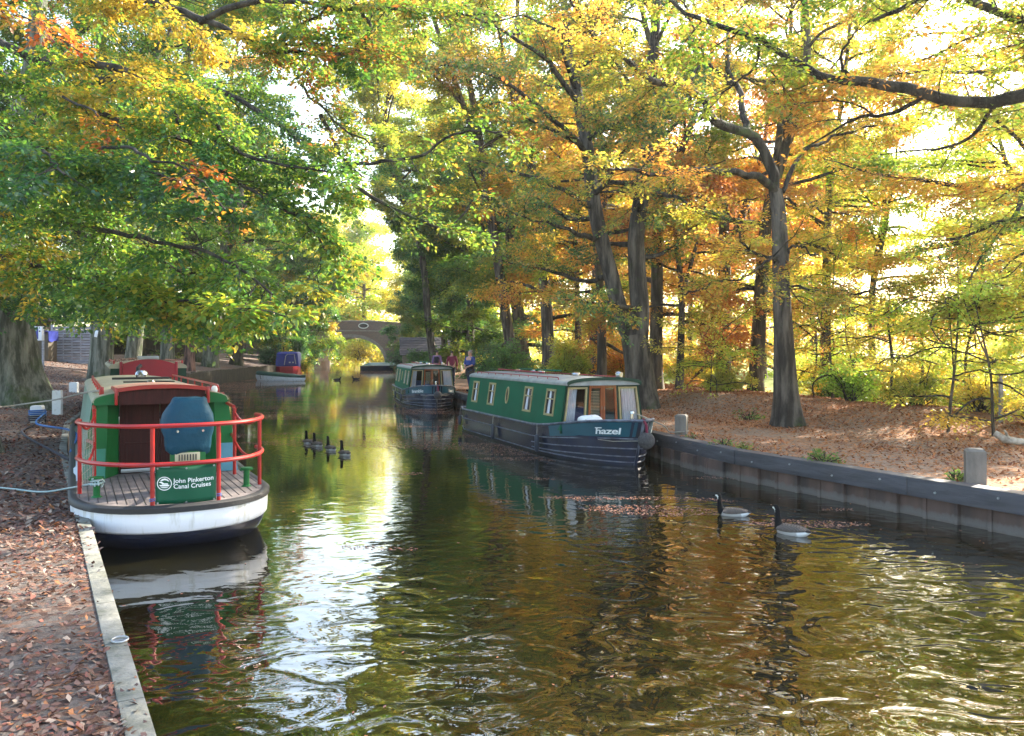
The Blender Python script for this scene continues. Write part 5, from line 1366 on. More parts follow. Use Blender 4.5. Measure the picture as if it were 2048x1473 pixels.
def twin_tree():
    D = 24.0; b = W(1285, 800, D); bz = gz_right(b.x, b.y) - 0.08
    t = Tree('oak_tree', 'broad rough trunk dividing into two stems just beyond the nearer green narrowboat', (b.x, b.y, bz), M['bark_grey'])
    t.trunk([(b.x, b.y, bz - 0.15), W(1278, 740, D), W(1268, 670, D)], [0.46, 0.41, 0.37], flare=0.45, lobes=4, sides=28, n=40, seed=3.0)
    l = t.trunk([W(1262, 680, D), W(1240, 620, D), W(1222, 550, D), W(1205, 490, D), W(1190, 420, D), W(1178, 320, D), W(1160, 220, D), W(1140, 100, D), W(1120, -60, D)], [0.25, 0.23, 0.22, 0.21, 0.19, 0.17, 0.14, 0.11, 0.07], sides=16, n=50)
    r = t.trunk([W(1275, 690, D), W(1280, 620, D), W(1274, 540, D), W(1272, 470, D), W(1285, 380, D), W(1297, 280, D), W(1302, 160, D), W(1312, 40, D), W(1318, -80, D)], [0.30, 0.27, 0.25, 0.23, 0.21, 0.19, 0.16, 0.12, 0.08], sides=16, n=50)
    ls = auto_limbs(t, l[0], l[1], 13, 0.25, (2.2, 4.2), elev=(-0.1, 0.7), wig=0.13) + auto_limbs(t, r[0], r[1], 15, 0.2, (2.2, 4.4), elev=(-0.1, 0.7), wig=0.13)
    for pts in ([(1272, 620, D), (1210, 600, D - 1.5), (1170, 605, D - 2.5), (1130, 600, D - 3.3)], [(1200, 480, D), (1150, 470, D - 1), (1100, 450, D - 2), (1030, 430, D - 3)], [(1190, 420, D), (1120, 370, D - 1.5), (1040, 340, D - 2.5), (950, 320, D - 3.5)], [(1178, 320, D), (1120, 250, D - 1.2), (1050, 190, D - 2.4), (960, 150, D - 3.6), (880, 130, D - 4.6)], [(1160, 220, D), (1090, 130, D - 1), (1000, 60, D - 2), (920, 20, D - 3)], [(1222, 550, D), (1170, 560, D + 1), (1090, 540, D + 2), (1000, 520, D + 3)], [(1300, 250, D), (1360, 220, D - 1), (1420, 150, D - 2)], [(1285, 380, D), (1340, 390, D - 1), (1400, 430, D - 2)]):
        ls.append(t.limb(PX(pts), 0.09, 0.015, n=18, sides=8))
    t.foliage(ls, BLUEG[1:] + YEL[1:2] + ORG[2:4] + BLUEG[1:4] + GRN_O[2:4], cs=0.7, size=0.09, per_m=17, d1=1.9, L1=(0.8, 2.4), d2=3.4, L2=(0.35, 0.85), kd=(1.5, 2.0, 3.0), seed=7.5, droop=0.03, flat=0.55, flatn=0.45)
    return t.done()
twin_tree()

RG = 'trees of the wood on the right bank'
K1 = (1.6, 2.2, 4.0); K2 = (1.6, 2.2, 3.3)
auto_tree('beech_tree', 'dark trunk rising directly behind the twin stemmed oak, orange leaves around it', *W(1312, 780, 28)[:2], 18, 0.24, ORG[:4], 'bark_dark', nl=30, L=(3, 5.5), size=0.112, group=RG, seed=1.1, t0=0.12, kd=K2)
auto_tree('beech_tree', 'slim grey trunk standing alone in orange leaves between the twin stemmed oak and the mound', *W(1358, 780, 27)[:2], 9.5, 0.13, RUST, 'bark_grey', nl=26, L=(2.4, 4.0), size=0.112, group=RG, seed=3.1, t0=0.22, elev=(-0.1, 0.6), kd=K2)
auto_tree('beech_tree', 'leaning trunk seen just left of the tall trunk on the mound', *W(1510, 785, 27)[:2], 18, 0.25, ORG[:4] + YEL[:3], 'bark_dark', lean=(1.6, 0), nl=32, L=(3, 5.5), size=0.112, group=RG, seed=5.1, t0=0.12, elev=(-0.1, 0.9), kd=K2)
auto_tree('beech_tree', 'dark trunk wrapped in hanging orange leaves beyond the mooring post', *W(1452, 770, 33)[:2], 15, 0.32, RUST, 'bark_dark', nl=34, L=(3, 5), size=0.123, group=RG, seed=8.1, t0=0.05, elev=(-0.3, 0.8), kd=K2)
auto_tree('beech_tree', 'grey trunk rising behind the roof of the nearer narrowboat', *W(1095, 760, 40)[:2], 22, 0.32, ORG[3:4] + YEL[2:4] + GRN_O[1:3], 'bark_grey', nl=34, L=(4, 7), size=0.145, group=RG, seed=2.7, t0=0.12, lean=(-1.5, -1), kd=K2)
auto_tree('oak_tree', 'oak with blue green leaves leaning over the canal behind the walkers', *W(1050, 750, 50)[:2], 19, 0.45, BLUEG, 'bark_dark', nl=38, L=(5, 8.5), size=0.16, per_m=13, d1=1.5, L1=(1.2, 2.8), group=RG, seed=4.4, t0=0.06, lean=(-3.0, -1), elev=(-0.2, 0.7), kd=K1)
auto_tree('oak_tree', 'green tree on the right bank between the walkers and the bridge', *W(940, 740, 70)[:2], 19, 0.4, BLUEG + [(0.2, 0.22, 0.04)], 'bark_dark', nl=38, L=(3.5, 6), size=0.2, per_m=12, d1=1.3, L1=(1.4, 3), d2=2.5, group=RG, seed=6.4, t0=0.15, lean=(-1, 0), elev=(-0.25, 0.7), kd=K1)
auto_tree('beech_tree', 'beech with golden crown high behind the twin stemmed oak', *W(1190, 740, 36)[:2], 24, 0.26, YEL, 'bark_grey', nl=34, L=(4, 6.5), size=0.135, group=RG, seed=9.4, t0=0.15, kd=K2)
auto_tree('beech_tree', 'golden beech behind the tall trunk on the mound', *W(1650, 770, 30)[:2], 18, 0.19, YEL, 'bark_grey', nl=30, L=(3, 5.5), size=0.123, group=RG, seed=9.9, t0=0.15, d1=1.4, kd=K2)
auto_tree('beech_tree', 'beech with layered rust sprays reaching in from the right edge', 12.2, 17.5, 11, 0.3, ORG[1:4] + RUST[1:2] + YEL[1:3], 'bark_dark', nl=28, L=(4.5, 7), size=0.089, per_m=16, d1=1.9, group=RG, seed=3.9, t0=0.2, az=(2.2, 4.2), elev=(0.0, 0.35), flat=0.85, flatn=0.8, kd=K2, tw=True)
auto_tree('beech_tree', 'beech with layered yellow sprays behind the log on the right', 15.5, 24.5, 13, 0.15, LIME[:2] + YEL[:3] + LIME[1:3], 'bark_grey', nl=30, L=(3.5, 6), size=0.101, d1=1.6, group=RG, seed=3.3, t0=0.10, az=(1.6, 4.8), elev=(0.0, 0.5), flat=0.85, flatn=0.8, kd=K2)
auto_tree('beech_tree', 'beech with layered lime sprays in the sunlit field edge', 12.6, 29.0, 13, 0.14, LIME, 'bark_grey', nl=32, L=(3.5, 6), size=0.107, d1=1.6, group=RG, seed=3.6, t0=0.08, elev=(0.0, 0.5), flat=0.85, flatn=0.8, kd=K2)
auto_tree('beech_tree', 'tall gold green beech arching high over the canal from behind the farther narrowboat', 0.2, 43, 27, 0.30, YEL[:3] + GRN_O[2:5], 'bark_grey', nl=40, L=(4.5, 8.5), size=0.135, group=RG, seed=2.9, t0=0.25, lean=(-6.0, -3), kd=K2)
auto_tree('beech_tree', 'pale gold beech on the right bank whose top closes the gap above the bridge', -5.5, 60, 28, 0.30, YEL[:3] + BLUEG[2:] + YEL[1:3], 'bark_grey', nl=46, L=(5, 9), size=0.17, group=RG, seed=4.9, t0=0.35, lean=(-6, -3), elev=(0.4, 1.2), flat=0.4, flatn=0.3, kd=K1)
auto_tree('oak_tree', 'mid green oak crown filling the space over the farther narrowboat', -4.2, 64, 18, 0.36, BLUEG, 'bark_dark', nl=46, L=(3.5, 6.5), size=0.17, group=RG, seed=1.3, t0=0.22, lean=(-2.5, -2), elev=(-0.1, 1.0), flat=0.4, flatn=0.3, kd=K1)
auto_tree('oak_tree', 'green oak crown behind the shrub nearest the bridge on the right', -6.6, 82, 20, 0.36, BLUEG + GRN_O[2:3], 'bark_dark', nl=46, L=(3, 5), size=0.2, group=RG, seed=7.3, t0=0.15, lean=(-1, -2), elev=(-0.1, 1.0), flat=0.4, flatn=0.3, kd=K1)
auto_tree('beech_tree', 'yellow green tree whose low boughs hang over the left shoulder of the bridge', -26.2, 92, 14, 0.35, GRN_Y[:5], 'bark_dark', nl=40, L=(4, 6.5), size=0.18, group=RG, seed=1.9, t0=0.05, lean=(3.5, 0), elev=(-0.4, 0.8), kd=K1)
auto_tree('beech_tree', 'beech with orange lower sprays close behind the nearer narrowboat roof', 3.4, 31.5, 12, 0.2, ORG[2:] + ORG[1:3], 'bark_dark', nl=34, L=(3, 5), size=0.10, group=RG, seed=6.1, t0=0.12, elev=(-0.1, 0.8), kd=K2)
auto_tree('oak_tree', 'small green gold tree overhanging the water at the left springing of the bridge', -25.4, 98, 10, 0.25, GRN_Y[:5], 'bark_dark', nl=50, L=(4, 6), size=0.17, group=RG, seed=2.8, t0=0.12, lean=(3.2, -1), elev=(-0.3, 0.9), flat=0.4, flatn=0.3, kd=K1)
auto_tree('oak_tree', 'small green tree beside the right springing of the bridge', -10.8, 98, 10, 0.25, BLUEG + GRN_O[3:4], 'bark_dark', nl=50, L=(3.2, 4.8), size=0.17, group=RG, seed=3.8, t0=0.12, lean=(-0.5, -1), elev=(-0.3, 0.9), flat=0.4, flatn=0.3, kd=K1)
# saplings
SG = 'young trees at the edge of the wood'
for i, (px, py, D, h, r, pal, lab) in enumerate((
        (1895, 810, 15.5, 3.8, 0.03, LIME, 'thin sapling with a crooked dark stem left of the log'),
        (1782, 800, 19.5, 3.6, 0.035, LIME, 'thin dark stemmed sapling growing at the crest of the bank'),
        (1665, 790, 22.0, 4.2, 0.04, YEL, 'slender yellow sapling a little right of the tall trunk'),
        (1988, 830, 15.0, 3.6, 0.03, LIME, 'slender sapling in sunlight at the far right'),
        (1715, 810, 23.5, 3.4, 0.035, LIME, 'bushy lime green sapling behind the crest of the bank'),
        (1840, 800, 23.0, 4.4, 0.05, YEL, 'yellow sapling with a dark forked stem in the sunlit field edge'),
        (1420, 790, 24.0, 2.0, 0.02, LIME, 'low sunlit sapling with pale yellow leaves on the mound'),
        (1625, 800, 26.0, 3.8, 0.035, ORG, 'orange leaved sapling close behind the tall trunk'),
        (1930, 800, 20.5, 4.6, 0.045, YEL, 'golden sapling near the wire fence'))):
    p = W(px, py, D)
    auto_tree('sapling', lab, p.x, p.y, h, r, pal, 'bark_dark', nl=20, L=(1.1, 2.4), t0=0.12, size=0.078, per_m=19, d1=3.0, L1=(0.4, 1.0), d2=4.0, L2=(0.25, 0.5), group=SG, seed=i * 1.7, elev=(-0.1, 0.6), flat=0.85, flatn=0.75, flare=0.2, lean=(rng.uniform(-0.5, 0.5), 0), kd=(1.3, 1.6, 2.8))

# ============ left bank, going away
LG = 'trees along the left bank'
auto_tree('beech_tree', 'pale mossy trunk carrying a small white notice, behind the crimson ended boat', *W(200, 750, 35)[:2], 20, 0.48, GREEN + [(0.25, 0.25, 0.04)], 'bark_beech', lean=(0.6, 0), nl=28, L=(4.5, 7.5), size=0.12, group=LG, seed=0.4, t0=0.2, kd=K1)
auto_tree('beech_tree', 'smooth grey trunk in front of the dark fence on the left bank', -20.9, 50, 20, 0.42, GREEN, 'bark_beech', nl=28, L=(4, 7), size=0.15, per_m=13, group=LG, seed=1.4, t0=0.22, kd=K1)
auto_tree('pine_tree', 'reddish furrowed leaning trunk at the start of the timber piling', -19.95, 51, 15, 0.33, GREEN, 'bark_pine', lean=(1.0, 0), nl=14, L=(2, 3.5), size=0.15, per_m=11, group=LG, seed=2.4, t0=0.35, kd=K1)
auto_tree('beech_tree', 'stout pale trunk leaning right over the timber piling', -21.6, 59, 21, 0.55, GRN_Y, 'bark_beech', lean=(3.4, 0), nl=34, L=(4.5, 8), size=0.16, per_m=12, group=LG, seed=3.4, t0=0.2, kd=K1)
auto_tree('oak_tree', 'dark trunk in the shade beside the small white rowing boat', -22.4, 67, 17, 0.5, GREEN, 'bark_dark', lean=(1.0, 0), nl=32, L=(4, 7), size=0.18, per_m=12, group=LG, seed=4.4, t0=0.12, kd=K1)
auto_tree('oak_tree', 'tree with low trailing boughs hiding the left half of the bridge arch', -26.2, 98.5, 15, 0.4, GRN_Y + RUST[:1], 'bark_dark', lean=(4.5, -2), nl=40, L=(4, 6.5), size=0.2, per_m=12, d1=1.7, group=LG, seed=5.9, t0=0.03, elev=(-0.45, 0.7), kd=K1)
auto_tree('oak_tree', 'dense tree overhanging the blue covered boat', -24.2, 83, 14, 0.45, GRN_Y, 'bark_dark', lean=(1.5, -1), nl=36, L=(4.5, 7), size=0.19, per_m=13, d1=1.8, group=LG, seed=5.4, t0=0.03, elev=(-0.3, 0.9), kd=K1)
auto_tree('oak_tree', 'rust tinged tree on the left just before the bridge', -28.0, 97, 22, 0.45, [(0.10, 0.13, 0.03)] + RUST + GRN_Y[1:3], 'bark_dark', lean=(2.2, -1), nl=38, L=(5, 8), size=0.22, per_m=11, d1=1.5, group=LG, seed=6.4, t0=0.08, elev=(-0.2, 0.9), kd=K1)
auto_tree('beech_tree', 'beech crown of copper leaves high above the left bank', -23.5, 62, 27, 0.4, GRN_Y[2:] + RUST[:2], 'bark_beech', lean=(4, -2), nl=36, L=(5, 8.5), size=0.16, per_m=11, group=LG, seed=7.4, t0=0.35, kd=K1)
auto_tree('beech_tree', 'tall beech with pinkish brown leaves above the stern of the trip boat', -18.5, 40, 24, 0.38, RUST[:3] + GRN_Y[1:4], 'bark_beech', lean=(5, -1), nl=34, L=(4.5, 8), size=0.12, per_m=12, group=LG, seed=7.9, t0=0.3, kd=K1)
auto_tree('oak_tree', 'leafy tree behind the woven fence panel', -28.5, 47, 17, 0.4, GREEN, 'bark_dark', nl=32, L=(4, 7), size=0.18, per_m=11, group=LG, seed=8.4, t0=0.1, kd=K1)

# background wood: copies of three trees at their own places
BG1 = auto_tree('woodland_tree', 'golden tree of the sunlit wood farthest right', 33, 52, 16, 0.25, LIME[:3] + YEL[1:3], 'bark_grey', nl=44, L=(4, 7), size=0.24, kd=(1.6, 2.4, 3.6), per_m=9, d1=1.5, L1=(1.2, 2.8), d2=2.3, group='trees of the far wood', seed=1.9, t0=0.05, elev=(-0.2, 0.9))
BG2 = auto_tree('woodland_tree', 'russet tree of the sunlit wood behind the mound', 14, 46, 16, 0.24, ORG[:1] + YEL[2:] + ORG[1:4], 'bark_dark', nl=44, L=(4, 7), size=0.22, kd=(1.6, 2.4, 3.6), per_m=9, d1=1.5, L1=(1.2, 2.8), d2=2.3, group='trees of the far wood', seed=2.9, t0=0.06, elev=(-0.2, 0.9))
BG3 = auto_tree('woodland_tree', 'deep green tree at the back of the left bank', -36, 62, 18, 0.4, GREEN + [(0.2, 0.22, 0.04)], 'bark_dark', nl=44, L=(4, 7.5), size=0.24, kd=(1.6, 2.4, 3.6), per_m=9, d1=1.5, L1=(1.2, 2.8), d2=2.3, group='trees of the far wood', seed=3.9, t0=0.04, elev=(-0.2, 0.9))
far = [
    (BG1, 22, 60, 1.0, 0.99, 'golden tree of the far wood right of the tall trunk on the mound'), (BG1, 42, 66, 2.0, 1.05, 'tall golden tree at the far right edge of the field'),
    (BG2, 7, 58, 0.7, 1.05, 'russet tree far behind the twin stemmed oak'), (BG2, 3.5, 44, 2.9, 0.85, 'russet tree close behind the nearer narrowboat roof'),
    (BG1, -1, 72, 4.0, 1.05, 'yellow tree behind the oak that leans over the canal'), (BG3, -3, 60, 0.3, 0.85, 'green tree standing back from the towpath behind the walkers'),
    (BG3, -5.0, 93, 1.3, 0.9, 'green tree at the right end of the bridge'), (BG3, -1.5, 80, 2.3, 1.0, 'green tree behind the dark tiled building'),
    (BG1, -12, 128, 3.3, 1.5, 'sunlit yellow tree seen over the right half of the bridge'), (BG1, -25, 140, 5.3, 1.6, 'sunlit yellow tree seen over the bridge parapet'),
    (BG1, -33, 150, 0.9, 1.6, 'sunlit yellow tree seen through the bridge arch'), (BG3, -34, 104, 4.3, 1.1, 'green tree at the left end of the bridge'),
    (BG3, -31, 78, 5.0, 1.0, 'green tree behind the dense one over the blue covered boat'), (BG3, -42, 48, 1.1, 1.1, 'green tree at the far left behind the fences'),
    (BG2, -40, 90, 1.7, 1.2, 'russet tree far back on the left bank'), (BG2, 30, 38, 3.9, 0.81, 'russet tree standing in the sunlit field at the right'),
    (BG3, -27, 60, 0.6, 0.85, 'green tree behind the palisade fence'), (BG2, 16, 74, 5.2, 1.15, 'tall russet tree far back in the middle of the right bank wood'),
    (BG1, 54, 60, 2.6, 0.95, 'golden tree beyond the wire fence'), (BG3, -50, 70, 2.1, 1.2, 'green tree at the back of the left bank, beyond the leftmost trunk')]
for s_, x, y, rz, k, lab in far: copy_tree(s_, x, y, rz, k, lab, 'trees of the far wood')

# the far wood as one mass closing the view
def mass(name, spots, pal, size, n, hh, seed, label, cat='woodland'):
    P = []
    for (x, y, r_, z0, h) in spots:
        m = int(n * r_ * h / 40)
        u = rng.random(m) ** 0.6; a = rng.random(m) * 2 * math.pi
        q = np.stack([x + r_ * u * np.cos(a), y + r_ * u * np.sin(a), z0 + h * rng.random(m) ** 0.9 * (1 - 0.5 * u ** 3)], 1)
        P.append(q)
    P = np.concatenate(P); k = snoise(P, 0.55, seed) > 0.33; P = P[k]
    n_ = len(P); Q = np.stack([P, P + rng.normal(0, 0.3, P.shape)], 1)
    V, F, C = leaves(Q, 0.01, size, 0.1, 0.35, 0.1, pal, 0.2, seed)
    o = np_mesh(name, V, F, M['leaf'], None, C); tag(o, label, cat, kind='stuff'); return o
sp = [(x, 95 + 14 * math.sin(x * 0.21) + abs(x - 30) * 0.2, 9, -0.6, 11 + 3 * math.sin(x * 0.5)) for x in range(0, 110, 9)] + [(x, 150 + 8 * math.sin(x), 11, 0, 13) for x in range(-60, 10, 11)]
mass('far_woodland', sp, YEL[1:] + LIME[:2], 0.6, 900, 10, 3.0, 'yellow mass of sunlit woodland closing the view beyond the field')
sp = [(x, 84 + 8 * math.sin(x * 0.3), 9, 0.6, 12) for x in range(-110, -34, 9)]
mass('dark_woodland', sp, GREEN, 0.55, 900, 10, 5.0, 'dark green mass of woodland behind the left bank')

# shrubs at the water's edge
def shrub(name, label, x, y, r_, h, pal, size, n, group, seed=0.0, z=None, dark='bark_dark'):
    if z is None: z = (gz_left if x < (edge(LE, y) + edge(RE, y)) / 2 else gz_right)(x, y) - 0.05
    t = Tree(name, label, (x, y, z), M[dark], group, 'shrub')
    ls = []
    for i in range(n):
        a = rng.random() * 2 * math.pi; e = rng.uniform(0.35, 1.4); l = rng.uniform(0.6, 1.0)
        d = np.array([math.cos(a) * math.cos(e) * r_ * l, math.sin(a) * math.cos(e) * r_ * l, math.sin(e) * h * l])
        p0 = np.array([x, y, z]) + np.array([math.cos(a), math.sin(a), 0]) * 0.08 * r_
        ls.append(t.limb([p0, p0 + d * 0.5 + np.array([0, 0, h * 0.08]), p0 + d], 0.012 * r_ + 0.008, 0.006, n=10, sides=5, wig=0.02 * r_))
    t.foliage(ls, pal, size=size, per_m=18 * 0.09 / size, d1=3.0 / max(0.6, r_ * 0.6), L1=(0.3 * r_, 0.7 * r_), d2=5.0 / max(0.7, r_), L2=(0.15 * r_, 0.35 * r_), seed=seed, flat=0.4, flatn=0.3, t0=0.1)
    return t.done('foliage')
EG = 'shrubs along the canal'
for i, (x, y, r_, h, pal, size, n, lab) in enumerate((
        (-24.6, 91, 2.6, 3.2, BLUEG, 0.17, 34, 'rounded blue green shrub overhanging the water beyond the blue covered boat'),
        (-23.0, 79, 1.4, 2.0, BLUEG, 0.14, 22, 'grey green shrub behind the blue covered boat'),
        (-11.8, 94, 2.6, 2.4, BLUEG, 0.17, 30, 'dark shrub on the right bank just before the bridge'),
        (-8.5, 76, 2.0, 1.8, GRN_Y[:3], 0.15, 24, 'shrub on the right bank beyond the farther narrowboat'),
        (-0.9, 41, 1.1, 1.5, GRN_Y[:3], 0.10, 22, 'green shrub beside the towpath behind the walkers'),
        (-0.2, 36, 1.6, 2.3, GRN_Y[:4], 0.10, 34, 'green shrub behind the stern of the nearer narrowboat'),
        (2.2, 33, 1.6, 2.4, YEL[:3], 0.10, 34, 'yellowing shrub behind the roof of the nearer narrowboat'),
        (4.6, 33.5, 1.5, 1.8, YEL, 0.10, 30, 'yellow shrub between the twin stemmed oak and the slim pale trunk'),
        (7.6, 35, 1.7, 2.0, LIME, 0.10, 30, 'lime green shrub left of the mound'),
        (12.6, 33, 1.9, 2.2, LIME, 0.11, 30, 'lime green shrub behind the mound'),
        (11.0, 24.0, 1.7, 1.9, LIME, 0.08, 34, 'low sunlit bush on the far slope behind the crest'),
        (9.4, 24.0, 0.9, 1.0, GRN_Y[1:4], 0.07, 22, 'small brushy bush beside the tall trunk'),
        (14.0, 27.5, 1.8, 1.9, LIME, 0.10, 30, 'lime bush in the sunlit field right of the saplings'),
        (17.0, 31.0, 2.2, 2.2, YEL[:3], 0.11, 30, 'yellow bush in the sunlit field beyond the saplings'),
        (8.6, 21.0, 1.0, 1.1, LIME, 0.07, 26, 'low lime bush right behind the tall trunk on the mound'),
        (9.4, 19.2, 0.9, 0.9, YEL[:3], 0.065, 24, 'small yellow bush on the crest between two saplings'),
        (9.9, 17.4, 0.9, 1.0, LIME, 0.065, 24, 'low leafy bush on the crest left of the log'),
        (10.0, 15.8, 0.8, 0.8, LIME, 0.06, 22, 'low sunlit bush just behind the log'),
        (6.6, 25.5, 0.9, 0.9, ORG[1:4], 0.07, 22, 'low orange bush at the foot of the leaning trunk'),
        (11.6, 18.8, 1.3, 1.2, LIME, 0.065, 30, 'low lime bush close behind the log'),
        (13.4, 21.5, 1.7, 1.8, YEL[:4], 0.075, 34, 'yellow green bush by the wire fence'),
        (-22.5, 122, 3.0, 4.5, YEL[:3], 0.28, 30, 'bright yellow bush glowing through the bridge arch'),
        (-17.0, 121, 2.4, 3.0, YEL[:3], 0.25, 26, 'yellow bush at the right side of the bridge arch'),
        (-27.5, 131, 3.0, 4.5, LIME, 0.28, 26, 'lime bush at the left side of the bridge arch'))):
    shrub('shrub', lab, x, y, r_, h, pal, size, n, EG, seed=i * 2.3)
# weeds along the waling
for i, (px, py, D, s_, lab) in enumerate(((1605, 918, 12.2, 0.30, 'leafy green weed clump growing by the middle of the waling'), (1450, 893, 14.3, 0.22, 'low weed tuft beyond the nearer clump on the bank edge'), (1490, 897, 13.8, 0.2, 'small weed tuft between the two weed clumps on the bank edge'),
                                         (1912, 957, 10.6, 0.2, 'tuft of weeds at the foot of the nearer mooring post'), (1385, 882, 15.6, 0.15, 'small weed beside the farther mooring post'), (1500, 830, 19.5, 0.35, 'straggling green plant at the foot of the mound'))):
    p = W(px, py, D); shrub('weed_plant', lab, max(p.x, edge(RE, D) + 0.2), D, s_, s_ * 0.95, [(0.08, 0.17, 0.03), (0.13, 0.24, 0.05), (0.22, 0.30, 0.06)], 0.045, 13, 'weeds along the right bank', seed=i)
print('LEAVES', STAT)
# ------------------------------------------------------------------ small things
# right bank mooring posts
def mooring_post(px, py, D, w, h, label):
    p = W(px, py, D); x = p.x; z = gz_right(x, D)
    root = empty('mooring_post', (x, D, z), R(-22)); tag(root, label, 'mooring post', 'square posts on the right bank')
    b = bmesh.new()
    MB().loft([[(sx * w / 2, sy * w / 2, -0.1) for sx, sy in ((-1, -1), (1, -1), (1, 1), (-1, 1))], [(sx * w / 2, sy * w / 2, h - 0.03) for sx, sy in ((-1, -1), (1, -1), (1, 1), (-1, 1))], [(sx * (w / 2 - 0.035), sy * (w / 2 - 0.035), h) for sx, sy in ((-1, -1), (1, -1), (1, 1), (-1, 1))]]).build('shaft', M['stonepost'], root, smooth=False)
    b.free()
    return root
mooring_post(1950, 963, 10.3, 0.225, 0.44, 'square weathered post nearer to us at the edge of the right bank')
mooring_post(1363, 868, 16.4, 0.225, 0.40, 'square weathered post beside the bow of the nearer green narrowboat')
# left bank bollards
def white_bollard(px, D, w, h, label, notch=False):
    x = (px - 1024) / FPX * D; z = gz_left(x, D)
    root = empty('bollard', (x, D, z), R(10)); tag(root, label, 'bollard', 'white posts on the left bank')
    if notch: prof = [(-w / 2, -0.1), (w / 2, -0.1), (w / 2, h), (w * 0.12, h), (0.0, h - 0.13), (-w * 0.12, h), (-w / 2, h)]
    else: prof = [(-w / 2, -0.1), (w / 2, -0.1), (w / 2, h - 0.03), (w / 2 - 0.03, h), (-w / 2 + 0.03, h), (-w / 2, h - 0.03)]
    MB().loft([[(a, -w * 0.4, c) for a, c in prof], [(a, w * 0.4, c) for a, c in prof]]).build('shaft', M['whitepost'], root, smooth=False)
    return root
wb1 = white_bollard(75, 20.0, 0.26, 0.42, 'white bollard with blue and dark ropes wound round it')
white_bollard(115, 22.6, 0.22, 0.66, 'tall white post with a notched top beside the big beech', True)
white_bollard(148, 30.0, 0.27, 0.36, 'short white bollard farthest back among the fallen leaves')

def rope(name, pts, r, mat, label, n=40, cat='rope'):
    P = catmull(pts, n); P = P - np.array(pts[0], dtype=float)
    o = MB().tube([tuple(p) for p in P], r, 7).build(name, mat, None, loc=pts[0]); tag(o, label, cat); return o
T = lambda p: tuple(on_boat(trip, p))
b = wb1.location
gl = gz_left(-12.1, 20.0)
rope('mooring_rope', [(-6.6, 10.2, 0.45), (-9.0, 14.0, 1.05), W(25, 812, 19.5), W(110, 800, 17), W(165, 787, 14), T((-0.74, 2.75, 1.60))], 0.017, M['rope'], 'pale grey mooring rope from the left bank up to the trip boat roof rail', 50)
rope('mooring_rope', [(b.x + 0.17, b.y, b.z + 0.24), (b.x + 0.9, b.y - 1.6, b.z + 0.12), T((-1.02, 7.0, 0.72)), T((-1.06, 4.6, 0.62))], 0.02, M['bluerope'], 'blue mooring rope stretched from the white bollard to the side of the trip boat')
rope('mooring_rope', [(b.x + 0.17, b.y, b.z + 0.10), (b.x + 0.6, b.y - 1.2, b.z + 0.04), (b.x + 1.3, b.y - 2.8, b.z + 0.02), T((-1.08, 4.2, 0.56))], 0.022, M['darkrope'], 'dark mooring rope lying on the leaves from the white bollard to the trip boat')
for z, m, lab in ((0.24, 'bluerope', 'blue rope coil wound round the white bollard'), (0.10, 'darkrope', 'dark rope coil round the foot of the white bollard')):
    c = MB(); rr = 0.185
    c.tube([(rr * math.cos(a), rr * 0.9 * math.sin(a), 0.007 * a) for a in np.linspace(0, 6 * math.pi, 60)], 0.018, 6)
    o = c.build('rope_coil', M[m], None, loc=(b.x, b.y, b.z + z - 0.06)); tag(o, lab, 'rope')
st = T((-0.80, 0.98, 0.66))
rope('mooring_rope', [(-8.0, 10.8, 0.40), (-6.5, 10.45, 0.385), (-5.75, 10.05, 0.40), (-5.15, 9.6, 0.52), st], 0.010, M['cyanrope'], 'pale turquoise rope lying across the leaves to the green stud on the trip boat\'s stern')
kn = MB()
for k in range(9):
    a = rng.random() * 6.28; l = rng.uniform(0.06, 0.16)
    kn.tube([(0, 0, 0), (l * 0.5 * math.cos(a), l * 0.5 * math.sin(a), 0.05), (l * math.cos(a), l * math.sin(a), rng.uniform(-0.04, 0.06))], 0.009, 5)
kn.tube([(0.055 * math.cos(a), 0.055 * math.sin(a), -0.04 + 0.006 * a) for a in np.linspace(0, 14, 50)], 0.013, 6)
o = kn.build('rope_knot', M['cyanrope'], None, loc=st); tag(o, 'frayed turquoise rope knot on the left green stud of the trip boat\'s stern', 'rope')
H = lambda p: tuple(on_boat(hz, p))
pb = bpy.data.objects['mooring_post.001'].location
rope('mooring_rope', [H((0.1, 0.15, 0.95)), (2.85, 15.55, 0.72), (pb.x - 0.25, pb.y - 0.1, pb.z + 0.06), (pb.x, pb.y - 0.14, pb.z + 0.07), (pb.x + 0.14, pb.y, pb.z + 0.07)], 0.012, M['rope'], 'thin rope sagging from the bow of the nearer narrowboat to the square post')
pp = MB(); pp.tube([(0, 0, 0), (0.02, 0.01, 0.5), (-0.02, 0, 0.98)], 0.012, 6); pp.lathe([(0, 0.96), (0.03, 0.97), (0.03, 1.01), (0, 1.03)], (-0.02, 0, 0), 8)
o = pp.build('mooring_pin', M['grey_metal'], None, loc=(-7.9, 12.6, gz_left(-7.9, 12.6) - 0.05)); tag(o, 'thin metal mooring pin standing in the leaves near the left edge', 'mooring pin')
# mooring ring on the coping
q = W(240, 1290, 4.95); q.z = 0.37
root = empty('mooring_ring', (q.x, q.y, 0.366), R(30)); tag(root, 'small galvanised mooring ring on the pale coping', 'mooring ring')
MB().tube([(0.045 * math.cos(a), 0.035 * math.sin(a), 0.012 + 0.006 * math.sin(a)) for a in np.linspace(0, 2 * math.pi, 24, endpoint=False)], 0.0055, 8, closed=True).build('ring', M['grey_metal'], root)
MB().box((0.0, 0.02, 0.004), (0.09, 0.035, 0.006), bev=0.002).build('plate', M['grey_metal'], root)

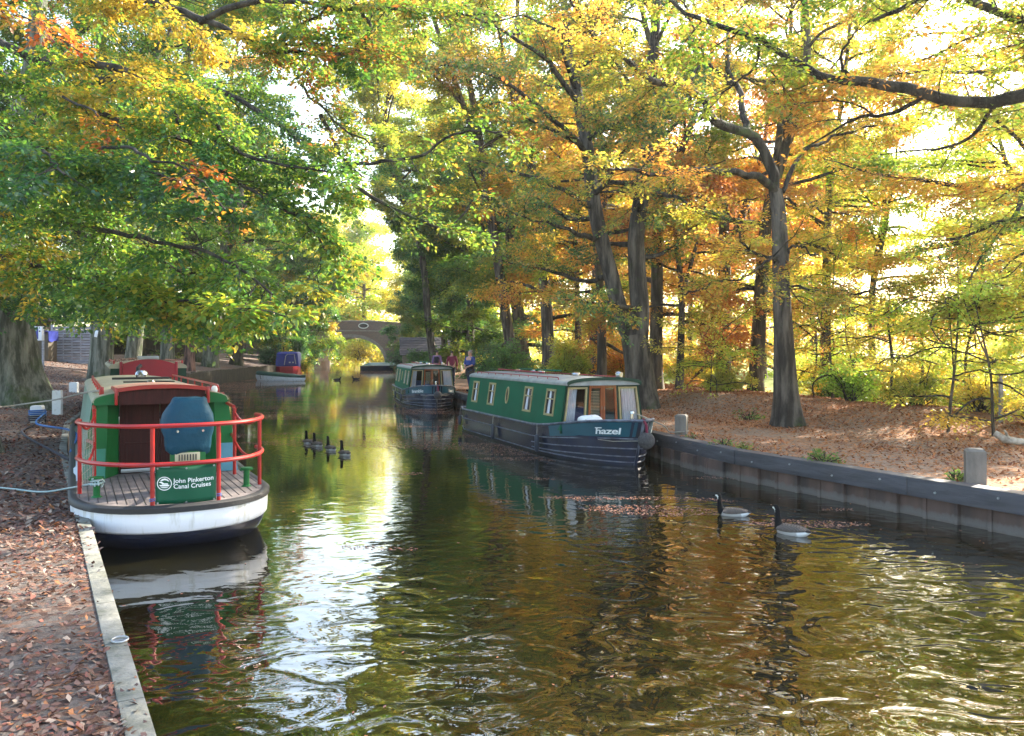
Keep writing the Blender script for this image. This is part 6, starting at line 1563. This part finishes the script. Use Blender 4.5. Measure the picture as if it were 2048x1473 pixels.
# notice board, woven panel, palisade
x = (78 - 1024) / FPX * 33; z = gz_left(x, 33)
root = empty('control_cabinet', (x, 33, z), R(-8)); tag(root, 'grey cabinet with dark face and small green light on two posts behind the big beech', 'cabinet')
hb = EYE + (HOR - 681) / FPX * 33 - z
for dx in (-0.14, 0.14): MB().box((dx, 0.05, hb / 2), (0.07, 0.06, hb + 0.3)).build('leg', M['oldwood'], root)
MB().box((0, 0, hb + 0.27), (0.36, 0.16, 0.56), bev=0.02).build('case', M['white'], root)
MB().box((-0.055, -0.085, hb + 0.27), (0.17, 0.012, 0.44)).build('face', M['bluetarp'], root)
MB().box((-0.06, -0.093, hb + 0.41), (0.035, 0.008, 0.09)).build('green_light', M['yellowgreen'], root)
MB().lathe([(0, 0), (0.03, 0.0), (0.03, -0.02), (0, -0.02)], (0.1, -0.08, hb + 0.36), 10, axis='Y').build('dial', M['door'], root)

D = 42.0; x0 = (105 - 1024) / FPX * D; x1 = (183 - 1024) / FPX * D; zb = gz_left((x0 + x1) / 2, D) - 0.03; zt_ = EYE + (HOR - 655) / FPX * D
root = empty('woven_fence', ((x0 + x1) / 2, D, zb)); tag(root, 'pale grey woven timber fence panel behind the leftmost trunks', 'fence')
hw_ = (x1 - x0) / 2; hh = zt_ - zb
mb = MB()
for k in range(13):
    z = 0.16 + (hh - 0.2) * k / 12.0
    pts = [(u, 0.05 * math.sin(u * 2 * math.pi / 1.1 + math.pi * (k % 2)), z) for u in np.linspace(-hw_ + 0.05, hw_ - 0.02, 30)]
    mb.loft([[(u, y - 0.008, z - 0.055), (u, y + 0.008, z - 0.055), (u, y + 0.008, z + 0.055), (u, y - 0.008, z + 0.055)] for u, y, z in pts])
mb.build('woven_slats', M['oldwood'], root, smooth=False)
fp = MB(); fp.box((0, 0, 0.06), (2 * hw_, 0.06, 0.14)); fp.box((0, 0, hh), (2 * hw_, 0.05, 0.05))
for u in np.linspace(-hw_ + 0.55, hw_ - 0.55, 3): fp.box((u, 0, hh / 2), (0.035, 0.05, hh))
fp.build('frame', M['oldwood'], root)
for u in (-hw_, hw_): MB().box((u, 0.0, hh / 2), (0.12, 0.12, hh + 0.25), bev=0.01).build('post', M['oldwood'], root)
root = empty('palisade_fence', (-26, 57, gz_left(-26, 57))); tag(root, 'dark upright board fence running behind the trees of the left bank', 'fence')
mb = MB(); n = 130
for k in range(n):
    u = -7 + 10.5 * k / n; yy = 57 + 6.0 * (k / n) - 3 + 3; X = -26 + u * 0.55; Y = 48 + 24 * k / n
    zz = gz_left(X - 2.2, Y) - gz_left(-26, 57)
    mb.box((X - 2.2 + 26, Y - 57, zz + 0.8), (0.13, 0.025, 1.75 + rng.uniform(-0.04, 0.04)), rz=rng.uniform(-0.1, 0.1) + 0.5)
mb.build('boards', M['brownwood'], root, smooth=False)['kind'] = 'stuff'
mb = MB()
for k in range(13):
    X = -26 - 3.85 + 5.8 * k / 13 - 2.2; Y = 48 + 24 * k / 13; zz = gz_left(X, Y) - gz_left(-26, 57); mb.box((X + 26, Y - 57 + 0.1, zz + 0.75), (0.12, 0.12, 1.8))
mb.build('posts', M['brownwood'], root)['kind'] = 'stuff'
# dark shed and a blue sheet by the woven panel
root = empty('shed', (-27.8, 45.5, gz_left(-27.8, 45.5))); tag(root, 'low dark timber shed behind the grey cabinet', 'shed')
MB().box((0, 0, 1.0), (3.4, 2.4, 2.1)).build('wall', M['brownwood'], root, smooth=False)
MB().loft([[(-1.9, y, 2.0), (0, y, 2.7), (1.9, y, 2.0), (1.9, y, 1.93), (0, y, 2.62), (-1.9, y, 1.93)] for y in (-1.4, 1.4)]).build('roof', M['tilewall'], root, smooth=False)
X0 = (93 - 1024) / FPX * 41; zg = gz_left(X0, 41); top_ = EYE + (HOR - 664) / FPX * 41
o = MB().box((0, 0, (top_ - zg) / 2 - 0.1), (0.62, 0.8, top_ - zg - 0.1), bev=0.03).build('board_stack', M['brownwood'], None, loc=(X0, 41, zg)); tag(o, 'dark stack of boards standing between the grey cabinet and the woven panel', 'stack')
rs = []
for y_ in (-0.43, -0.2, 0.1, 0.43):
    rs.append([(u, y_, h_) for u, h_ in ((-0.36, -0.30 - 0.06 * math.sin(y_ * 9)), (-0.345, -0.02), (-0.1, 0.03 + 0.03 * math.sin(y_ * 5)), (0.2, 0.10), (0.345, 0.07), (0.37, -0.42 + 0.05 * math.sin(y_ * 7)))] + [(0.33, y_, -0.40), (0.31, y_, 0.03), (0.18, y_, 0.06), (-0.1, y_, -0.0), (-0.31, y_, -0.05), (-0.33, y_, -0.28)])
o = MB().loft(rs).build('tarpaulin', M['bluetarp'], None, loc=(X0, 41, top_ - 0.05)); tag(o, 'royal blue sheet draped over the dark stack of boards', 'tarpaulin')
pf = MB(); 
n0 = (192 - 1024) / FPX * 34.4; zn = EYE + (HOR - 668) / FPX * 34.4
o = MB().box((0, 0, 0), (0.13, 0.012, 0.28), ry=0.2, bev=0.003).build('notice', M['white'], None, loc=(n0, 34.42, zn)); tag(o, 'small blank white notice fixed to the pale mossy trunk', 'notice')

# dark tiled outbuilding behind the farther narrowboat
root = empty('outbuilding', (-8.9, 86, gz_right(-8.9, 86) - 0.6), R(8)); tag(root, 'low outbuilding with a dark tiled roof beyond the walkers', 'building')
MB().box((0, 0, 1.0), (5.0, 4.0, 2.2)).build('wall', paint('dull_render', (0.22, 0.20, 0.20), rough=0.9), root, smooth=False)
rf = MB()
for k in range(11):
    y = -2.5 + 0.23 * k; z = 2.0 + 0.17 * k
    rf.box((0, y, z), (5.6, 0.27, 0.05), rx=0.5)
    rf.box((0, -y, z), (5.6, 0.27, 0.05), rx=-0.5)
rf.build('roof', M['tilewall'], root, smooth=False)
MB().box((1.0, -2.01, 1.2), (1.0, 0.06, 0.9)).build('window', M['glassdark'], root)

# wire fence at the far right, and the log
root = empty('wire_fence', (12.0, 18.0, gz_right(12, 18))); tag(root, 'sagging wire mesh fence on thin posts behind the log at the far right', 'fence')
wm = MB(); ax, ay, bx_, by_ = 9.6, 16.2, 22.0, 28.0
zf = lambda X, Y: gz_right(X, Y) - gz_right(12, 18)
nn = 60
for k in range(nn * 2):
    for sgn in (1, -1):
        t = k / (nn * 2); dt = sgn * 0.8 / 17
        X, Y = ax + (bx_ - ax) * t, ay + (by_ - ay) * t; X2, Y2 = ax + (bx_ - ax) * (t + dt), ay + (by_ - ay) * (t + dt)
        wm.tube([(X - 12, Y - 18, zf(X, Y) + 0.02), (X2 - 12, Y2 - 18, zf(X2, Y2) + 0.85)], 0.0025, 3)
for h in (0.02, 0.45, 0.86): wm.tube([(ax + (bx_ - ax) * t - 12, ay + (by_ - ay) * t - 18, zf(ax + (bx_ - ax) * t, ay + (by_ - ay) * t) + h) for t in np.linspace(0, 1, 24)], 0.004, 4)
wm.build('mesh_wire', M['grey_metal'], root)
for t in np.linspace(0, 1, 7):
    X, Y = ax + (bx_ - ax) * t, ay + (by_ - ay) * t; MB().box((X - 12, Y - 18, zf(X, Y) + 0.4), (0.06, 0.06, 1.1)).build('post', M['oldwood'], root)
p = W(2010, 890, 14.2); zl = gz_right(p.x, p.y)
lg = MB(); lg.tube([(-0.12, 0.1, 0.20), (0.0, 0.0, 0.10), (0.2, -0.05, 0.07), (0.5, 0.0, 0.05), (0.9, 0.2, 0.04)], [0.055, 0.065, 0.06, 0.05, 0.045], 14)
lg.tube([(0.05, 0, 0.12), (0.0, -0.03, 0.22), (-0.03, -0.03, 0.26)], [0.03, 0.022, 0.018], 9)
o = lg.build('fallen_log', paint('sunbleached_birch', (0.50, 0.46, 0.40), (0.20, 0.16, 0.12), rough=0.85, scale=7, bump=0.6), None, loc=(p.x, p.y, zl)); tag(o, 'pale broken log lying among the fallen leaves at the right', 'log')

# ------------------------------------------------------------------ fallen leaves
def bank_litter(name, E, gz, sgn, n, yr, dr, size, pal, label, ypow=1.0, dens=None, hx=0.35):
    y = yr[0] + (yr[1] - yr[0]) * rng.random(n) ** ypow; d = dr[0] + (dr[1] - dr[0]) * rng.random(n) ** 1.2
    e = np.interp(y, [p[1] for p in E], [p[0] for p in E]); x = e + sgn * d
    P = np.stack([x, y, 0 * x], 1); k = rng.random(n) < dens(P, d); P = P[k]
    P[:, 2] = [gz(a, b_) + 0.004 for a, b_ in P[:, :2]]
    V, F, C = scatter_leaves(P, size, pal, hx)
    o = np_mesh(name, V, F, M['litter'], None, C); tag(o, label, 'fallen leaves', kind='stuff')
dl = lambda P, d: np.clip(0.25 + 1.1 * snoise(P, 1.1, 2.0) + 0.4 * snoise(P, 3.5, 1.0) - 0.5, 0.10, 1) * np.where(d < 0.12, 0.22, 1.0) * np.where(P[:, 1] > 9, 1.6, 1.0)
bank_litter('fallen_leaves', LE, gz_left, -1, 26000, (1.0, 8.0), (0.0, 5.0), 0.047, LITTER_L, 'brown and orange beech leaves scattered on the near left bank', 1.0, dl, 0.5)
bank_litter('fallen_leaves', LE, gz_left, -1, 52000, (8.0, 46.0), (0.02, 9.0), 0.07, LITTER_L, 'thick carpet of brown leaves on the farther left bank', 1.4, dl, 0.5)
dr_ = lambda P, d: np.clip(0.0 + 1.1 * snoise(P, 0.9, 4.0) + 0.5 * snoise(P, 3.0, 1.0) - 0.5 + 0.55 * (d > 2.6), 0.08, 1) * np.where(d < 0.12, 0.3, 1.0)
bank_litter('fallen_leaves', RE, gz_right, 1, 110000, (4.0, 36.0), (0.0, 8.5), 0.06, LITTER_R, 'orange brown leaves covering the right bank and its mound', 1.1, dr_, 0.55)
# coping twigs
tw = MB()
for i in range(60):
    y = rng.uniform(2.5, 9); e = edge(LE, y); x = e - rng.uniform(0.05, 2.8); a = rng.uniform(0, 3.14); l = rng.uniform(0.06, 0.22); z = gz_left(x, y) + 0.012
    tw.tube([(x, y, z), (x + l * 0.5 * math.cos(a), y + l * 0.5 * math.sin(a), z + 0.008), (x + l * math.cos(a + 0.3), y + l * math.sin(a + 0.3), z)], 0.0025, 4)
tag(tw.build('twigs', M['bark_pine']), 'thin twigs littering the near left bank', 'twigs', kind='stuff')

# floating leaves
def floaters():
    n = 420000
    y = 3.0 + 90 * rng.random(n) ** 1.5
    le = np.interp(y, [p[1] for p in LE], [p[0] for p in LE]); re = np.interp(y, [p[1] for p in RE], [p[0] for p in RE])
    x = le + (re - le) * rng.random(n)
    P = np.stack([x, y, np.zeros(n)], 1)
    st = np.stack([x * 0.42 + 0.2 * y, y * 1.25 - 0.1 * x, 0 * x], 1)
    c = snoise(st, 1.5, 3.0) * 0.45 + snoise(st, 4.2, 7.0) * 0.35 + snoise(st, 0.35, 1.0) * 0.35
    lo = np.interp(y, [3, 7, 10, 14, 22, 40, 70], [1.2, 1.2, 0.93, 0.825, 0.715, 0.62, 0.51])
    lo -= 0.085 * ((x > 0.2 + (14 - y) * 0.3) & (y > 9.5) & (y < 19)); lo += 0.05 * ((x < -2.0) & (y > 7) & (y < 15)) 
    k = (c > lo) | (rng.random(n) < 0.0022)
    P = P[k]; P[:, 2] = 0.004
    m = len(P)
    # keep them off the boats
    for root, L, w in ((trip, 10.6, 1.15), (hz, 8.4, 1.12), (br, 8.4, 1.12)):
        a = root.rotation_euler.z; dx, dy = P[:, 0] - root.location.x, P[:, 1] - root.location.y
        lx = dx * math.cos(a) + dy * math.sin(a); ly = -dx * math.sin(a) + dy * math.cos(a)
        P = P[~((np.abs(lx) < w) & (ly > -0.45) & (ly < L + 0.2))]; 
    sz = 0.036
    V, F, C = scatter_leaves(P, sz, LITTER_W, 0.10)
    o = np_mesh('floating_leaves', V, F, M['litter'], None, C); tag(o, 'drifts of pinkish brown leaves floating on the canal', 'floating leaves', kind='stuff')
    print('floaters', len(P))
floaters()

# ------------------------------------------------------------------ geese and ducks
def goose(loc, rz, s, label, name='goose', look=0.0, duck=False, cat='goose', group='geese swimming on the canal'):
    """one continuous body lofted from tail to bill; +x is forward; rests on the water at z = 0"""
    if duck: path = [(-.34, .10, .01, .01), (-.28, .09, .05, .03), (-.18, .07, .10, .07), (-.05, .06, .125, .095), (.08, .06, .115, .09), (.16, .08, .08, .07), (.19, .13, .045, .045), (.205, .19, .036, .04), (.225, .235, .042, .042), (.255, .245, .036, .034), (.29, .235, .018, .012), (.325, .228, .014, .008)]
    else: path = [(-.42, .115, .012, .01), (-.37, .105, .055, .028), (-.28, .085, .105, .075), (-.15, .07, .145, .115), (.0, .065, .155, .125), (.12, .075, .135, .115), (.20, .105, .10, .095), (.235, .165, .068, .068), (.245, .24, .052, .052), (.25, .32, .046, .047), (.255, .39, .045, .048), (.275, .435, .048, .052), (.31, .445, .045, .045), (.345, .435, .024, .022), (.38, .427, .016, .012), (.40, .423, .008, .006)]
    P = catmull([(x, 0, z) for x, z, _, _ in path], 44); t = np.linspace(0, 1, len(path)); seg = [0.0]
    for i in range(1, len(path)): seg.append(seg[-1] + math.hypot(path[i][0] - path[i - 1][0], path[i][1] - path[i - 1][1]))
    u = np.linspace(0, seg[-1], 44); ry = np.interp(u, seg, [p[2] for p in path]); rz_ = np.interp(u, seg, [p[3] for p in path])
    sides = 16; V = []; C = []
    T = nrm(np.gradient(P, axis=0))
    for i in range(44):
        up = np.array([-T[i][2], 0, T[i][0]])
        for k in range(sides):
            a = 2 * math.pi * k / sides
            p = P[i] + np.array([0, 1, 0]) * ry[i] * math.cos(a) + up * rz_[i] * math.sin(a)
            V.append(p); f = u[i] / seg[-1]; sn = math.sin(a)
            x, z = p[0], p[2]
            if duck: c = (0.03, 0.028, 0.028) if f > 0.5 else (0.05, 0.045, 0.04)
            elif f > 0.55: c = (0.006, 0.006, 0.007)
            elif x < -0.33 and z > 0.10: c = (0.02, 0.018, 0.018)
            elif x < -0.20 and z < 0.10: c = (0.62, 0.62, 0.62)
            elif x > 0.15: c = (0.36, 0.33, 0.31)
            elif z > 0.085: c = (0.06, 0.05, 0.042) if (int(x * 38 + abs(p[1]) * 20) % 2) else (0.12, 0.10, 0.085)
            else: c = (0.36, 0.34, 0.32)
            if not duck and 0.28 < x < 0.335 and f > 0.8 and -0.75 < sn < 0.3 and abs(math.cos(a)) > 0.5: c = (0.70, 0.70, 0.68)
            C.append(c)
    idx = np.arange(44 * sides).reshape(44, sides)
    F = np.stack([idx[:-1], np.roll(idx[:-1], -1, 1), np.roll(idx[1:], -1, 1), idx[1:]], -1).reshape(-1, 4)
    if 'feather' not in M:
        m, nt, b_ = new_mat('feathers'); at = nt.nodes.new('ShaderNodeAttribute'); at.attribute_name = 'tint'; nt.links.new(at.outputs['Color'], b_.inputs['Base Color']); b_.inputs['Roughness'].default_value = 0.8; b_.inputs['Specular IOR Level'].default_value = 0.12; M['feather'] = m
    o = np_mesh(name, np.array(V) * s, F, M['feather'], None, np.array(C), smooth=True)
    if not duck:
        for sg in (-1, 1):      # folded wing
            w = MB(); rs = []
            for tt in np.linspace(0, 1, 9):
                x = 0.16 - 0.50 * tt; h = 0.085 * math.sin(math.pi * (0.12 + 0.80 * tt)) ** 0.7 * (1 - 0.25 * tt); y = 0.135 * (1 - 0.1 * tt) - 0.09 * tt ** 2.5
                zc = 0.115 + 0.015 * tt
                rs.append([(x * s, sg * (y + 0.04) * s, (zc - h * 0.62) * s), (x * s, sg * (y + 0.056) * s, zc * s), (x * s, sg * (y * 0.9 + 0.01) * s, (zc + h * 0.75) * s), (x * s, sg * (y * 0.6) * s, zc * s)])
            w.loft(rs); wo = w.build('wing', M['wing'], o, angle=80)
    o.location = loc; o.rotation_euler = (0, 0, rz); tag(o, label, cat, group)
    return o
m, nt, b_ = new_mat('barred_wing')
wv_ = N(nt, 'ShaderNodeTexWave', Scale=22.0, Distortion=2.0, Detail=2.0); tc = nt.nodes.new('ShaderNodeTexCoord'); nt.links.new(tc.outputs['Object'], wv_.inputs['Vector'])
nt.links.new(ramp(nt, wv_.outputs[0], [(0.25, (0.04, 0.032, 0.03)), (0.6, (0.09, 0.072, 0.062)), (0.9, (0.18, 0.15, 0.13))]), b_.inputs['Base Color']); b_.inputs['Roughness'].default_value = 0.85; b_.inputs['Specular IOR Level'].default_value = 0.12
M['wing'] = m
def wz(px, py): # a place on the water
    D = FPX * EYE / (py - HOR); return ((px - 1024) / FPX * D, D, -0.012)
goose(wz(1463, 1031), R(160), 0.60, 'goose in profile with raised neck, the farther of the two swimming at the right')
goose(wz(1580, 1068), R(128), 0.66, 'goose seen from behind, the nearer of the two swimming at the right')
for i, (px, py, a, lab) in enumerate(((616, 888, 118, 'leading goose at the left end of the line of four'), (634, 893, 125, 'second goose in the line of four swimming left'), (661, 901, 122, 'third goose in the line of four'), (689, 911, 122, 'last goose at the right end of the line of four'))):
    goose(wz(px, py), R(a), 0.62, lab)
goose(wz(675, 761), R(30), 1.0, 'small dark duck on the left of two far up the canal', 'duck', duck=True, cat='duck', group='ducks far up the canal')
goose(wz(711, 760), R(170), 1.0, 'small dark duck on the right of two far up the canal', 'duck', duck=True, cat='duck', group='ducks far up the canal')

# ------------------------------------------------------------------ walkers
def skin_mesh(name, verts, edges, radii, mat, parent, root_i=0, sub=2):
    me = bpy.data.meshes.new(name); me.from_pydata(verts, edges, [])
    o = bpy.data.objects.new(name + '_src', me); COL.objects.link(o)
    s = o.modifiers.new('s', 'SKIN'); o.modifiers.new('b', 'SUBSURF').levels = sub
    for i, r in enumerate(radii):
        v = me.skin_vertices[0].data[i]; v.radius = (r, r) if not isinstance(r, tuple) else r; v.use_root = (i == root_i)
    dg = bpy.context.evaluated_depsgraph_get(); m2 = bpy.data.meshes.new_from_object(o.evaluated_get(dg))
    bpy.data.objects.remove(o); m2.polygons.foreach_set('use_smooth', [True] * len(m2.polygons)); m2.materials.clear()
    return link_mesh(name, m2, mat, parent)
def person(loc, rz, h, label, top, legs, hair, arms='together', bag=None):
    """faces -y in its own frame"""
    root = empty('person', loc, rz); tag(root, label, 'person', 'walkers on the towpath'); k = h / 1.75
    if arms == 'together': AL = [(0.20, 0.0, 1.43), (0.27, -0.02, 1.16), (0.12, -0.22, 1.06), (0.05, -0.27, 1.05)]; AR = [(-0.20, 0.0, 1.43), (-0.27, -0.02, 1.16), (-0.12, -0.22, 1.04), (-0.04, -0.27, 1.02)]
    else: AL = [(0.19, 0, 1.43), (0.25, 0.02, 1.15), (0.27, -0.06, 0.90), (0.27, -0.08, 0.83)]; AR = [(-0.19, 0, 1.43), (-0.26, 0.03, 1.15), (-0.26, -0.10, 0.92), (-0.26, -0.14, 0.86)]
    body = [(0, 0, 0.95), (0, 0, 1.15), (0, 0.0, 1.38), (0, 0.0, 1.50), (0, -0.01, 1.585), (0, -0.015, 1.67), (0, -0.01, 1.73)]
    E = [(i, i + 1) for i in range(6)]; rad = [(.155, .11), (.15, .105), (.17, .11), .055, (.068, .078), (.078, .093), (.05, .06)]
    for A in (AL, AR):
        n = len(body); body += A; E += [(2, n), (n, n + 1), (n + 1, n + 2), (n + 2, n + 3)]; rad += [.062, .048, .036, .03]
        hx, hy, hz_ = A[3]; dx = 0.012
        for f in range(4):      # four fingers and a thumb
            m_ = len(body); body += [(hx + (f - 1.5) * dx * 1.6, hy - 0.02, hz_ - 0.045), (hx + (f - 1.5) * dx * 1.6, hy - 0.035, hz_ - 0.085 + 0.006 * abs(f - 1.4))]; E += [(n + 3, m_), (m_, m_ + 1)]; rad += [.010, .008]
        m_ = len(body); body += [(hx + (-0.04 if hx > 0 else 0.04), hy - 0.03, hz_ - 0.02)]; E += [(n + 3, m_)]; rad += [.010]
    for sg in (-1, 1):
        n = len(body); st_ = 0.12 * sg
        body += [(sg * 0.09, 0, 0.88), (sg * 0.10, -0.02 - st_ * 0.6, 0.48), (sg * 0.10, 0.02 - st_, 0.09), (sg * 0.11, -0.10 - st_, 0.035)]; E += [(0, n), (n, n + 1), (n + 1, n + 2), (n + 2, n + 3)]; rad += [.088, .06, .042, .04]
    sc = lambda vs: [(x * k, y * k, z * k) for x, y, z in vs]
    scr = lambda rs: [tuple(a * k for a in r) if isinstance(r, tuple) else r * k for r in rs]
    bd = skin_mesh('body', sc(body), E, scr(rad), M['skin'], root, 0)
    nose = MB().tube(sc([(0, -0.095, 1.665), (0, -0.115, 1.64), (0, -0.100, 1.63)]), [0.008 * k, 0.014 * k, 0.01 * k], 6).build('nose', M['skin'], root)
    f = 1.0
    v = [(0, 0, 0.90), (0, 0, 1.15), (0, 0, 1.38), (0, 0, 1.475)] + [AL[0], AL[1], tuple(np.array(AL[1]) * .6 + np.array(AL[2]) * .4)] + [AR[0], AR[1], tuple(np.array(AR[1]) * .6 + np.array(AR[2]) * .4)]
    long = arms != 'together'
    if long: v[6] = AL[2]; v[9] = AR[2]
    skin_mesh('shirt', sc(v), [(0, 1), (1, 2), (2, 3), (2, 4), (4, 5), (5, 6), (2, 7), (7, 8), (8, 9)], scr([(.18, .135), (.175, .13), (.19, .13), .075, .08, .065, .055, .08, .065, .055]), M[top], root)
    v = [(0, 0, 0.97)]; e = []; r_ = [(.17, .125)]
    for sg in (-1, 1):
        n = len(v); st_ = 0.12 * sg; v += [(sg * 0.09, 0, 0.86), (sg * 0.10, -0.02 - st_ * 0.6, 0.48), (sg * 0.10, 0.02 - st_, 0.10)]; e += [(0, n), (n, n + 1), (n + 1, n + 2)]; r_ += [.105, .078, .062]
    skin_mesh('trousers', sc(v), e, scr(r_), M[legs], root)
    for sg in (-1, 1):
        st_ = 0.12 * sg; MB().box((sg * 0.105 * k, (-0.05 - st_) * k, 0.04), (0.10, 0.27, 0.08), bev=0.03).build('shoe', M['darkcloth'], root)
    hr = MB(); hr.lathe([(0.086 * math.cos(t) * k, 0.105 * math.sin(t) * k) for t in np.linspace(-0.15, math.pi / 2 - 0.02, 9)], (0, 0.012 * k, 1.665 * k), 16)
    hr.build('hair', M[hair], root)
    if bag: MB().box((bag[0], bag[1], bag[2]), bag[3], bev=0.05).build(*bag[4], root)
    return root
y = 34.3; x = (940 - 1024) / FPX * y; person((x, y, gz_right(x, y)), R(-40), 1.70, 'person in a blue short sleeved shirt with hands together, walking towards us', 'bluecloth', 'jeans', 'hairgrey')
wr = MB(); wr.loft([[(0.185 * s_ * math.cos(a), 0.15 * s_ * math.sin(a), z) for a in np.linspace(0, 2 * math.pi, 16, endpoint=False)] for z, s_ in ((0.62, 1.15), (0.85, 1.12), (1.02, 1.0), (1.10, 0.98))])
wr.build('tied_jacket', M['darkcloth'], bpy.data.objects['person'])
y = 42.5; x = (904 - 1024) / FPX * y; person((x, y, gz_right(x, y)), R(180), 1.70, 'person in a maroon jacket carrying something white, walking away', 'maroon', 'darkcloth', 'hairdark', 'down')
MB().box((-0.30, -0.05, 0.88), (0.14, 0.20, 0.26), bev=0.05).build('white_bag', M['whitepost'], None, loc=(x + 0.0, y, gz_right(x, y)))
o = bpy.data.objects['white_bag']; tag(o, 'small white bag held by the walker in maroon', 'bag')
y = 45.5; x = (874 - 1024) / FPX * y; person((x, y, gz_right(x, y)), R(165), 1.72, 'person in a lilac coat walking away beyond the one in maroon', 'lilac', 'darkcloth', 'hairdark', 'down')
MB().box((0.0, 0.17, 1.22), (0.26, 0.14, 0.36), bev=0.05).build('rucksack', M['darkcloth'], None, loc=(x - 0.02, y - 0.33, gz_right(x, y)))
o = bpy.data.objects['rucksack']; tag(o, 'dark rucksack on the back of the walker in lilac', 'rucksack')

# ------------------------------------------------------------------ the autumn air
hb_ = MB().box((0, 210, 18.5), (460, 500, 43))
o = hb_.build('haze', None, smooth=False)
hm = bpy.data.materials.new('autumn_haze'); hm.use_nodes = True; nt = hm.node_tree; nt.nodes.clear()
ho = nt.nodes.new('ShaderNodeOutputMaterial'); hv = nt.nodes.new('ShaderNodeVolumePrincipled')
hv.inputs['Color'].default_value = (0.95, 0.95, 0.92, 1); hv.inputs['Density'].default_value = 0.0004; hv.inputs['Anisotropy'].default_value = 0.45
nt.links.new(hv.outputs[0], ho.inputs['Volume']); o.data.materials.append(hm)
tag(o, kind='stuff')
